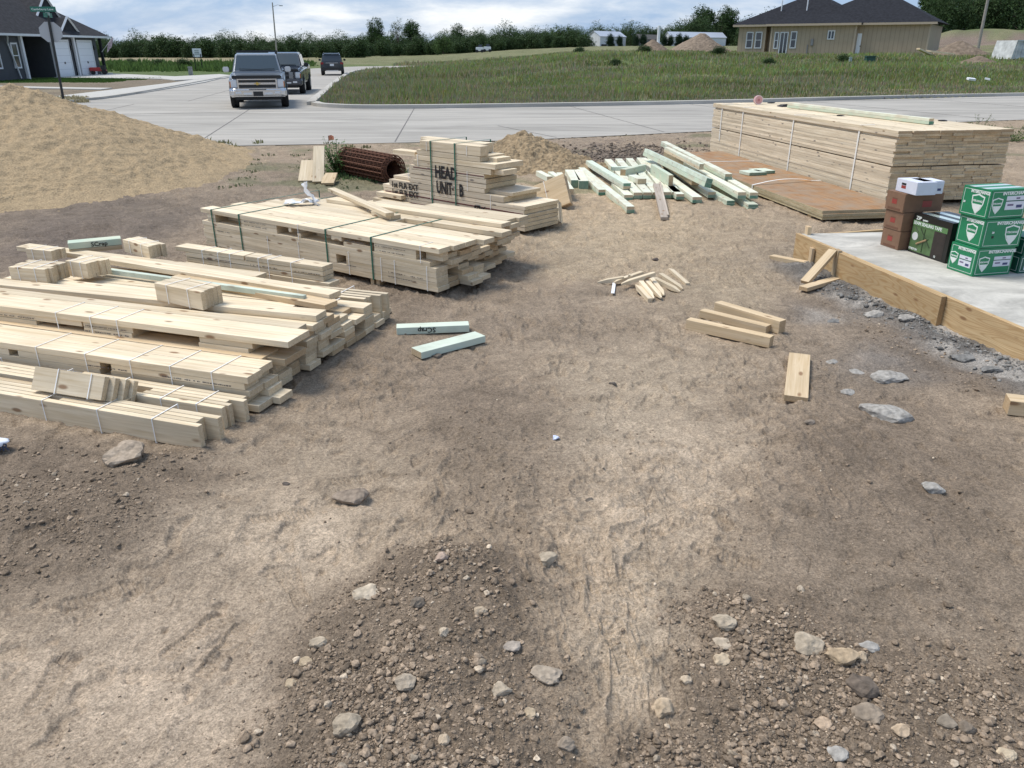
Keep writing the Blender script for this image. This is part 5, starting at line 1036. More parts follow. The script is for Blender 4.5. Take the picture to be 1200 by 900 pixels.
fb = fS(-2.30, .02); o = link('form_board', board_mesh(1.6, .04, .27, WP, WPE), None); o.location = (*fS(-2.33, .83), .12); o.rotation_euler = (0, 0, aS+math.pi/2+.12); tag(o, 'end form board at the far side of the slab', 'form board')
def free_board(label, P, Q, w, t, m=WP, e=WPE, name='brace', cat='brace', roll=0):
    P = Vector(P); Q = Vector(Q); ax = (Q-P).normalized(); nn = Vector((-ax.y, ax.x, 0)); nn = nn.normalized() if nn.length > .05 else Vector((1, 0, 0)); up = ax.cross(nn); o = link(name, board_mesh((Q-P).length, w, t, m, e), None)
    M = Matrix((ax, nn, up)).transposed().to_4x4() @ Matrix.Rotation(roll, 4, 'X'); o.location = (P+Q)/2; o.rotation_euler = M.to_euler(); return tag(o, label, cat)
p_top = Vector((*fS(b0+.0, -.07), .25)); 
free_board('vertical stake nailed to the form where two boards meet', (*fS(b0-.05, -.064), -.02), (*fS(b0-.05, -.064), .285), .038, .09, name='form_stake', cat='stake', m=W2, e=W2E)
g1_ = G(943, 338, .02); g2_ = G(990, 338, .02)
free_board('diagonal brace from the form stake down to the dirt', (*G(943, 331, .03), .03), (*fS(b0-.08, -.10), .27), .085, .035, W2, W2E)
free_board('flat brace lying on the dirt from the form stake outwards', (*G(941, 339, .03), .035), (*fS(b0+.04, -.10), .03), .085, .035, W2, W2E)
free_board('pointed stake lying on the dirt left of the slab corner', (*G(904, 301, .03), .03), (*G(953, 311, .03), .035), .085, .04, W2, W2E, name='lying_stake', cat='stake')
free_board('stake top standing behind the far form board', (*fS(-2.25, .06), -.02), (*fS(-2.25, .06), .34), .04, .085, W2, W2E, name='form_stake', cat='stake')
free_board('second stake inside the triangular brace', (*fS(b0-.5, -.06), -.02), (*fS(b0-.5, -.06), .20), .03, .07, W2, W2E, name='form_stake', cat='stake')

# --- boxes on the slab
def face_text(name, s, size, parent, a, z, m, side='F', W=0, D=0, off=.001, sx=1, ext=.0005, sy=1):
    if side == 'F': return text(name, s, size, parent, (a, -.0018, z), (math.pi/2, 0, 0), m, ext=ext, offset=off, sx=sx, sy=sy)
    return text(name, s, size, parent, (-.0018, a, z), (math.pi/2, 0, -math.pi/2), m, ext=ext, offset=off, sx=sx, sy=sy)
def panel(name, parent, side, a0, a1, z0_, z1, m, th=.001, p=None):
    if side == 'F': return box(name, a0, a1, -th-.0004*(p or 0), .0002, z0_, z1, m, parent)
    if side == 'L': return box(name, -th-.0004*(p or 0), .0002, min(a0, a1), max(a0, a1), z0_, z1, m, parent)
def poly_panel(name, parent, side, pts, m, th=.0016):
    bm = bmesh.new(); A = []; B = []
    for a, z in pts:
        if side == 'F': A.append(bm.verts.new((a, -th, z))); B.append(bm.verts.new((a, .0002, z)))
        else: A.append(bm.verts.new((-th, a, z))); B.append(bm.verts.new((.0002, a, z)))
    bm.faces.new(A); bm.faces.new(B[::-1]); n = len(pts)
    for i in range(n): bm.faces.new((A[i], B[i], B[(i+1) % n], A[(i+1) % n]))
    bmesh.ops.recalc_face_normals(bm, faces=bm.faces); return bmo(name, bm, m, parent)
M_gbox = mat('green_carton', (.012, .20, .085), .45, noise=.06, nscale=15); M_dgbox = mat('dark_green_carton', (.008, .085, .055), .45); M_kraft = mat('kraft_carton', (.205, .115, .068), .8, noise=.08, nscale=20); M_kd = mat('kraft_dark', (.15, .07, .04), .8)
M_wbox = mat('white_carton', (.66, .68, .76), .5, noise=.03); M_blackbox = mat('black_carton', (.010, .011, .010), .3); M_label = mat('paper_label', (.62, .64, .70), .5); M_redp = mat('red_print', (.30, .045, .035), .5); M_wp = mat('white_print', (.72, .76, .72), .5); M_tape = mat('clear_tape', (.55, .66, .60), .12, coat=.6)
def carton(name, label, x, y, z, rz, W, D, H, m, group=None):
    rt = empty(name, label, 'box', (x, y, z), rz, group); bm = bmesh.new(); box_bm(bm, 0, W, 0, D, 0, H); bmo('carton', bm, m, rt, bev=.003); return rt
def shield(rt, side, a, z, s):
    P = [(-.5, .5), (-.25, .56), (0, .64), (.25, .56), (.5, .5), (.46, .05), (.3, -.28), (0, -.62), (-.3, -.28), (-.46, .05)]; sg = 1 if side == 'F' else -1
    poly_panel('emblem', rt, side, [(a+sg*p[0]*s, z+p[1]*s) for p in P], M_wp); poly_panel('emblem', rt, side, [(a+sg*p[0]*s*.84, z+p[1]*s*.86) for p in P], M_gbox, .0020)
    poly_panel('emblem', rt, side, [(a+sg*p[0]*s*.78, z-.02*s+min(p[1], .02)*s*.86) for p in P if p[1] < .1]+[(a-sg*.40*s, z+.02*s), (a+sg*.40*s, z+.02*s)][:0], M_wp, .0024)
    face_text('lettering', 'INTERCHANGE', s*.17, rt, a-sg*.46*s if side == 'F' else a+.46*s, z+.13*s, M_wp, side, sx=.72, off=.0006).location[1 if side == 'F' else 0] = -.0026
def ship_label(rt, side, a, z, w, h):
    sg = 1 if side == 'F' else -1; panel('label', rt, side, a, a+sg*w, z, z+h, M_label, .0012)
    for (u0, u1, v0, v1, m) in ((.0, 1, .60, .68, M_dgbox), (.1, .42, .28, .42, mat('print_grey', (.15, .12, .2), .6)), (.58, .88, .12, .34, mat('print_dark', (.05, .06, .15), .6)), (.5, .7, .76, .88, mat('print_grey', (.15, .12, .2), .6))):
        panel('label_print', rt, side, a+sg*w*u0, a+sg*w*u1, z+h*v0, z+h*v1, m, .0012, 1)
def frame_lines(rt, W, D, H, m, t=.003, i=.018):
    for side, L in (('F', W), ('L', D)):
        bm = bmesh.new()
        for (a0, a1, q0, q1) in ((i, L-i, i, i+t), (i, L-i, H-i-t, H-i), (i, i+t, i, H-i), (L-i-t, L-i, i, H-i)):
            if side == 'F': box_bm(bm, a0, a1, -.0009, .0002, q0, q1)
            else: box_bm(bm, -.0009, .0002, a0, a1, q0, q1)
        bmo('print_line', bm, m, rt)
gc = G(1139, 324.5, z_s); rzg = R(14); gH = .236; gG2 = 'green INTERCHANGE cartons stacked on the slab'.replace('INTERCHANGE ', '')
for k, (lab, dx, rz) in enumerate((('lowest of three stacked bright green cartons on the slab', 0, 0), ('middle of three stacked bright green cartons on the slab', .012, R(-2.5)), ('topmost of three stacked bright green cartons on the slab', .006, R(1.5)))):
    W, D = .37, .29; rt = carton('green_carton', lab, gc[0]+dx-.0, gc[1]+dx*.4, z_s+k*(gH+.001), rzg+rz, W, D, gH-.002, M_gbox, gG2)
    frame_lines(rt, W, D, gH-.002, M_wp)
    face_text('lettering', 'INTERCHANGE', .035, rt, .11, gH-.045, M_wp, 'F', sx=1.12, off=.0016); face_text('lettering', 'INTERCHANGE', .034, rt, .205, gH-.045, M_wp, 'L', sx=.82, off=.0016)
    if k == 0: shield(rt, 'F', .085, .10, .105); ship_label(rt, 'F', .18, .075, .165, .085); shield(rt, 'L', .235, .11, .085); ship_label(rt, 'L', .175, .06, .13, .09)
    if k == 1: shield(rt, 'F', .27, .10, .135); shield(rt, 'L', .13, .105, .12); face_text('lettering', '20', .022, rt, .08, .12, M_wp, 'F'); box('label_print', .085, .105, -.002, .0002, .08, .10, M_ink, rt)
    if k == 2: shield(rt, 'F', .075, .105, .105); ship_label(rt, 'F', .16, .07, .19, .11); shield(rt, 'L', .12, .105, .13); face_text('lettering', '20', .022, rt, .265, .10, M_wp, 'L')
    if k == 2:
        for q in (.085, .205): box('tape', .0, W, q-.03, q+.03, gH-.0018, gH-.0006, M_tape, rt)
x_, y_ = G(1190, 320, z_s)
for k, lab in enumerate(('lower dark green carton with a white label at the right picture edge', 'upper dark green carton at the right picture edge')):
    rt = carton('dark_green_carton', lab, x_+.0+.01*k, y_-.02+.0*k, z_s+k*.151, R(10), .36, .26, .15, M_dgbox, 'dark green cartons on the slab'); frame_lines(rt, .36, .26, .15, M_wp)
    ship_label(rt, 'L', .20, .045, .10, .075); panel('label', rt, 'F', .05, .30, .03, .12, M_label); panel('label_print', rt, 'F', .05, .30, .088, .10, M_redp, .0012, 1)
# black tape carton
t0 = G(1063, 294, z_s); t1 = G(1107, 309, z_s); at_ = math.atan2(t1[1]-t0[1], t1[0]-t0[0]); TW = math.hypot(t1[0]-t0[0], t1[1]-t0[1])
def tape_box():
    W, H, D = TW, .355, .36; fr_ = (t0[0], t0[1], at_); rt = empty('tape_carton', 'black and green carton of SEAM SEALING TAPE beside the brown boxes', 'box', (t0[0], t0[1], z_s), at_)
    bm = bmesh.new(); box_bm(bm, 0, W, 0, D, 0, H); bmo('carton', bm, M_blackbox, rt, bev=.003)
    panel('banner', rt, 'F', .01, W-.045, H-.105, H-.058, mat('banner_green', (.10, .21, .075), .5)); panel('picture', rt, 'F', .012, W*.60, .018, H-.108, mat('picture_green', (.075, .135, .05), .5, noise=.35, nscale=12)); panel('picture', rt, 'F', W*.60, W-.05, .018, H-.108, mat('picture_brown', (.03, .022, .018), .5, noise=.4, nscale=12))
    face_text('lettering', 'SEAM SEALING TAPE', .040, rt, .018, H-.093, M_wp, 'F', sx=W/.50, off=.001)
    face_text('lettering', 'ZIP', .042, rt, .04, H-.048, M_wp, 'F', off=.0015, sx=1.1); face_text('lettering', 'system', .024, rt, .125, H-.048, M_wp, 'F')
    face_text('lettering', 'ZIP', .045, rt, .33, H-.10, M_wp, 'L') if 0 else None
    for i, (a, z, s, tx) in enumerate(((.015, .030, .026, 'STRETCH'), (W-.15, .022, .024, '12'))): face_text('lettering', tx, s, rt, a, z, M_wp, 'F', sx=1).location[1] = -.003
    bm = bmesh.new(); tube_bm(bm, (.065, -.003, .155), (.065, .0, .155), .037, seg=24); bmo('picture', bm, mat('picture_white', (.6, .62, .6), .5), rt)
    bm = bmesh.new()
    for (x0, z0_, x1, z1) in ((.10, .09, .24, .16), (.12, .24, .27, .09), (.18, .24, .18, .03), (.10, .20, .05, .24)): tube_bm(bm, (x0, -.0016, z0_), (x1, -.0016, z1), .005, seg=5)
    bmo('picture', bm, mat('picture_dark', (.03, .05, .02), .5), rt); bm = bmesh.new(); tube_bm(bm, (.10, -.003, .09), (.22, -.003, .15), .009, seg=6); bmo('picture', bm, mat('picture_tan', (.34, .23, .12), .5), rt)
    box('tape', .02, W-.02, .06, .13, H+.0002, H+.0014, M_tape, rt); box('tape', .02, W-.02, .2, .27, H+.0002, H+.0014, M_tape, rt)
tape_box()
# brown cartons: faces seen: left (towards -x) and front; frame so that local F faces the camera-right and L faces left
k0 = G(1055.5, 293.5, z_s)
rb_ = R(14)
for k, lab in enumerate(('lowest of three brown cartons at the far corner of the slab', 'middle of three brown cartons at the far corner of the slab', 'top brown carton, longer than the two below it, under the white box')):
    W = .22 if k < 2 else .42; D = .25; H = .172; rt = carton('brown_carton', lab, k0[0]-.03-.004*k+(0 if k < 2 else -.01), k0[1]+.004*k, z_s+k*(H+.002), rb_, W, D, H, M_kraft, 'brown cartons on the slab')
    panel('print', rt, 'L', .10, .165, .065, .115, M_redp); panel('print', rt, 'L', .10, .165, .108, .12, M_kd, .001, 1); panel('print', rt, 'L', .04, .21, .012, .03, M_kd)
    if k == 2: panel('print', rt, 'F', .20, .30, .045, .10, M_redp); panel('print', rt, 'F', .20, .30, .10, .112, M_kd)
rt = carton('white_carton', 'white box with a small red and black mark on top of the brown cartons', k0[0]-.05, k0[1]+.04, z_s+3*.149+.012, R(6), .20, .30, .115, M_wbox)
rt.location = (*G(1073, 229, z_s+.525), z_s+.5225); rt.rotation_euler.z = R(10)
panel('print', rt, 'L', .155, .22, .035, .062, M_redp); panel('print', rt, 'L', .155, .22, .066, .085, M_ink)
rt2 = carton('white_carton', 'second white box with a printed label just behind the first one', rt.location.x+.085, rt.location.y+.07, z_s+.5225, R(8), .21, .2, .115, M_wbox); panel('label', rt2, 'F', .135, .20, .02, .09, M_label); panel('label_print', rt2, 'F', .15, .185, .028, .05, mat('print_dark', (.05, .06, .15), .6), .0012, 1)

# ------------------------------------------------------------------ vehicles
M_glass = mat('car_glass', (.035, .05, .06), .05, spec=.8); M_tyre = mat('tyre', (.02, .02, .021), .8); M_rim = mat('rim', (.42, .43, .45), .3, metal=.8); M_chrome = mat('chrome', (.62, .63, .65), .18, metal=1)
M_lamp = mat('lamp_lens', (.62, .64, .66), .15, coat=.5); M_amber = mat('amber_lens', (.6, .2, .05), .2); M_redl = mat('red_lens', (.25, .01, .01), .2, coat=.5); M_under = mat('underbody', (.012, .012, .013), .8)
def loft(name, secs, m, parent, bev=False, cap=True, smooth=False):
    """secs: list of (y, [(x,z)...]) right half profile from bottom to top; mirrored"""
    bm = bmesh.new(); rings = []
    for y, hp in secs:
        pts = [(x, z) for x, z in hp]+[(-x, z) for x, z in hp[::-1]]; rings.append([bm.verts.new((x, y, z)) for x, z in pts])
    n = len(rings[0])
    for A, B in zip(rings[:-1], rings[1:]):
        for i in range(n): bm.faces.new((A[i], A[(i+1) % n], B[(i+1) % n], B[i]))
    if cap: bm.faces.new(rings[0][::-1]); bm.faces.new(rings[-1])
    bmesh.ops.recalc_face_normals(bm, faces=bm.faces); bmesh.ops.bevel(bm, geom=[e for e in bm.edges if len(e.link_faces) == 2 and e.calc_face_angle(0) > .5], offset=.045, segments=3, affect='EDGES')
    return bmo(name, bm, m, parent, smooth)
def quad(name, P, m, parent, th=.006):
    bm = bmesh.new(); v = [bm.verts.new(p) for p in P]; f = bm.faces.new(v); f.normal_update(); n = f.normal.copy()
    r_ = bmesh.ops.extrude_face_region(bm, geom=[f]); bmesh.ops.translate(bm, vec=n*th, verts=[g for g in r_['geom'] if isinstance(g, bmesh.types.BMVert)]); bmesh.ops.recalc_face_normals(bm, faces=bm.faces); return bmo(name, bm, m, parent)
def wheel(rt, x, y, rad=.38, w=.24):
    s = 1 if x > 0 else -1; wh = bpy.data.objects.new('wheel', None); C.objects.link(wh); wh.parent = rt; wh.location = (x, y, rad)
    bm = bmesh.new(); tube_bm(bm, (-w/2, 0, 0), (w/2, 0, 0), rad, seg=28); bmo('tyre', bm, M_tyre, wh, bev=.02)
    bm = bmesh.new(); tube_bm(bm, (s*w/2-s*.02, 0, 0), (s*w/2+s*.008, 0, 0), rad*.62, seg=20); bmo('rim', bm, M_rim, wh); return wh
def pickup(label, loc, rz, paint, dark=False, W=1.0, group='vehicles parked along the side street'):
    rt = empty('pickup_truck', label, 'pickup truck', loc, rz, group)
    def s(w, b, sh, t, tw): return [(w*.90, b), (w, b+.10), (w*1.0, sh), (tw, t)]
    loft('body', [(.0, s(.93*W, .50, .98, 1.04, .84*W)), (.10, s(.98*W, .42, 1.02, 1.12, .86*W)), (1.35, s(1.0*W, .42, 1.12, 1.20, .90*W)), (3.75, s(1.0*W, .42, 1.16, 1.24, .95*W)), (3.80, s(1.0*W, .45, 1.20, 1.28, .96*W)), (5.72, s(.99*W, .5, 1.20, 1.28, .96*W))], paint, rt)
    loft('cab', [(1.30, [(.90*W, 1.15), (.86*W, 1.22)]), (1.98, [(.90*W, 1.2), (.74*W, 1.83)]), (2.3, [(.90*W, 1.2), (.74*W, 1.875)]), (3.3, [(.90*W, 1.2), (.74*W, 1.87)]), (3.65, [(.90*W, 1.2), (.75*W, 1.80)]), (3.78, [(.90*W, 1.2), (.85*W, 1.26)])], paint, rt)
    quad('windshield', [(-.80*W, 1.36, 1.265), (.80*W, 1.36, 1.265), (.70*W, 1.93, 1.785), (-.70*W, 1.93, 1.785)], M_glass, rt, .012)
    for q in (-1, 1):
        quad('side_window', [(q*.897*W, 1.62, 1.25), (q*.897*W, 2.55, 1.25), (q*.765*W, 2.55, 1.77), (q*.765*W, 2.08, 1.77)][::q], M_glass, rt, .012)
        quad('side_window', [(q*.897*W, 2.63, 1.25), (q*.897*W, 3.5, 1.25), (q*.770*W, 3.4, 1.77), (q*.765*W, 2.63, 1.77)][::q], M_glass, rt, .012)
        box('door_gap', min(q*1.001*W, q*1.006*W), max(q*1.001*W, q*1.006*W), 2.58, 2.595, .5, 1.12, M_under, rt)
        mr = box('mirror', q*1.12*W-.11, q*1.12*W+.11, 1.55, 1.68, 1.21, 1.40, mat('mirror_white', (.6, .61, .62), .3, metal=.3) if not dark else M_black, rt, .03); box('mirror_arm', min(q*.92*W, q*1.05*W), max(q*.92*W, q*1.05*W), 1.6, 1.64, 1.22, 1.27, M_black, mr)
        for y in (1.0, 4.55):
            bm = bmesh.new(); tube_bm(bm, (q*.90*W, y, .42), (q*1.006*W, y, .42), .47, seg=26); bmo('wheel_arch', bm, M_under, rt); wheel(rt, q*.90*W, y, .40, .27)
    # front
    G_ = M_black
    box('grille', -.66*W, .66*W, -.035, .0, .70, 1.0, G_, rt, .006)
    bmc = M_chrome if not dark else mat('dark_chrome', (.10, .10, .11), .3, metal=.6)
    for z0_, z1 in ((.985, 1.02), (.825, .895), (.68, .715)): box('grille_bar', -.68*W, .68*W, -.065, -.03, z0_, z1, bmc, rt, .006)
    for q in (-1, 1): box('grille_bar', q*.67*W-.025, q*.67*W+.025, -.062, -.03, .68, 1.02, bmc, rt, .006)
    bm = bmesh.new(); P = [(-.11, .01), (-.035, .01), (-.035, .045), (.035, .045), (.035, .01), (.11, .01), (.11, -.02), (.035, -.02), (.035, -.05), (-.035, -.05), (-.035, -.02), (-.11, -.02)]; 
    A = [bm.verts.new((x, -.085, .86+z)) for x, z in P]; B = [bm.verts.new((x, -.062, .86+z)) for x, z in P]; bm.faces.new(A); bm.faces.new(B[::-1])
    for i in range(12): bm.faces.new((A[i], B[i], B[(i+1) % 12], A[(i+1) % 12]))
    bmesh.ops.recalc_face_normals(bm, faces=bm.faces)
    if not dark: bmo('emblem', bm, mat('gold', (.55, .38, .10), .3, metal=.7), rt)
    else: bm.free()
    for q in (-1, 1):
        hl = box('headlight', q*.82*W-.13, q*.82*W+.13, -.045, .10, .72, 1.0, M_lamp, rt, .03); box('turn_lamp', q*.93*W-.02, q*.93*W+.02, -.05, .06, .74, .93, M_amber, hl, .008)
    loft('bumper', [(-.20, [(.80*W, .44), (.84*W, .50), (.84*W, .66), (.78*W, .69)]), (-.12, [(.97*W, .40), (1.0*W, .46), (1.0*W, .67), (.96*W, .71)]), (.30, [(1.0*W, .42), (1.01*W, .48), (1.01*W, .66), (.98*W, .70)])], bmc, rt)
    box('number_plate', -.17, .17, -.225, -.205, .44, .60, M_black, rt, .004); box('air_dam', -.82*W, .82*W, -.10, .1, .30, .43, M_under, rt, .02); box('bumper_slot', -.30, .30, -.212, -.20, .645, .672, M_black, rt)
    for q in (-1, 1): box('fog_lamp', q*.68*W-.10, q*.68*W+.10, -.215, -.19, .52, .60, M_lamp, rt, .01); box('bumper_slot', q*.36*W-.14, q*.36*W+.14, -.209, -.195, .50, .56, M_lamp, rt)
    box('hood_shield', -.86*W, .86*W, -.02, .10, 1.045, 1.135, M_black, rt, .02)
    for q in (-1, 1): box('wiper', q*.36-.32, q*.36+.32, 1.34, 1.37, 1.30, 1.318, M_black, rt).rotation_euler = (0, q*-.03, 0)
    return rt
M_silver = mat('silver_paint', (.20, .22, .245), .28, metal=.45, coat=.6); M_charc = mat('charcoal_paint', (.045, .052, .065), .25, metal=.3, coat=.8); M_suv = mat('dark_suv_paint', (.035, .042, .05), .3, metal=.3, coat=.7)
p1 = G(305, 127.5); T1 = pickup('silver pickup truck facing the camera with a gold cross emblem on its grille', (p1[0], p1[1], .006), R(15), M_silver)
rk = box('headache_rack', -.78, .78, 3.7, 3.76, 1.90, 1.96, M_black, T1); 
for q in (-.74, .74): box('rack_post', q-.03, q+.03, 3.7, 3.76, 1.3, 1.92, M_black, rk)
box('ladder', .70, .78, 3.2, 5.3, 1.86, 1.93, M_black, T1).rotation_euler = (0, 0, 0)
p2 = G(346, 110.5); T2 = pickup('dark charcoal pickup truck parked right behind the silver one', (p2[0]-.55, p2[1]-.3, .006), R(9), M_charc, True)
box('grille_chrome', .40, .62, -.09, -.05, .70, 1.02, M_chrome, T2, .02)
def suv(label, loc, rz):
    rt = empty('suv', label, 'car', loc, rz, 'vehicles parked along the side street'); s = lambda w, b, sh, t, tw: [(w*.92, b), (w, b+.12), (w, sh), (tw, t)]
    loft('body', [(0, s(.90, .42, .85, 1.0, .84)), (.12, s(.94, .36, .95, 1.08, .86)), (3.2, s(.95, .34, .95, 1.06, .86)), (4.6, s(.90, .4, .8, .92, .78))], M_suv, rt)
    loft('cabin', [(.06, [(.86, .98), (.84, 1.08)]), (.40, [(.86, .98), (.68, 1.64)]), (1.2, [(.86, .98), (.68, 1.72)]), (2.4, [(.86, .98), (.68, 1.70)]), (3.3, [(.86, .98), (.80, 1.06)])], M_suv, rt)
    quad('rear_window', [(.76, .14, 1.16), (-.76, .14, 1.16), (-.63, .36, 1.57), (.63, .36, 1.57)], M_glass, rt, .012)
    for q in (-1, 1):
        quad('side_window', [(q*.86, .5, 1.08), (q*.86, 2.9, 1.08), (q*.70, 2.3, 1.6), (q*.70, .7, 1.6)][::q], M_glass, rt, .012); box('tail_lamp', q*.80-.12, q*.80+.12, -.03, .12, .86, 1.03, M_redl, rt, .02)
        box('mirror', q*1.04-.10, q*1.04+.10, 2.7, 2.85, 1.10, 1.26, M_black, rt, .03); wheel(rt, q*.82, .85, .36, .24); wheel(rt, q*.82, 3.6, .36, .24)
        box('roof_rail', q*.62-.02, q*.62+.02, .6, 2.3, 1.715, 1.76, M_chrome, rt, .01)
    box('bumper', -.90, .90, -.10, .12, .36, .62, M_black, rt, .03); box('number_plate', -.16, .16, -.045, -.02, .74, .90, mat('plate', (.65, .67, .7), .4), rt); box('trim_bar', -.5, .5, -.03, -.005, .95, .98, M_chrome, rt)
    box('spoiler', -.64, .64, .28, .5, 1.66, 1.70, M_suv, rt, .01); box('skid_plate', -.5, .5, -.11, .0, .34, .42, M_chrome, rt, .01)
ps = G(390, 88.6); suv('dark sport utility car seen from behind, farthest of the parked vehicles', (ps[0], ps[1], .006), R(11))

# ------------------------------------------------------------------ left-hand house (charcoal, three garage fronts)
def shingle(name, col):
    if name in MATS: return MATS[name]
    m = mat(name, col, .9, noise=.3, nscale=4, bump=.02, bscale=6, spec=.15); return m
M_shL = shingle('shingle_grey', (.038, .038, .042)); M_shR = shingle('shingle_dark', (.020, .021, .026)); M_siding = mat('charcoal_siding', (.052, .056, .064), .7, noise=.08, nscale=3); M_trim = mat('white_trim', (.66, .67, .68), .5); M_dark = mat('dark_recess', (.012, .013, .016), .8); M_door = mat('garage_white', (.72, .74, .77), .45)
M_win = mat('window_glass', (.03, .04, .05), .05, spec=.8)
def prism(name, tris, m, parent):
    bm = bmesh.new()
    for P in tris: bm.faces.new([bm.verts.new(p) for p in P])
    bmesh.ops.remove_doubles(bm, verts=bm.verts, dist=.001); bmesh.ops.recalc_face_normals(bm, faces=bm.faces); return bmo(name, bm, m, parent)
def hip(name, x0, x1, y0, y1, z, rise, m, parent, axis='y', e0=1.0, e1=1.0, th=.16):
    """hip roof over a rectangle; ridge along axis; e0/e1 = hip run at each end relative to the half width"""
    if axis == 'y': xc = (x0+x1)/2; h = (x1-x0)/2; A = (xc, y0+h*e0, z+rise); B = (xc, y1-h*e1, z+rise)
    else: yc = (y0+y1)/2; h = (y1-y0)/2; A = (x0+h*e0, yc, z+rise); B = (x1-h*e1, yc, z+rise)
    c = [(x0, y0, z), (x1, y0, z), (x1, y1, z), (x0, y1, z)]; d = [(a, b, z-th) for a, b, _ in c]
    if axis == 'y': T = [(c[0], c[1], A), (c[1], c[2], B, A), (c[2], c[3], B), (c[3], c[0], A, B)]
    else: T = [(c[0], c[1], B, A), (c[1], c[2], B), (c[2], c[3], A, B), (c[3], c[0], A)]
    rf = prism(name, T+[(c[0], c[3], c[2], c[1])], m, parent)
    return rf
def window(parent, face, a0, a1, z0_, z1, off, div=1, cross=True, fr=.10, m=None):
    """window on a wall whose outside normal is +x ('x') at x=off or -y ('y') at y=off"""
    bm = bmesh.new(); 
    def bx(bm_, u0, u1, w0, w1, d0, d1):
        if face == 'x': box_bm(bm_, off+d0, off+d1, u0, u1, w0, w1)
        else: box_bm(bm_, u0, u1, off-d1, off-d0, w0, w1)
    for (u0, u1, w0, w1) in ((a0-fr, a1+fr, z1, z1+fr), (a0-fr, a1+fr, z0_-fr, z0_), (a0-fr, a0, z0_, z1), (a1, a1+fr, z0_, z1)): bx(bm, u0, u1, w0, w1, 0, .06)
    for k in range(1, div): u = a0+(a1-a0)*k/div; bx(bm, u-.04, u+.04, z0_, z1, 0, .055)
    if cross: zm = (z0_+z1)/2; bx(bm, a0, a1, zm-.03, zm+.03, 0, .05)
    f = bmo('window', bm, m or M_trim, parent); bm = bmesh.new(); bx(bm, a0, a1, z0_, z1, 0, .02); bmo('pane', bm, M_win, f); return f
def house_left():
    rt = empty('grey_house', 'charcoal grey house with dark hipped roof and white garage doors at the left edge', 'house', (-35.4, 0, 0)); y0 = 44; zE_ = 2.95
    yp = lambda px, x=0.0: ( (600-px)/F_PX )and (((35.4-x)*F_PX/(600-px)) - .392*.5)/cs
    bm = bmesh.new(); box_bm(bm, -12, 0, y0, yp(28), 0, zE_); box_bm(bm, -12, -2.0, yp(28), yp(61), 0, zE_); box_bm(bm, -12, 0, yp(61), yp(115), 0, zE_); bmo('wall', bm, M_siding, rt)
    box('entry_recess', -2.0, -1.96, yp(28)+.01, yp(61)-.01, 0, zE_, M_dark, rt)
    for k, (a, b) in enumerate(((66, 81.5), (93, 108.5))):
        d = box('garage_door', .0, .05, yp(a), yp(b), .02, 2.55, M_door, rt)
        for z in (.55, 1.05, 1.55, 2.05): box('panel_line', .051, .054, yp(a)+.05, yp(b)-.05, z, z+.02, mat('panel_grey', (.45, .47, .5), .6), d)
        box('handle', .05, .09, (yp(a)+yp(b))/2-.06, (yp(a)+yp(b))/2+.06, .95, 1.1, M_black, d)
        for q in (yp(a)-.18, yp(b)+.02): box('door_trim', .0, .07, q, q+.14, 0, 2.72, M_trim, rt)
        box('door_trim', .0, .068, yp(a)-.18, yp(b)+.16, 2.56, 2.72, M_trim, rt)
        l = box('wall_lamp', .02, .16, yp(b)+.25, yp(b)+.42, 1.95, 2.3, M_black, rt)
    box('dark_panel', .0, .03, yp(86), yp(91), 0, 2.75, M_dark, rt)
    for px in (27, 62.5, 88): q = yp(px); box('white_column', .0, .18, q-.12, q+.12, 0, zE_, M_trim, rt)
    window(rt, 'x', yp(15.5), yp(21.5), .85, 2.35, 0.0, 1)
    window(rt, 'x', yp(-8), yp(-1), .85, 2.35, 0.0, 1)
    bm = bmesh.new(); tube_bm(bm, (.1, yp(18), .1), (.1, yp(11), 2.4), .05, seg=8); tube_bm(bm, (.1, yp(11), 2.4), (.38, yp(8), 2.85), .05, seg=8); bmo('downspout', bm, M_trim, rt)
    p = box('porch_post', -.25, -.05, yp(122)-.1, yp(122)+.1, 0, zE_, M_dark, rt); box('porch_floor', -4, .2, yp(115), yp(126), .02, .12, M_walk, rt)
    yE = yp(126)
    box('gutter', .42, .56, y0-1, yE+.25, zE_-.06, zE_+.09, M_trim, rt); box('gutter', -7.3, .56, yE+.11, yE+.25, zE_-.06, zE_+.09, M_trim, rt); box('soffit', -7, .42, y0-1, yE+.1, zE_-.05, zE_-.01, M_trim, rt)
    hip('roof', -7.2, .45, 55, yE+.15, zE_+.08, 2.55, M_shL, rt, 'y')
    hip('roof', -15, .44, y0-4, yp(88), zE_+.07, 5.9, M_shL, rt, 'y')
    for k, (px, x, z, w, h) in enumerate(((66, -1.6, 4.15, 1.9, 1.75), (87, -.1, 3.35, 1.25, 1.0))):
        yc = yp(px, x); gb_ = prism('gable', [((x, yc-w, z), (x, yc+w, z), (x, yc, z+h)), ((x, yc-w, z), (x, yc, z+h), (x-3, yc, z+h), (x-3, yc-w, z)), ((x, yc+w, z), (x-3, yc+w, z), (x-3, yc, z+h), (x, yc, z+h))], M_shL, rt)
        bm = bmesh.new()
        for s in (-1, 1): tube_bm(bm, (x+.05, yc+s*(w+.12), z-.06), (x+.05, yc, z+h+.06), .10, seg=4)
        bmo('gable_trim', bm, M_trim, gb_)
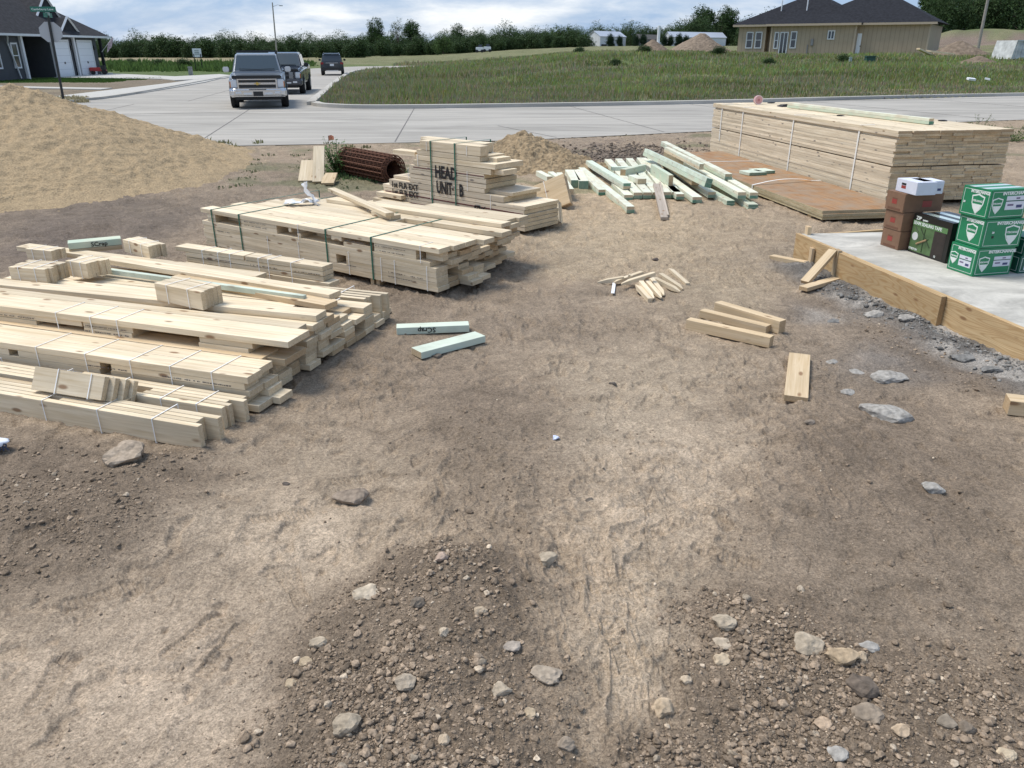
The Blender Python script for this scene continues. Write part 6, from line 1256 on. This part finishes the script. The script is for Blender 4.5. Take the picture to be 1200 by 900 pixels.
    # barbecue-like dark box by the wall, red mower, flag
house_left()
def flag():
    x, y = D_(127, 73, 1.5); rt = empty('flag', 'small flag hanging from a slanted staff at the porch of the grey house', 'flag', (x-.2, y, 1.5)); bm = bmesh.new(); tube_bm(bm, (-.3, 0, .3), (.9, 0, 1.5), .02, seg=6); bmo('staff', bm, M_trim, rt)
    bm = bmesh.new(); n = 8
    A = [[bm.verts.new((.9-.5*i/n-.25*j, .06*math.sin(i*1.3), 1.5-.5*i/n-.75*j)) for i in range(n+1)] for j in (0, 1)]
    for i in range(n): bm.faces.new((A[0][i], A[0][i+1], A[1][i+1], A[1][i]))
    o = bmo('cloth', bm, mat('flag_cloth', (.55, .45, .48), .7, noise=.3, nscale=6), rt); o.modifiers.new('s', 'SOLIDIFY').thickness = .01
flag()
def mower():
    x, y = D_(117, 71, 0); rt = empty('mower', 'red riding mower parked at the corner of the grey house', 'mower', (x, y, .06), R(20)); rt.scale = (.75, .75, .75); bm = bmesh.new(); box_bm(bm, -.9, .2, -.3, .3, .35, .75); box_bm(bm, .2, .8, -.35, .35, .3, .5); bmo('hood', bm, mat('mower_red', (.45, .03, .03), .4), rt, bev=.05)
    box('seat', .25, .7, -.22, .22, .5, .95, M_black, rt, .05)
    for sx, r_ in ((-.6, .2), (.55, .28)):
        for q in (-.4, .4): bm = bmesh.new(); tube_bm(bm, (sx, q-.08, r_), (sx, q+.08, r_), r_, seg=16); bmo('wheel', bm, M_tyre, rt)
    bm = bmesh.new(); tube_bm(bm, (-.1, 0, .7), (.1, 0, 1.05), .02, seg=6); tube_bm(bm, (.08, 0, 1.0), (.1, 0, 1.04), .18, seg=14); bmo('steering_wheel', bm, M_black, rt)
mower()
def utility(label, px, D, w, h, m, name='utility_box', lid=True, z=None):
    x, y = D_(px, D, 0 if z is None else z); zz = float(height(np.array([x]), np.array([y]))[0]) if z is None else z; rt = empty(name, label, 'utility box', (x, y, zz)); box('cabinet', -w/2, w/2, -w*.4, w*.4, -.05, h*.85, m, rt, .03)
    box('lid', -w*.55, w*.55, -w*.45, w*.45, h*.85, h, m, rt, .03)
utility('grey utility pedestal at the edge of the lawn left of the silver pickup', 224, 69, .30, .72, mat('pedestal_grey', (.28, .28, .27), .6))
utility('dark green utility box in the weeds before the tan house', 1015.5, 60, .62, .62, mat('pedestal_green', (.02, .07, .05), .5)); utility('pale slim utility stub left of the green utility box', 993, 60, .2, .55, mat('pedestal_pale', (.35, .42, .40), .5))
def sign_board():
    x, y = D_(233, 85, .5); rt = empty('yard_sign', 'small white sign on two legs in the field left of the pickup', 'sign', (x, y, 0)); box('panel', -.42, .42, -.03, .03, 1.3, 2.1, M_white, rt).rotation_euler = (0, 0, .1)
    for q in (-.32, .34): box('leg', q-.03, q+.03, -.1, -.035, -.1, 1.6, M_under, rt)
    for z in (1.55, 1.7, 1.85): box('print', -.22, .2, -.045, -.034, z, z+.07, mat('sign_grey', (.25, .3, .3), .6), rt).rotation_euler = (0, 0, .1)
sign_board()

# stop sign seen from behind with street name blades
def stop_sign():
    x, y = G(75, 120); rt = empty('street_sign', 'back of an octagonal road sign under a green street name blade, on a dark pole', 'road sign', (x, y, 0)); rt.rotation_euler = (0, R(1.5), 0); rt.scale = (1, 1, .925)
    bm = bmesh.new(); tube_bm(bm, (0, 0, -.2), (0, 0, 3.55), .05, seg=12); bmo('pole', bm, mat('pole_dark', (.016, .018, .018), .5), rt)
    bm = bmesh.new(); s = .40; A = [bm.verts.new((s/math.cos(math.pi/8)*math.cos(math.pi/8+i*math.pi/4), -.0, 2.85+s/math.cos(math.pi/8)*math.sin(math.pi/8+i*math.pi/4))) for i in range(8)]; f = bm.faces.new(A)
    r_ = bmesh.ops.extrude_face_region(bm, geom=[f]); bmesh.ops.translate(bm, vec=(0, .006, 0), verts=[g for g in r_['geom'] if isinstance(g, bmesh.types.BMVert)]); bmesh.ops.recalc_face_normals(bm, faces=bm.faces)
    o = bmo('sign_plate', bm, mat('bare_aluminium', (.40, .42, .44), .4, metal=.4), rt); o.location = (-.04, .07, 0); o.rotation_euler = (0, 0, R(20))
    box('bracket', -.06, .06, -.06, .06, 3.5, 3.62, mat('bracket', (.3, .4, .36), .5), rt)
    b1_ = box('name_blade', -.46, .46, -.012, .012, 3.64, 3.84, mat('blade_green', (.015, .14, .095), .4), rt, .004); b1_.rotation_euler = (0, R(-2), R(12)); t_ = text('lettering', 'Castleberry Lane', .115, b1_, (-.42, -.0145, 3.70), (math.pi/2, 0, 0), M_wp, offset=.001, sx=1.0)
    b2_ = box('name_blade', -.012, .012, -.46, .46, 3.42, 3.60, mat('blade_green', (.015, .14, .095), .4), rt, .004); b2_.rotation_euler = (0, 0, R(10))
stop_sign()
def pole(label, px, D, H, lean, arm=1, zb=None, r0=.16):
    x, y = D_(px, D, 1); z = float(height(np.array([x]), np.array([y]))[0]) if zb is None else zb; rt = empty('light_pole', label, 'light pole', (x, y, z)); rt.rotation_euler = (0, R(lean), 0); m = mat('pole_wood', (.33, .30, .26), .8, noise=.2, nscale=6)
    bm = bmesh.new(); tube_bm(bm, (0, 0, -.4), (0, 0, H), r0, r0*.62, 12); bmo('pole', bm, m, rt); bm = bmesh.new(); s = arm
    tube_bm(bm, (0, 0, H-.7), (s*.9, 0, H-.35), .035, seg=6); tube_bm(bm, (s*.9, 0, H-.35), (s*1.5, 0, H-.45), .035, seg=6); bmo('arm', bm, mat('arm_grey', (.35, .36, .37), .5), rt); box('lamp_head', s*1.5-.3, s*1.5+.3, -.12, .12, H-.56, H-.42, mat('lamp_grey', (.45, .46, .47), .5), rt, .03)
pole('tall wooden light pole rising behind the silver pickup', 324.5, 155, 9.7, 1.2, 1)
pole('wooden light pole beyond the dirt heap at the right edge', 1143, 85, 9, -.5, -1)

# ------------------------------------------------------------------ tan house at the right
def house_right():
    Ax, Ay, Bx, By = 23.9, 90.6, 39.3, 81.0; an = math.atan2(By-Ay, Bx-Ax); LW = math.hypot(Bx-Ax, By-Ay); zb = 1.45; fr = (Ax, Ay, an)
    rt = empty('tan_house', 'unfinished tan board and batten house with dark hipped roof at the right', 'house', (Ax, Ay, zb), an); al = lambda px, n=0, z=3: along(px, fr, n, z)
    M_tan = bpy.data.materials.new('tan_batten'); M_tan.use_nodes = True; nt = M_tan.node_tree; b = nt.nodes['Principled BSDF']; b.inputs['Roughness'].default_value = .75; N = nt.nodes.new; L = nt.links.new
    tc = N('ShaderNodeTexCoord'); sx = N('ShaderNodeSeparateXYZ'); L(tc.outputs['Object'], sx.inputs[0]); md = N('ShaderNodeMath'); md.operation = 'MODULO'; md.inputs[1].default_value = .41; ad = N('ShaderNodeMath'); ad.operation = 'ADD'; ad.inputs[1].default_value = 41; L(sx.outputs[0], ad.inputs[0]); L(ad.outputs[0], md.inputs[0])
    gt = N('ShaderNodeMath'); gt.operation = 'LESS_THAN'; gt.inputs[1].default_value = .06; L(md.outputs[0], gt.inputs[0]); ns = N('ShaderNodeTexNoise'); ns.inputs['Scale'].default_value = 1.2; L(tc.outputs['Object'], ns.inputs['Vector']); mr = N('ShaderNodeMapRange'); mr.inputs[3].default_value = .85; mr.inputs[4].default_value = 1.12; L(ns.outputs['Fac'], mr.inputs[0])
    mx = N('ShaderNodeMix'); mx.data_type = 'RGBA'; mx.inputs[6].default_value = (.40, .315, .22, 1); mx.inputs[7].default_value = (.31, .24, .165, 1); L(gt.outputs[0], mx.inputs[0]); s = N('ShaderNodeVectorMath'); s.operation = 'SCALE'; L(mx.outputs[2], s.inputs[0]); L(mr.outputs[0], s.inputs['Scale']); L(s.outputs[0], b.inputs['Base Color'])
    H = 2.75; xa, xb_, xc_, xd = al(897), al(905), al(1003), LW
    bm = bmesh.new(); box_bm(bm, 0, xa, .0, 11, -.5, H); box_bm(bm, xa, xb_, .9, 11, -.5, H); box_bm(bm, xb_, xc_, -.6, 11, -.5, H); box_bm(bm, xc_, LW, .0, 11, -.5, H); bmo('wall', bm, M_tan, rt)
    box('foundation', -.02, LW+.02, -.62, .3, -.6, -.02, mat('foundation_grey', (.35, .34, .32), .8), rt) if 0 else None
    window(rt, 'y', al(875.5), al(881.5), .75, 2.15, 0.0, 1); window(rt, 'y', al(886), al(892), .75, 2.15, 0, 1)
    window(rt, 'y', al(908.5, -.6), al(911.5, -.6), .7, 2.1, -.6, 1); window(rt, 'y', al(915, -.6), al(922.5, -.6), .05, 2.1, -.6, 2, False); window(rt, 'y', al(927.5, -.6), al(932.5, -.6), .75, 2.15, -.6, 1)
    window(rt, 'y', al(970.5, -.6), al(976.5, -.6), 1.55, 2.2, -.6, 2, False)
    d = box('door', al(1004.5), al(1009.5), -.05, .0, -.3, 2.0, M_white, rt); box('handle', al(1009), al(1009)+.08, -.09, -.05, .8, .9, M_black, d)
    box('meter', al(951, -.6), al(954, -.6), -.8, -.6, .9, 1.5, mat('meter_grey', (.22, .22, .22), .6), rt, .02); box('conduit', al(947, -.6), al(948, -.6), -.68, -.6, -.4, 1.0, mat('meter_grey', (.22, .22, .22), .6), rt)
    for (x0, x1, y0) in ((-.55, xa+.4, -.45), (xb_-.5, xc_+.5, -1.1), (xc_+.5, LW+.6, -.45)):
        box('fascia', x0, x1, y0-.04, y0, H-.02, H+.18, mat('tan_trim', (.46, .37, .27), .6), rt); box('soffit', x0, x1, y0, .2, H-.02, H+.02, mat('tan_trim', (.46, .37, .27), .6), rt)
    for x in (xa-.08, xb_+.02, xc_-.02, LW): box('corner_board', x-.08, x+.08, -.64 if x in (xb_+.02, xc_-.02) else -.03, .03, -.3, H, mat('tan_trim', (.46, .37, .27), .6), rt)
    hip('roof', -.6, xc_+.6, -.5, 11.5, H+.18, 2.95, M_shR, rt, 'x', 1.02, .95); hip('roof', xb_-.5, xc_+.5, -1.1, 9, H+.17, 1.9, M_shR, rt, 'x', .9, .9); hip('roof', xc_-6, LW+.62, -.48, 11.4, H+.19, 2.5, M_shR, rt, 'x', .8, .8)
    for x in (al(905), al(935)):
        bm = bmesh.new(); tube_bm(bm, (x, 2.2, H+1.2), (x, 2.2, H+2.5), .06, seg=8); bmo('vent_pipe', bm, M_white, rt)
house_right()
def lumber_scraps():
    x, y = D_(1084, 72, 1.5); z = float(height(np.array([x]), np.array([y]))[0])
    for k, (dx, rz, tl) in enumerate(((0, .5, .25), (1.2, -.4, .12))):
        o = link('plank', board_mesh(2.2, .35, .12, W1, W1E), None); o.location = (x+dx, y, z+.35); o.rotation_euler = (0, tl, rz); tag(o, ['left of two pale planks dumped at the corner of the tan house', 'right of two pale planks dumped at the corner of the tan house'][k], 'plank')
lumber_scraps()
def skip():
    x, y = D_(1184, 66, 1.2); z = float(height(np.array([x]), np.array([y]))[0]); rt = empty('dumpster', 'white ribbed metal dumpster in the weeds at the right edge', 'dumpster', (x, y, z+.05), R(10)); bm = bmesh.new()
    P = [(0, 0), (.0, 1.35)]; v = [bm.verts.new(p) for p in ((-.0, 0, 0), (5, 0, 0), (5, 2.2, 0), (0, 2.2, 0), (.25, 0, 1.35), (5, 0, 1.35), (5, 2.2, 1.35), (.25, 2.2, 1.35))]
    for q in ((0, 3, 2, 1), (4, 5, 6, 7), (0, 1, 5, 4), (1, 2, 6, 5), (2, 3, 7, 6), (3, 0, 4, 7)): bm.faces.new([v[i] for i in q])
    bmo('tub', bm, mat('worn_white', (.52, .53, .52), .6, noise=.25, nscale=3), rt)
    for k in range(9): box('rib', .3+.5*k, .38+.5*k, -.06, -.002, .02, 1.3, mat('worn_white', (.52, .53, .52), .6, noise=.25, nscale=3), rt)
    box('rim', .2, 5, -.08, -.003, 1.28, 1.38, mat('worn_white', (.52, .53, .52), .6), rt)
skip()
for k, (px, py, w) in enumerate(((1137, 76.5, 7), (1156, 75, 7))):
    x, y = D_(px, 45, .3); z = float(height(np.array([x]), np.array([y]))[0]); o = link('foam_scrap', board_mesh(.4, .25, .1, M_white, M_white), None); o.location = (x, y, z+.3); o.rotation_euler = (.2, .1, k); tag(o, ['left', 'right'][k]+' of two white scraps lying in the weeds at the right', 'scrap')

# ------------------------------------------------------------------ far sheds, low house, silo
def ground_z(x, y): return float(height(np.array([x]), np.array([y]))[0])
def shed(label, px0, pxm, px1, D, He, Hr, wall, roof, name='shed', rz=None):
    A = D_(px0, D+5, 3); M_ = D_(pxm, D-5, 3); B = D_(px1, D+12, 3)
    an = math.atan2(B[1]-M_[1], B[0]-M_[0]); L = math.hypot(B[0]-M_[0], B[1]-M_[1]); W = 11; z = ground_z(M_[0], M_[1]); rt = empty(name, label, 'building', (M_[0], M_[1], z-.1), an)
    # gable wall runs from the near corner back to the left
    gx, gy = A[0]-M_[0], A[1]-M_[1]; lx = gx*math.cos(an)+gy*math.sin(an); ly = -gx*math.sin(an)+gy*math.cos(an)
    bm = bmesh.new(); P = [(0, 0), (L, 0), (L+lx, ly), (lx, ly)]; lo = [bm.verts.new((*p, 0)) for p in P]; hi = [bm.verts.new((*p, He)) for p in P]; r0 = bm.verts.new((lx/2, ly/2, Hr)); r1 = bm.verts.new((L+lx/2, ly/2, Hr))
    bm.faces.new((lo[0], lo[1], hi[1], hi[0])); bm.faces.new((lo[2], lo[3], hi[3], hi[2])); bm.faces.new((lo[3], lo[0], hi[0], r0, hi[3])); bm.faces.new((lo[1], lo[2], hi[2], r1, hi[1])); bmo('wall', bm, wall, rt)
    n = .25; prism('roof', [((-n, -n, He-.0), (L+n, -n, He), (L+lx/2+n, ly/2, Hr+.15), (lx/2-n, ly/2, Hr+.15)), ((lx-n, ly+n, He), (lx/2-n, ly/2, Hr+.15), (L+lx/2+n, ly/2, Hr+.15), (L+lx+n, ly+n, He))], roof, rt).modifiers.new('s', 'SOLIDIFY').thickness = .15
    return rt, L
M_shw = mat('shed_white', (.58, .60, .62), .6, noise=.05, nscale=.6); M_shroof = mat('shed_roof', (.42, .45, .50), .4, metal=.2)
s1_, L1 = shed('left white metal shed far across the field', 688, 703, 733, 300, 3.3, 5.0, M_shw, M_shroof); box('open_bay', 1, 5, -.1, -.02, .1, .8, M_dark, s1_)
s2_, L2 = shed('right white metal shed behind the evergreens, longer and lower', 777, 786, 850, 305, 2.9, 4.6, M_shw, M_shroof)
s3_, L3 = shed('low grey house between the two white sheds', 743, 748, 772, 310, 2.4, 4.0, mat('house_grey', (.16, .16, .17), .7), shingle('shingle_far', (.10, .095, .09)), 'low_house'); box('window', 1.5, 3, -.1, -.02, 1, 1.9, M_trim, s3_)
def silo():
    x, y = D_(771, 300, 3); rt = empty('white_mast', 'slim white mast standing between the sheds', 'mast', (x, y, ground_z(x, y))); bm = bmesh.new(); tube_bm(bm, (0, 0, 0), (0, 0, 6.4), .9*.6, .9*.55, 12); bmo('column', bm, M_white, rt); box('base', -1.2, 2.2, -1, 1, 0, 1.1, M_shw, rt, .05)
silo()
def farm_gear():
    for k, (px, lab) in enumerate(((562, 'left of two tiny pale farm vehicles at the far end of the mown field'), (571, 'right of two tiny pale farm vehicles at the far end of the mown field'))):
        x, y = D_(px, 230, 2); rt = empty('farm_vehicle', lab, 'vehicle', (x, y, ground_z(x, y))); box('body', -1, 1, -.6, .6, .4, 1.4, M_white, rt, .1); box('cab', -.3, .7, -.5, .5, 1.4, 2.0, M_win, rt, .1)
        for q in (-.7, .7): bm = bmesh.new(); tube_bm(bm, (q, -.65, .4), (q, .65, .4), .4, seg=12); bmo('wheel', bm, M_tyre, rt)
farm_gear()

# ------------------------------------------------------------------ rusty mesh roll and propped boards
def mesh_roll():
    A = Vector((*G(408, 204), 0)); B = Vector((*G(462, 216), 0)); d = (B-A); L = d.length*1.0; rt = empty('mesh_roll', 'rusty roll of welded reinforcing mesh lying behind the strapped lumber', 'mesh roll', A, math.atan2(d.y, d.x)); m = mat('rust', (.105, .042, .022), .9, noise=.35, nscale=30, bump=.002, bscale=80)
    bm = bmesh.new(); turns = 3; R0 = .225
    for t_ in range(turns):
        Rr = R0-.035*t_; cz = R0+.005; nL = 12; nA = 17
        for i in range(nL+1):
            x = L*i/nL+.012*t_
            for k in range(nA):
                a0, a1 = 2*math.pi*k/nA, 2*math.pi*(k+1)/nA; tube_bm(bm, (x, math.cos(a0)*Rr, cz+math.sin(a0)*Rr), (x, math.cos(a1)*Rr, cz+math.sin(a1)*Rr), .011, seg=4, caps=False)
        for k in range(nA): a0 = 2*math.pi*(k+.3*t_)/nA; tube_bm(bm, (0, math.cos(a0)*Rr, cz+math.sin(a0)*Rr), (L, math.cos(a0)*Rr, cz+math.sin(a0)*Rr), .011, seg=4)
    bmo('wire_mesh', bm, m, rt)
    bm = bmesh.new(); cz = R0+.005
    for Rr in (.11, .13): 
        for k in range(24):
            a0, a1 = 2*math.pi*k/24, 2*math.pi*(k+1)/24; v = [bm.verts.new(p) for p in ((0.02, math.cos(a0)*Rr, cz+math.sin(a0)*Rr), (L-.02, math.cos(a0)*Rr, cz+math.sin(a0)*Rr), (L-.02, math.cos(a1)*Rr, cz+math.sin(a1)*Rr), (.02, math.cos(a1)*Rr, cz+math.sin(a1)*Rr))]; bm.faces.new(v)
    bmo('inner_layers', bm, m, rt)
mesh_roll()
def leaning(label, pb, w, L, rz, tilt, m=W1, e=W1E, t=.04):
    x, y = G(*pb); o = link('propped_board', board_mesh(L, w, t, m, e), None); M = Matrix.Rotation(rz, 4, 'Z') @ Matrix.Rotation(-tilt, 4, 'Y'); o.rotation_euler = M.to_euler(); c = M @ Vector((L/2, 0, 0)); o.location = (x+c.x, y+c.y, c.z+.03); return tag(o, label, 'board', 'boards propped by the weeds')
leaning('leftmost and widest of three boards propped by the green weed', (360, 215), .28, .62, R(96), R(24)); leaning('tallest of three boards propped by the green weed, standing on edge', (373, 216), .18, .85, R(98), R(34)); leaning('rightmost warm coloured board lying low by the green weed', (384, 218), .20, .42, R(92), R(14), W2, W2E)
box('block', -.0, .0, 0, 0, 0, 0, W1) if 0 else None
def flag_marker():
    x, y = G(388, 197); rt = empty('marker_flag', 'small orange marker flag standing in the green weed', 'flag', (x, y, -.05)); bm = bmesh.new(); tube_bm(bm, (0, 0, 0), (0, 0, .62), .004, seg=5); bmo('wire', bm, M_under, rt)
    bm = bmesh.new(); A = [bm.verts.new(p) for p in ((0, 0, .62), (.05, .02, .63), (.10, -.01, .61), (.10, -.01, .55), (.05, .02, .54), (0, 0, .53))]; bm.faces.new(A); bmo('cloth', bm, mat('orange_flag', (.62, .24, .14), .6), rt).modifiers.new('s', 'SOLIDIFY').thickness = .002
flag_marker()
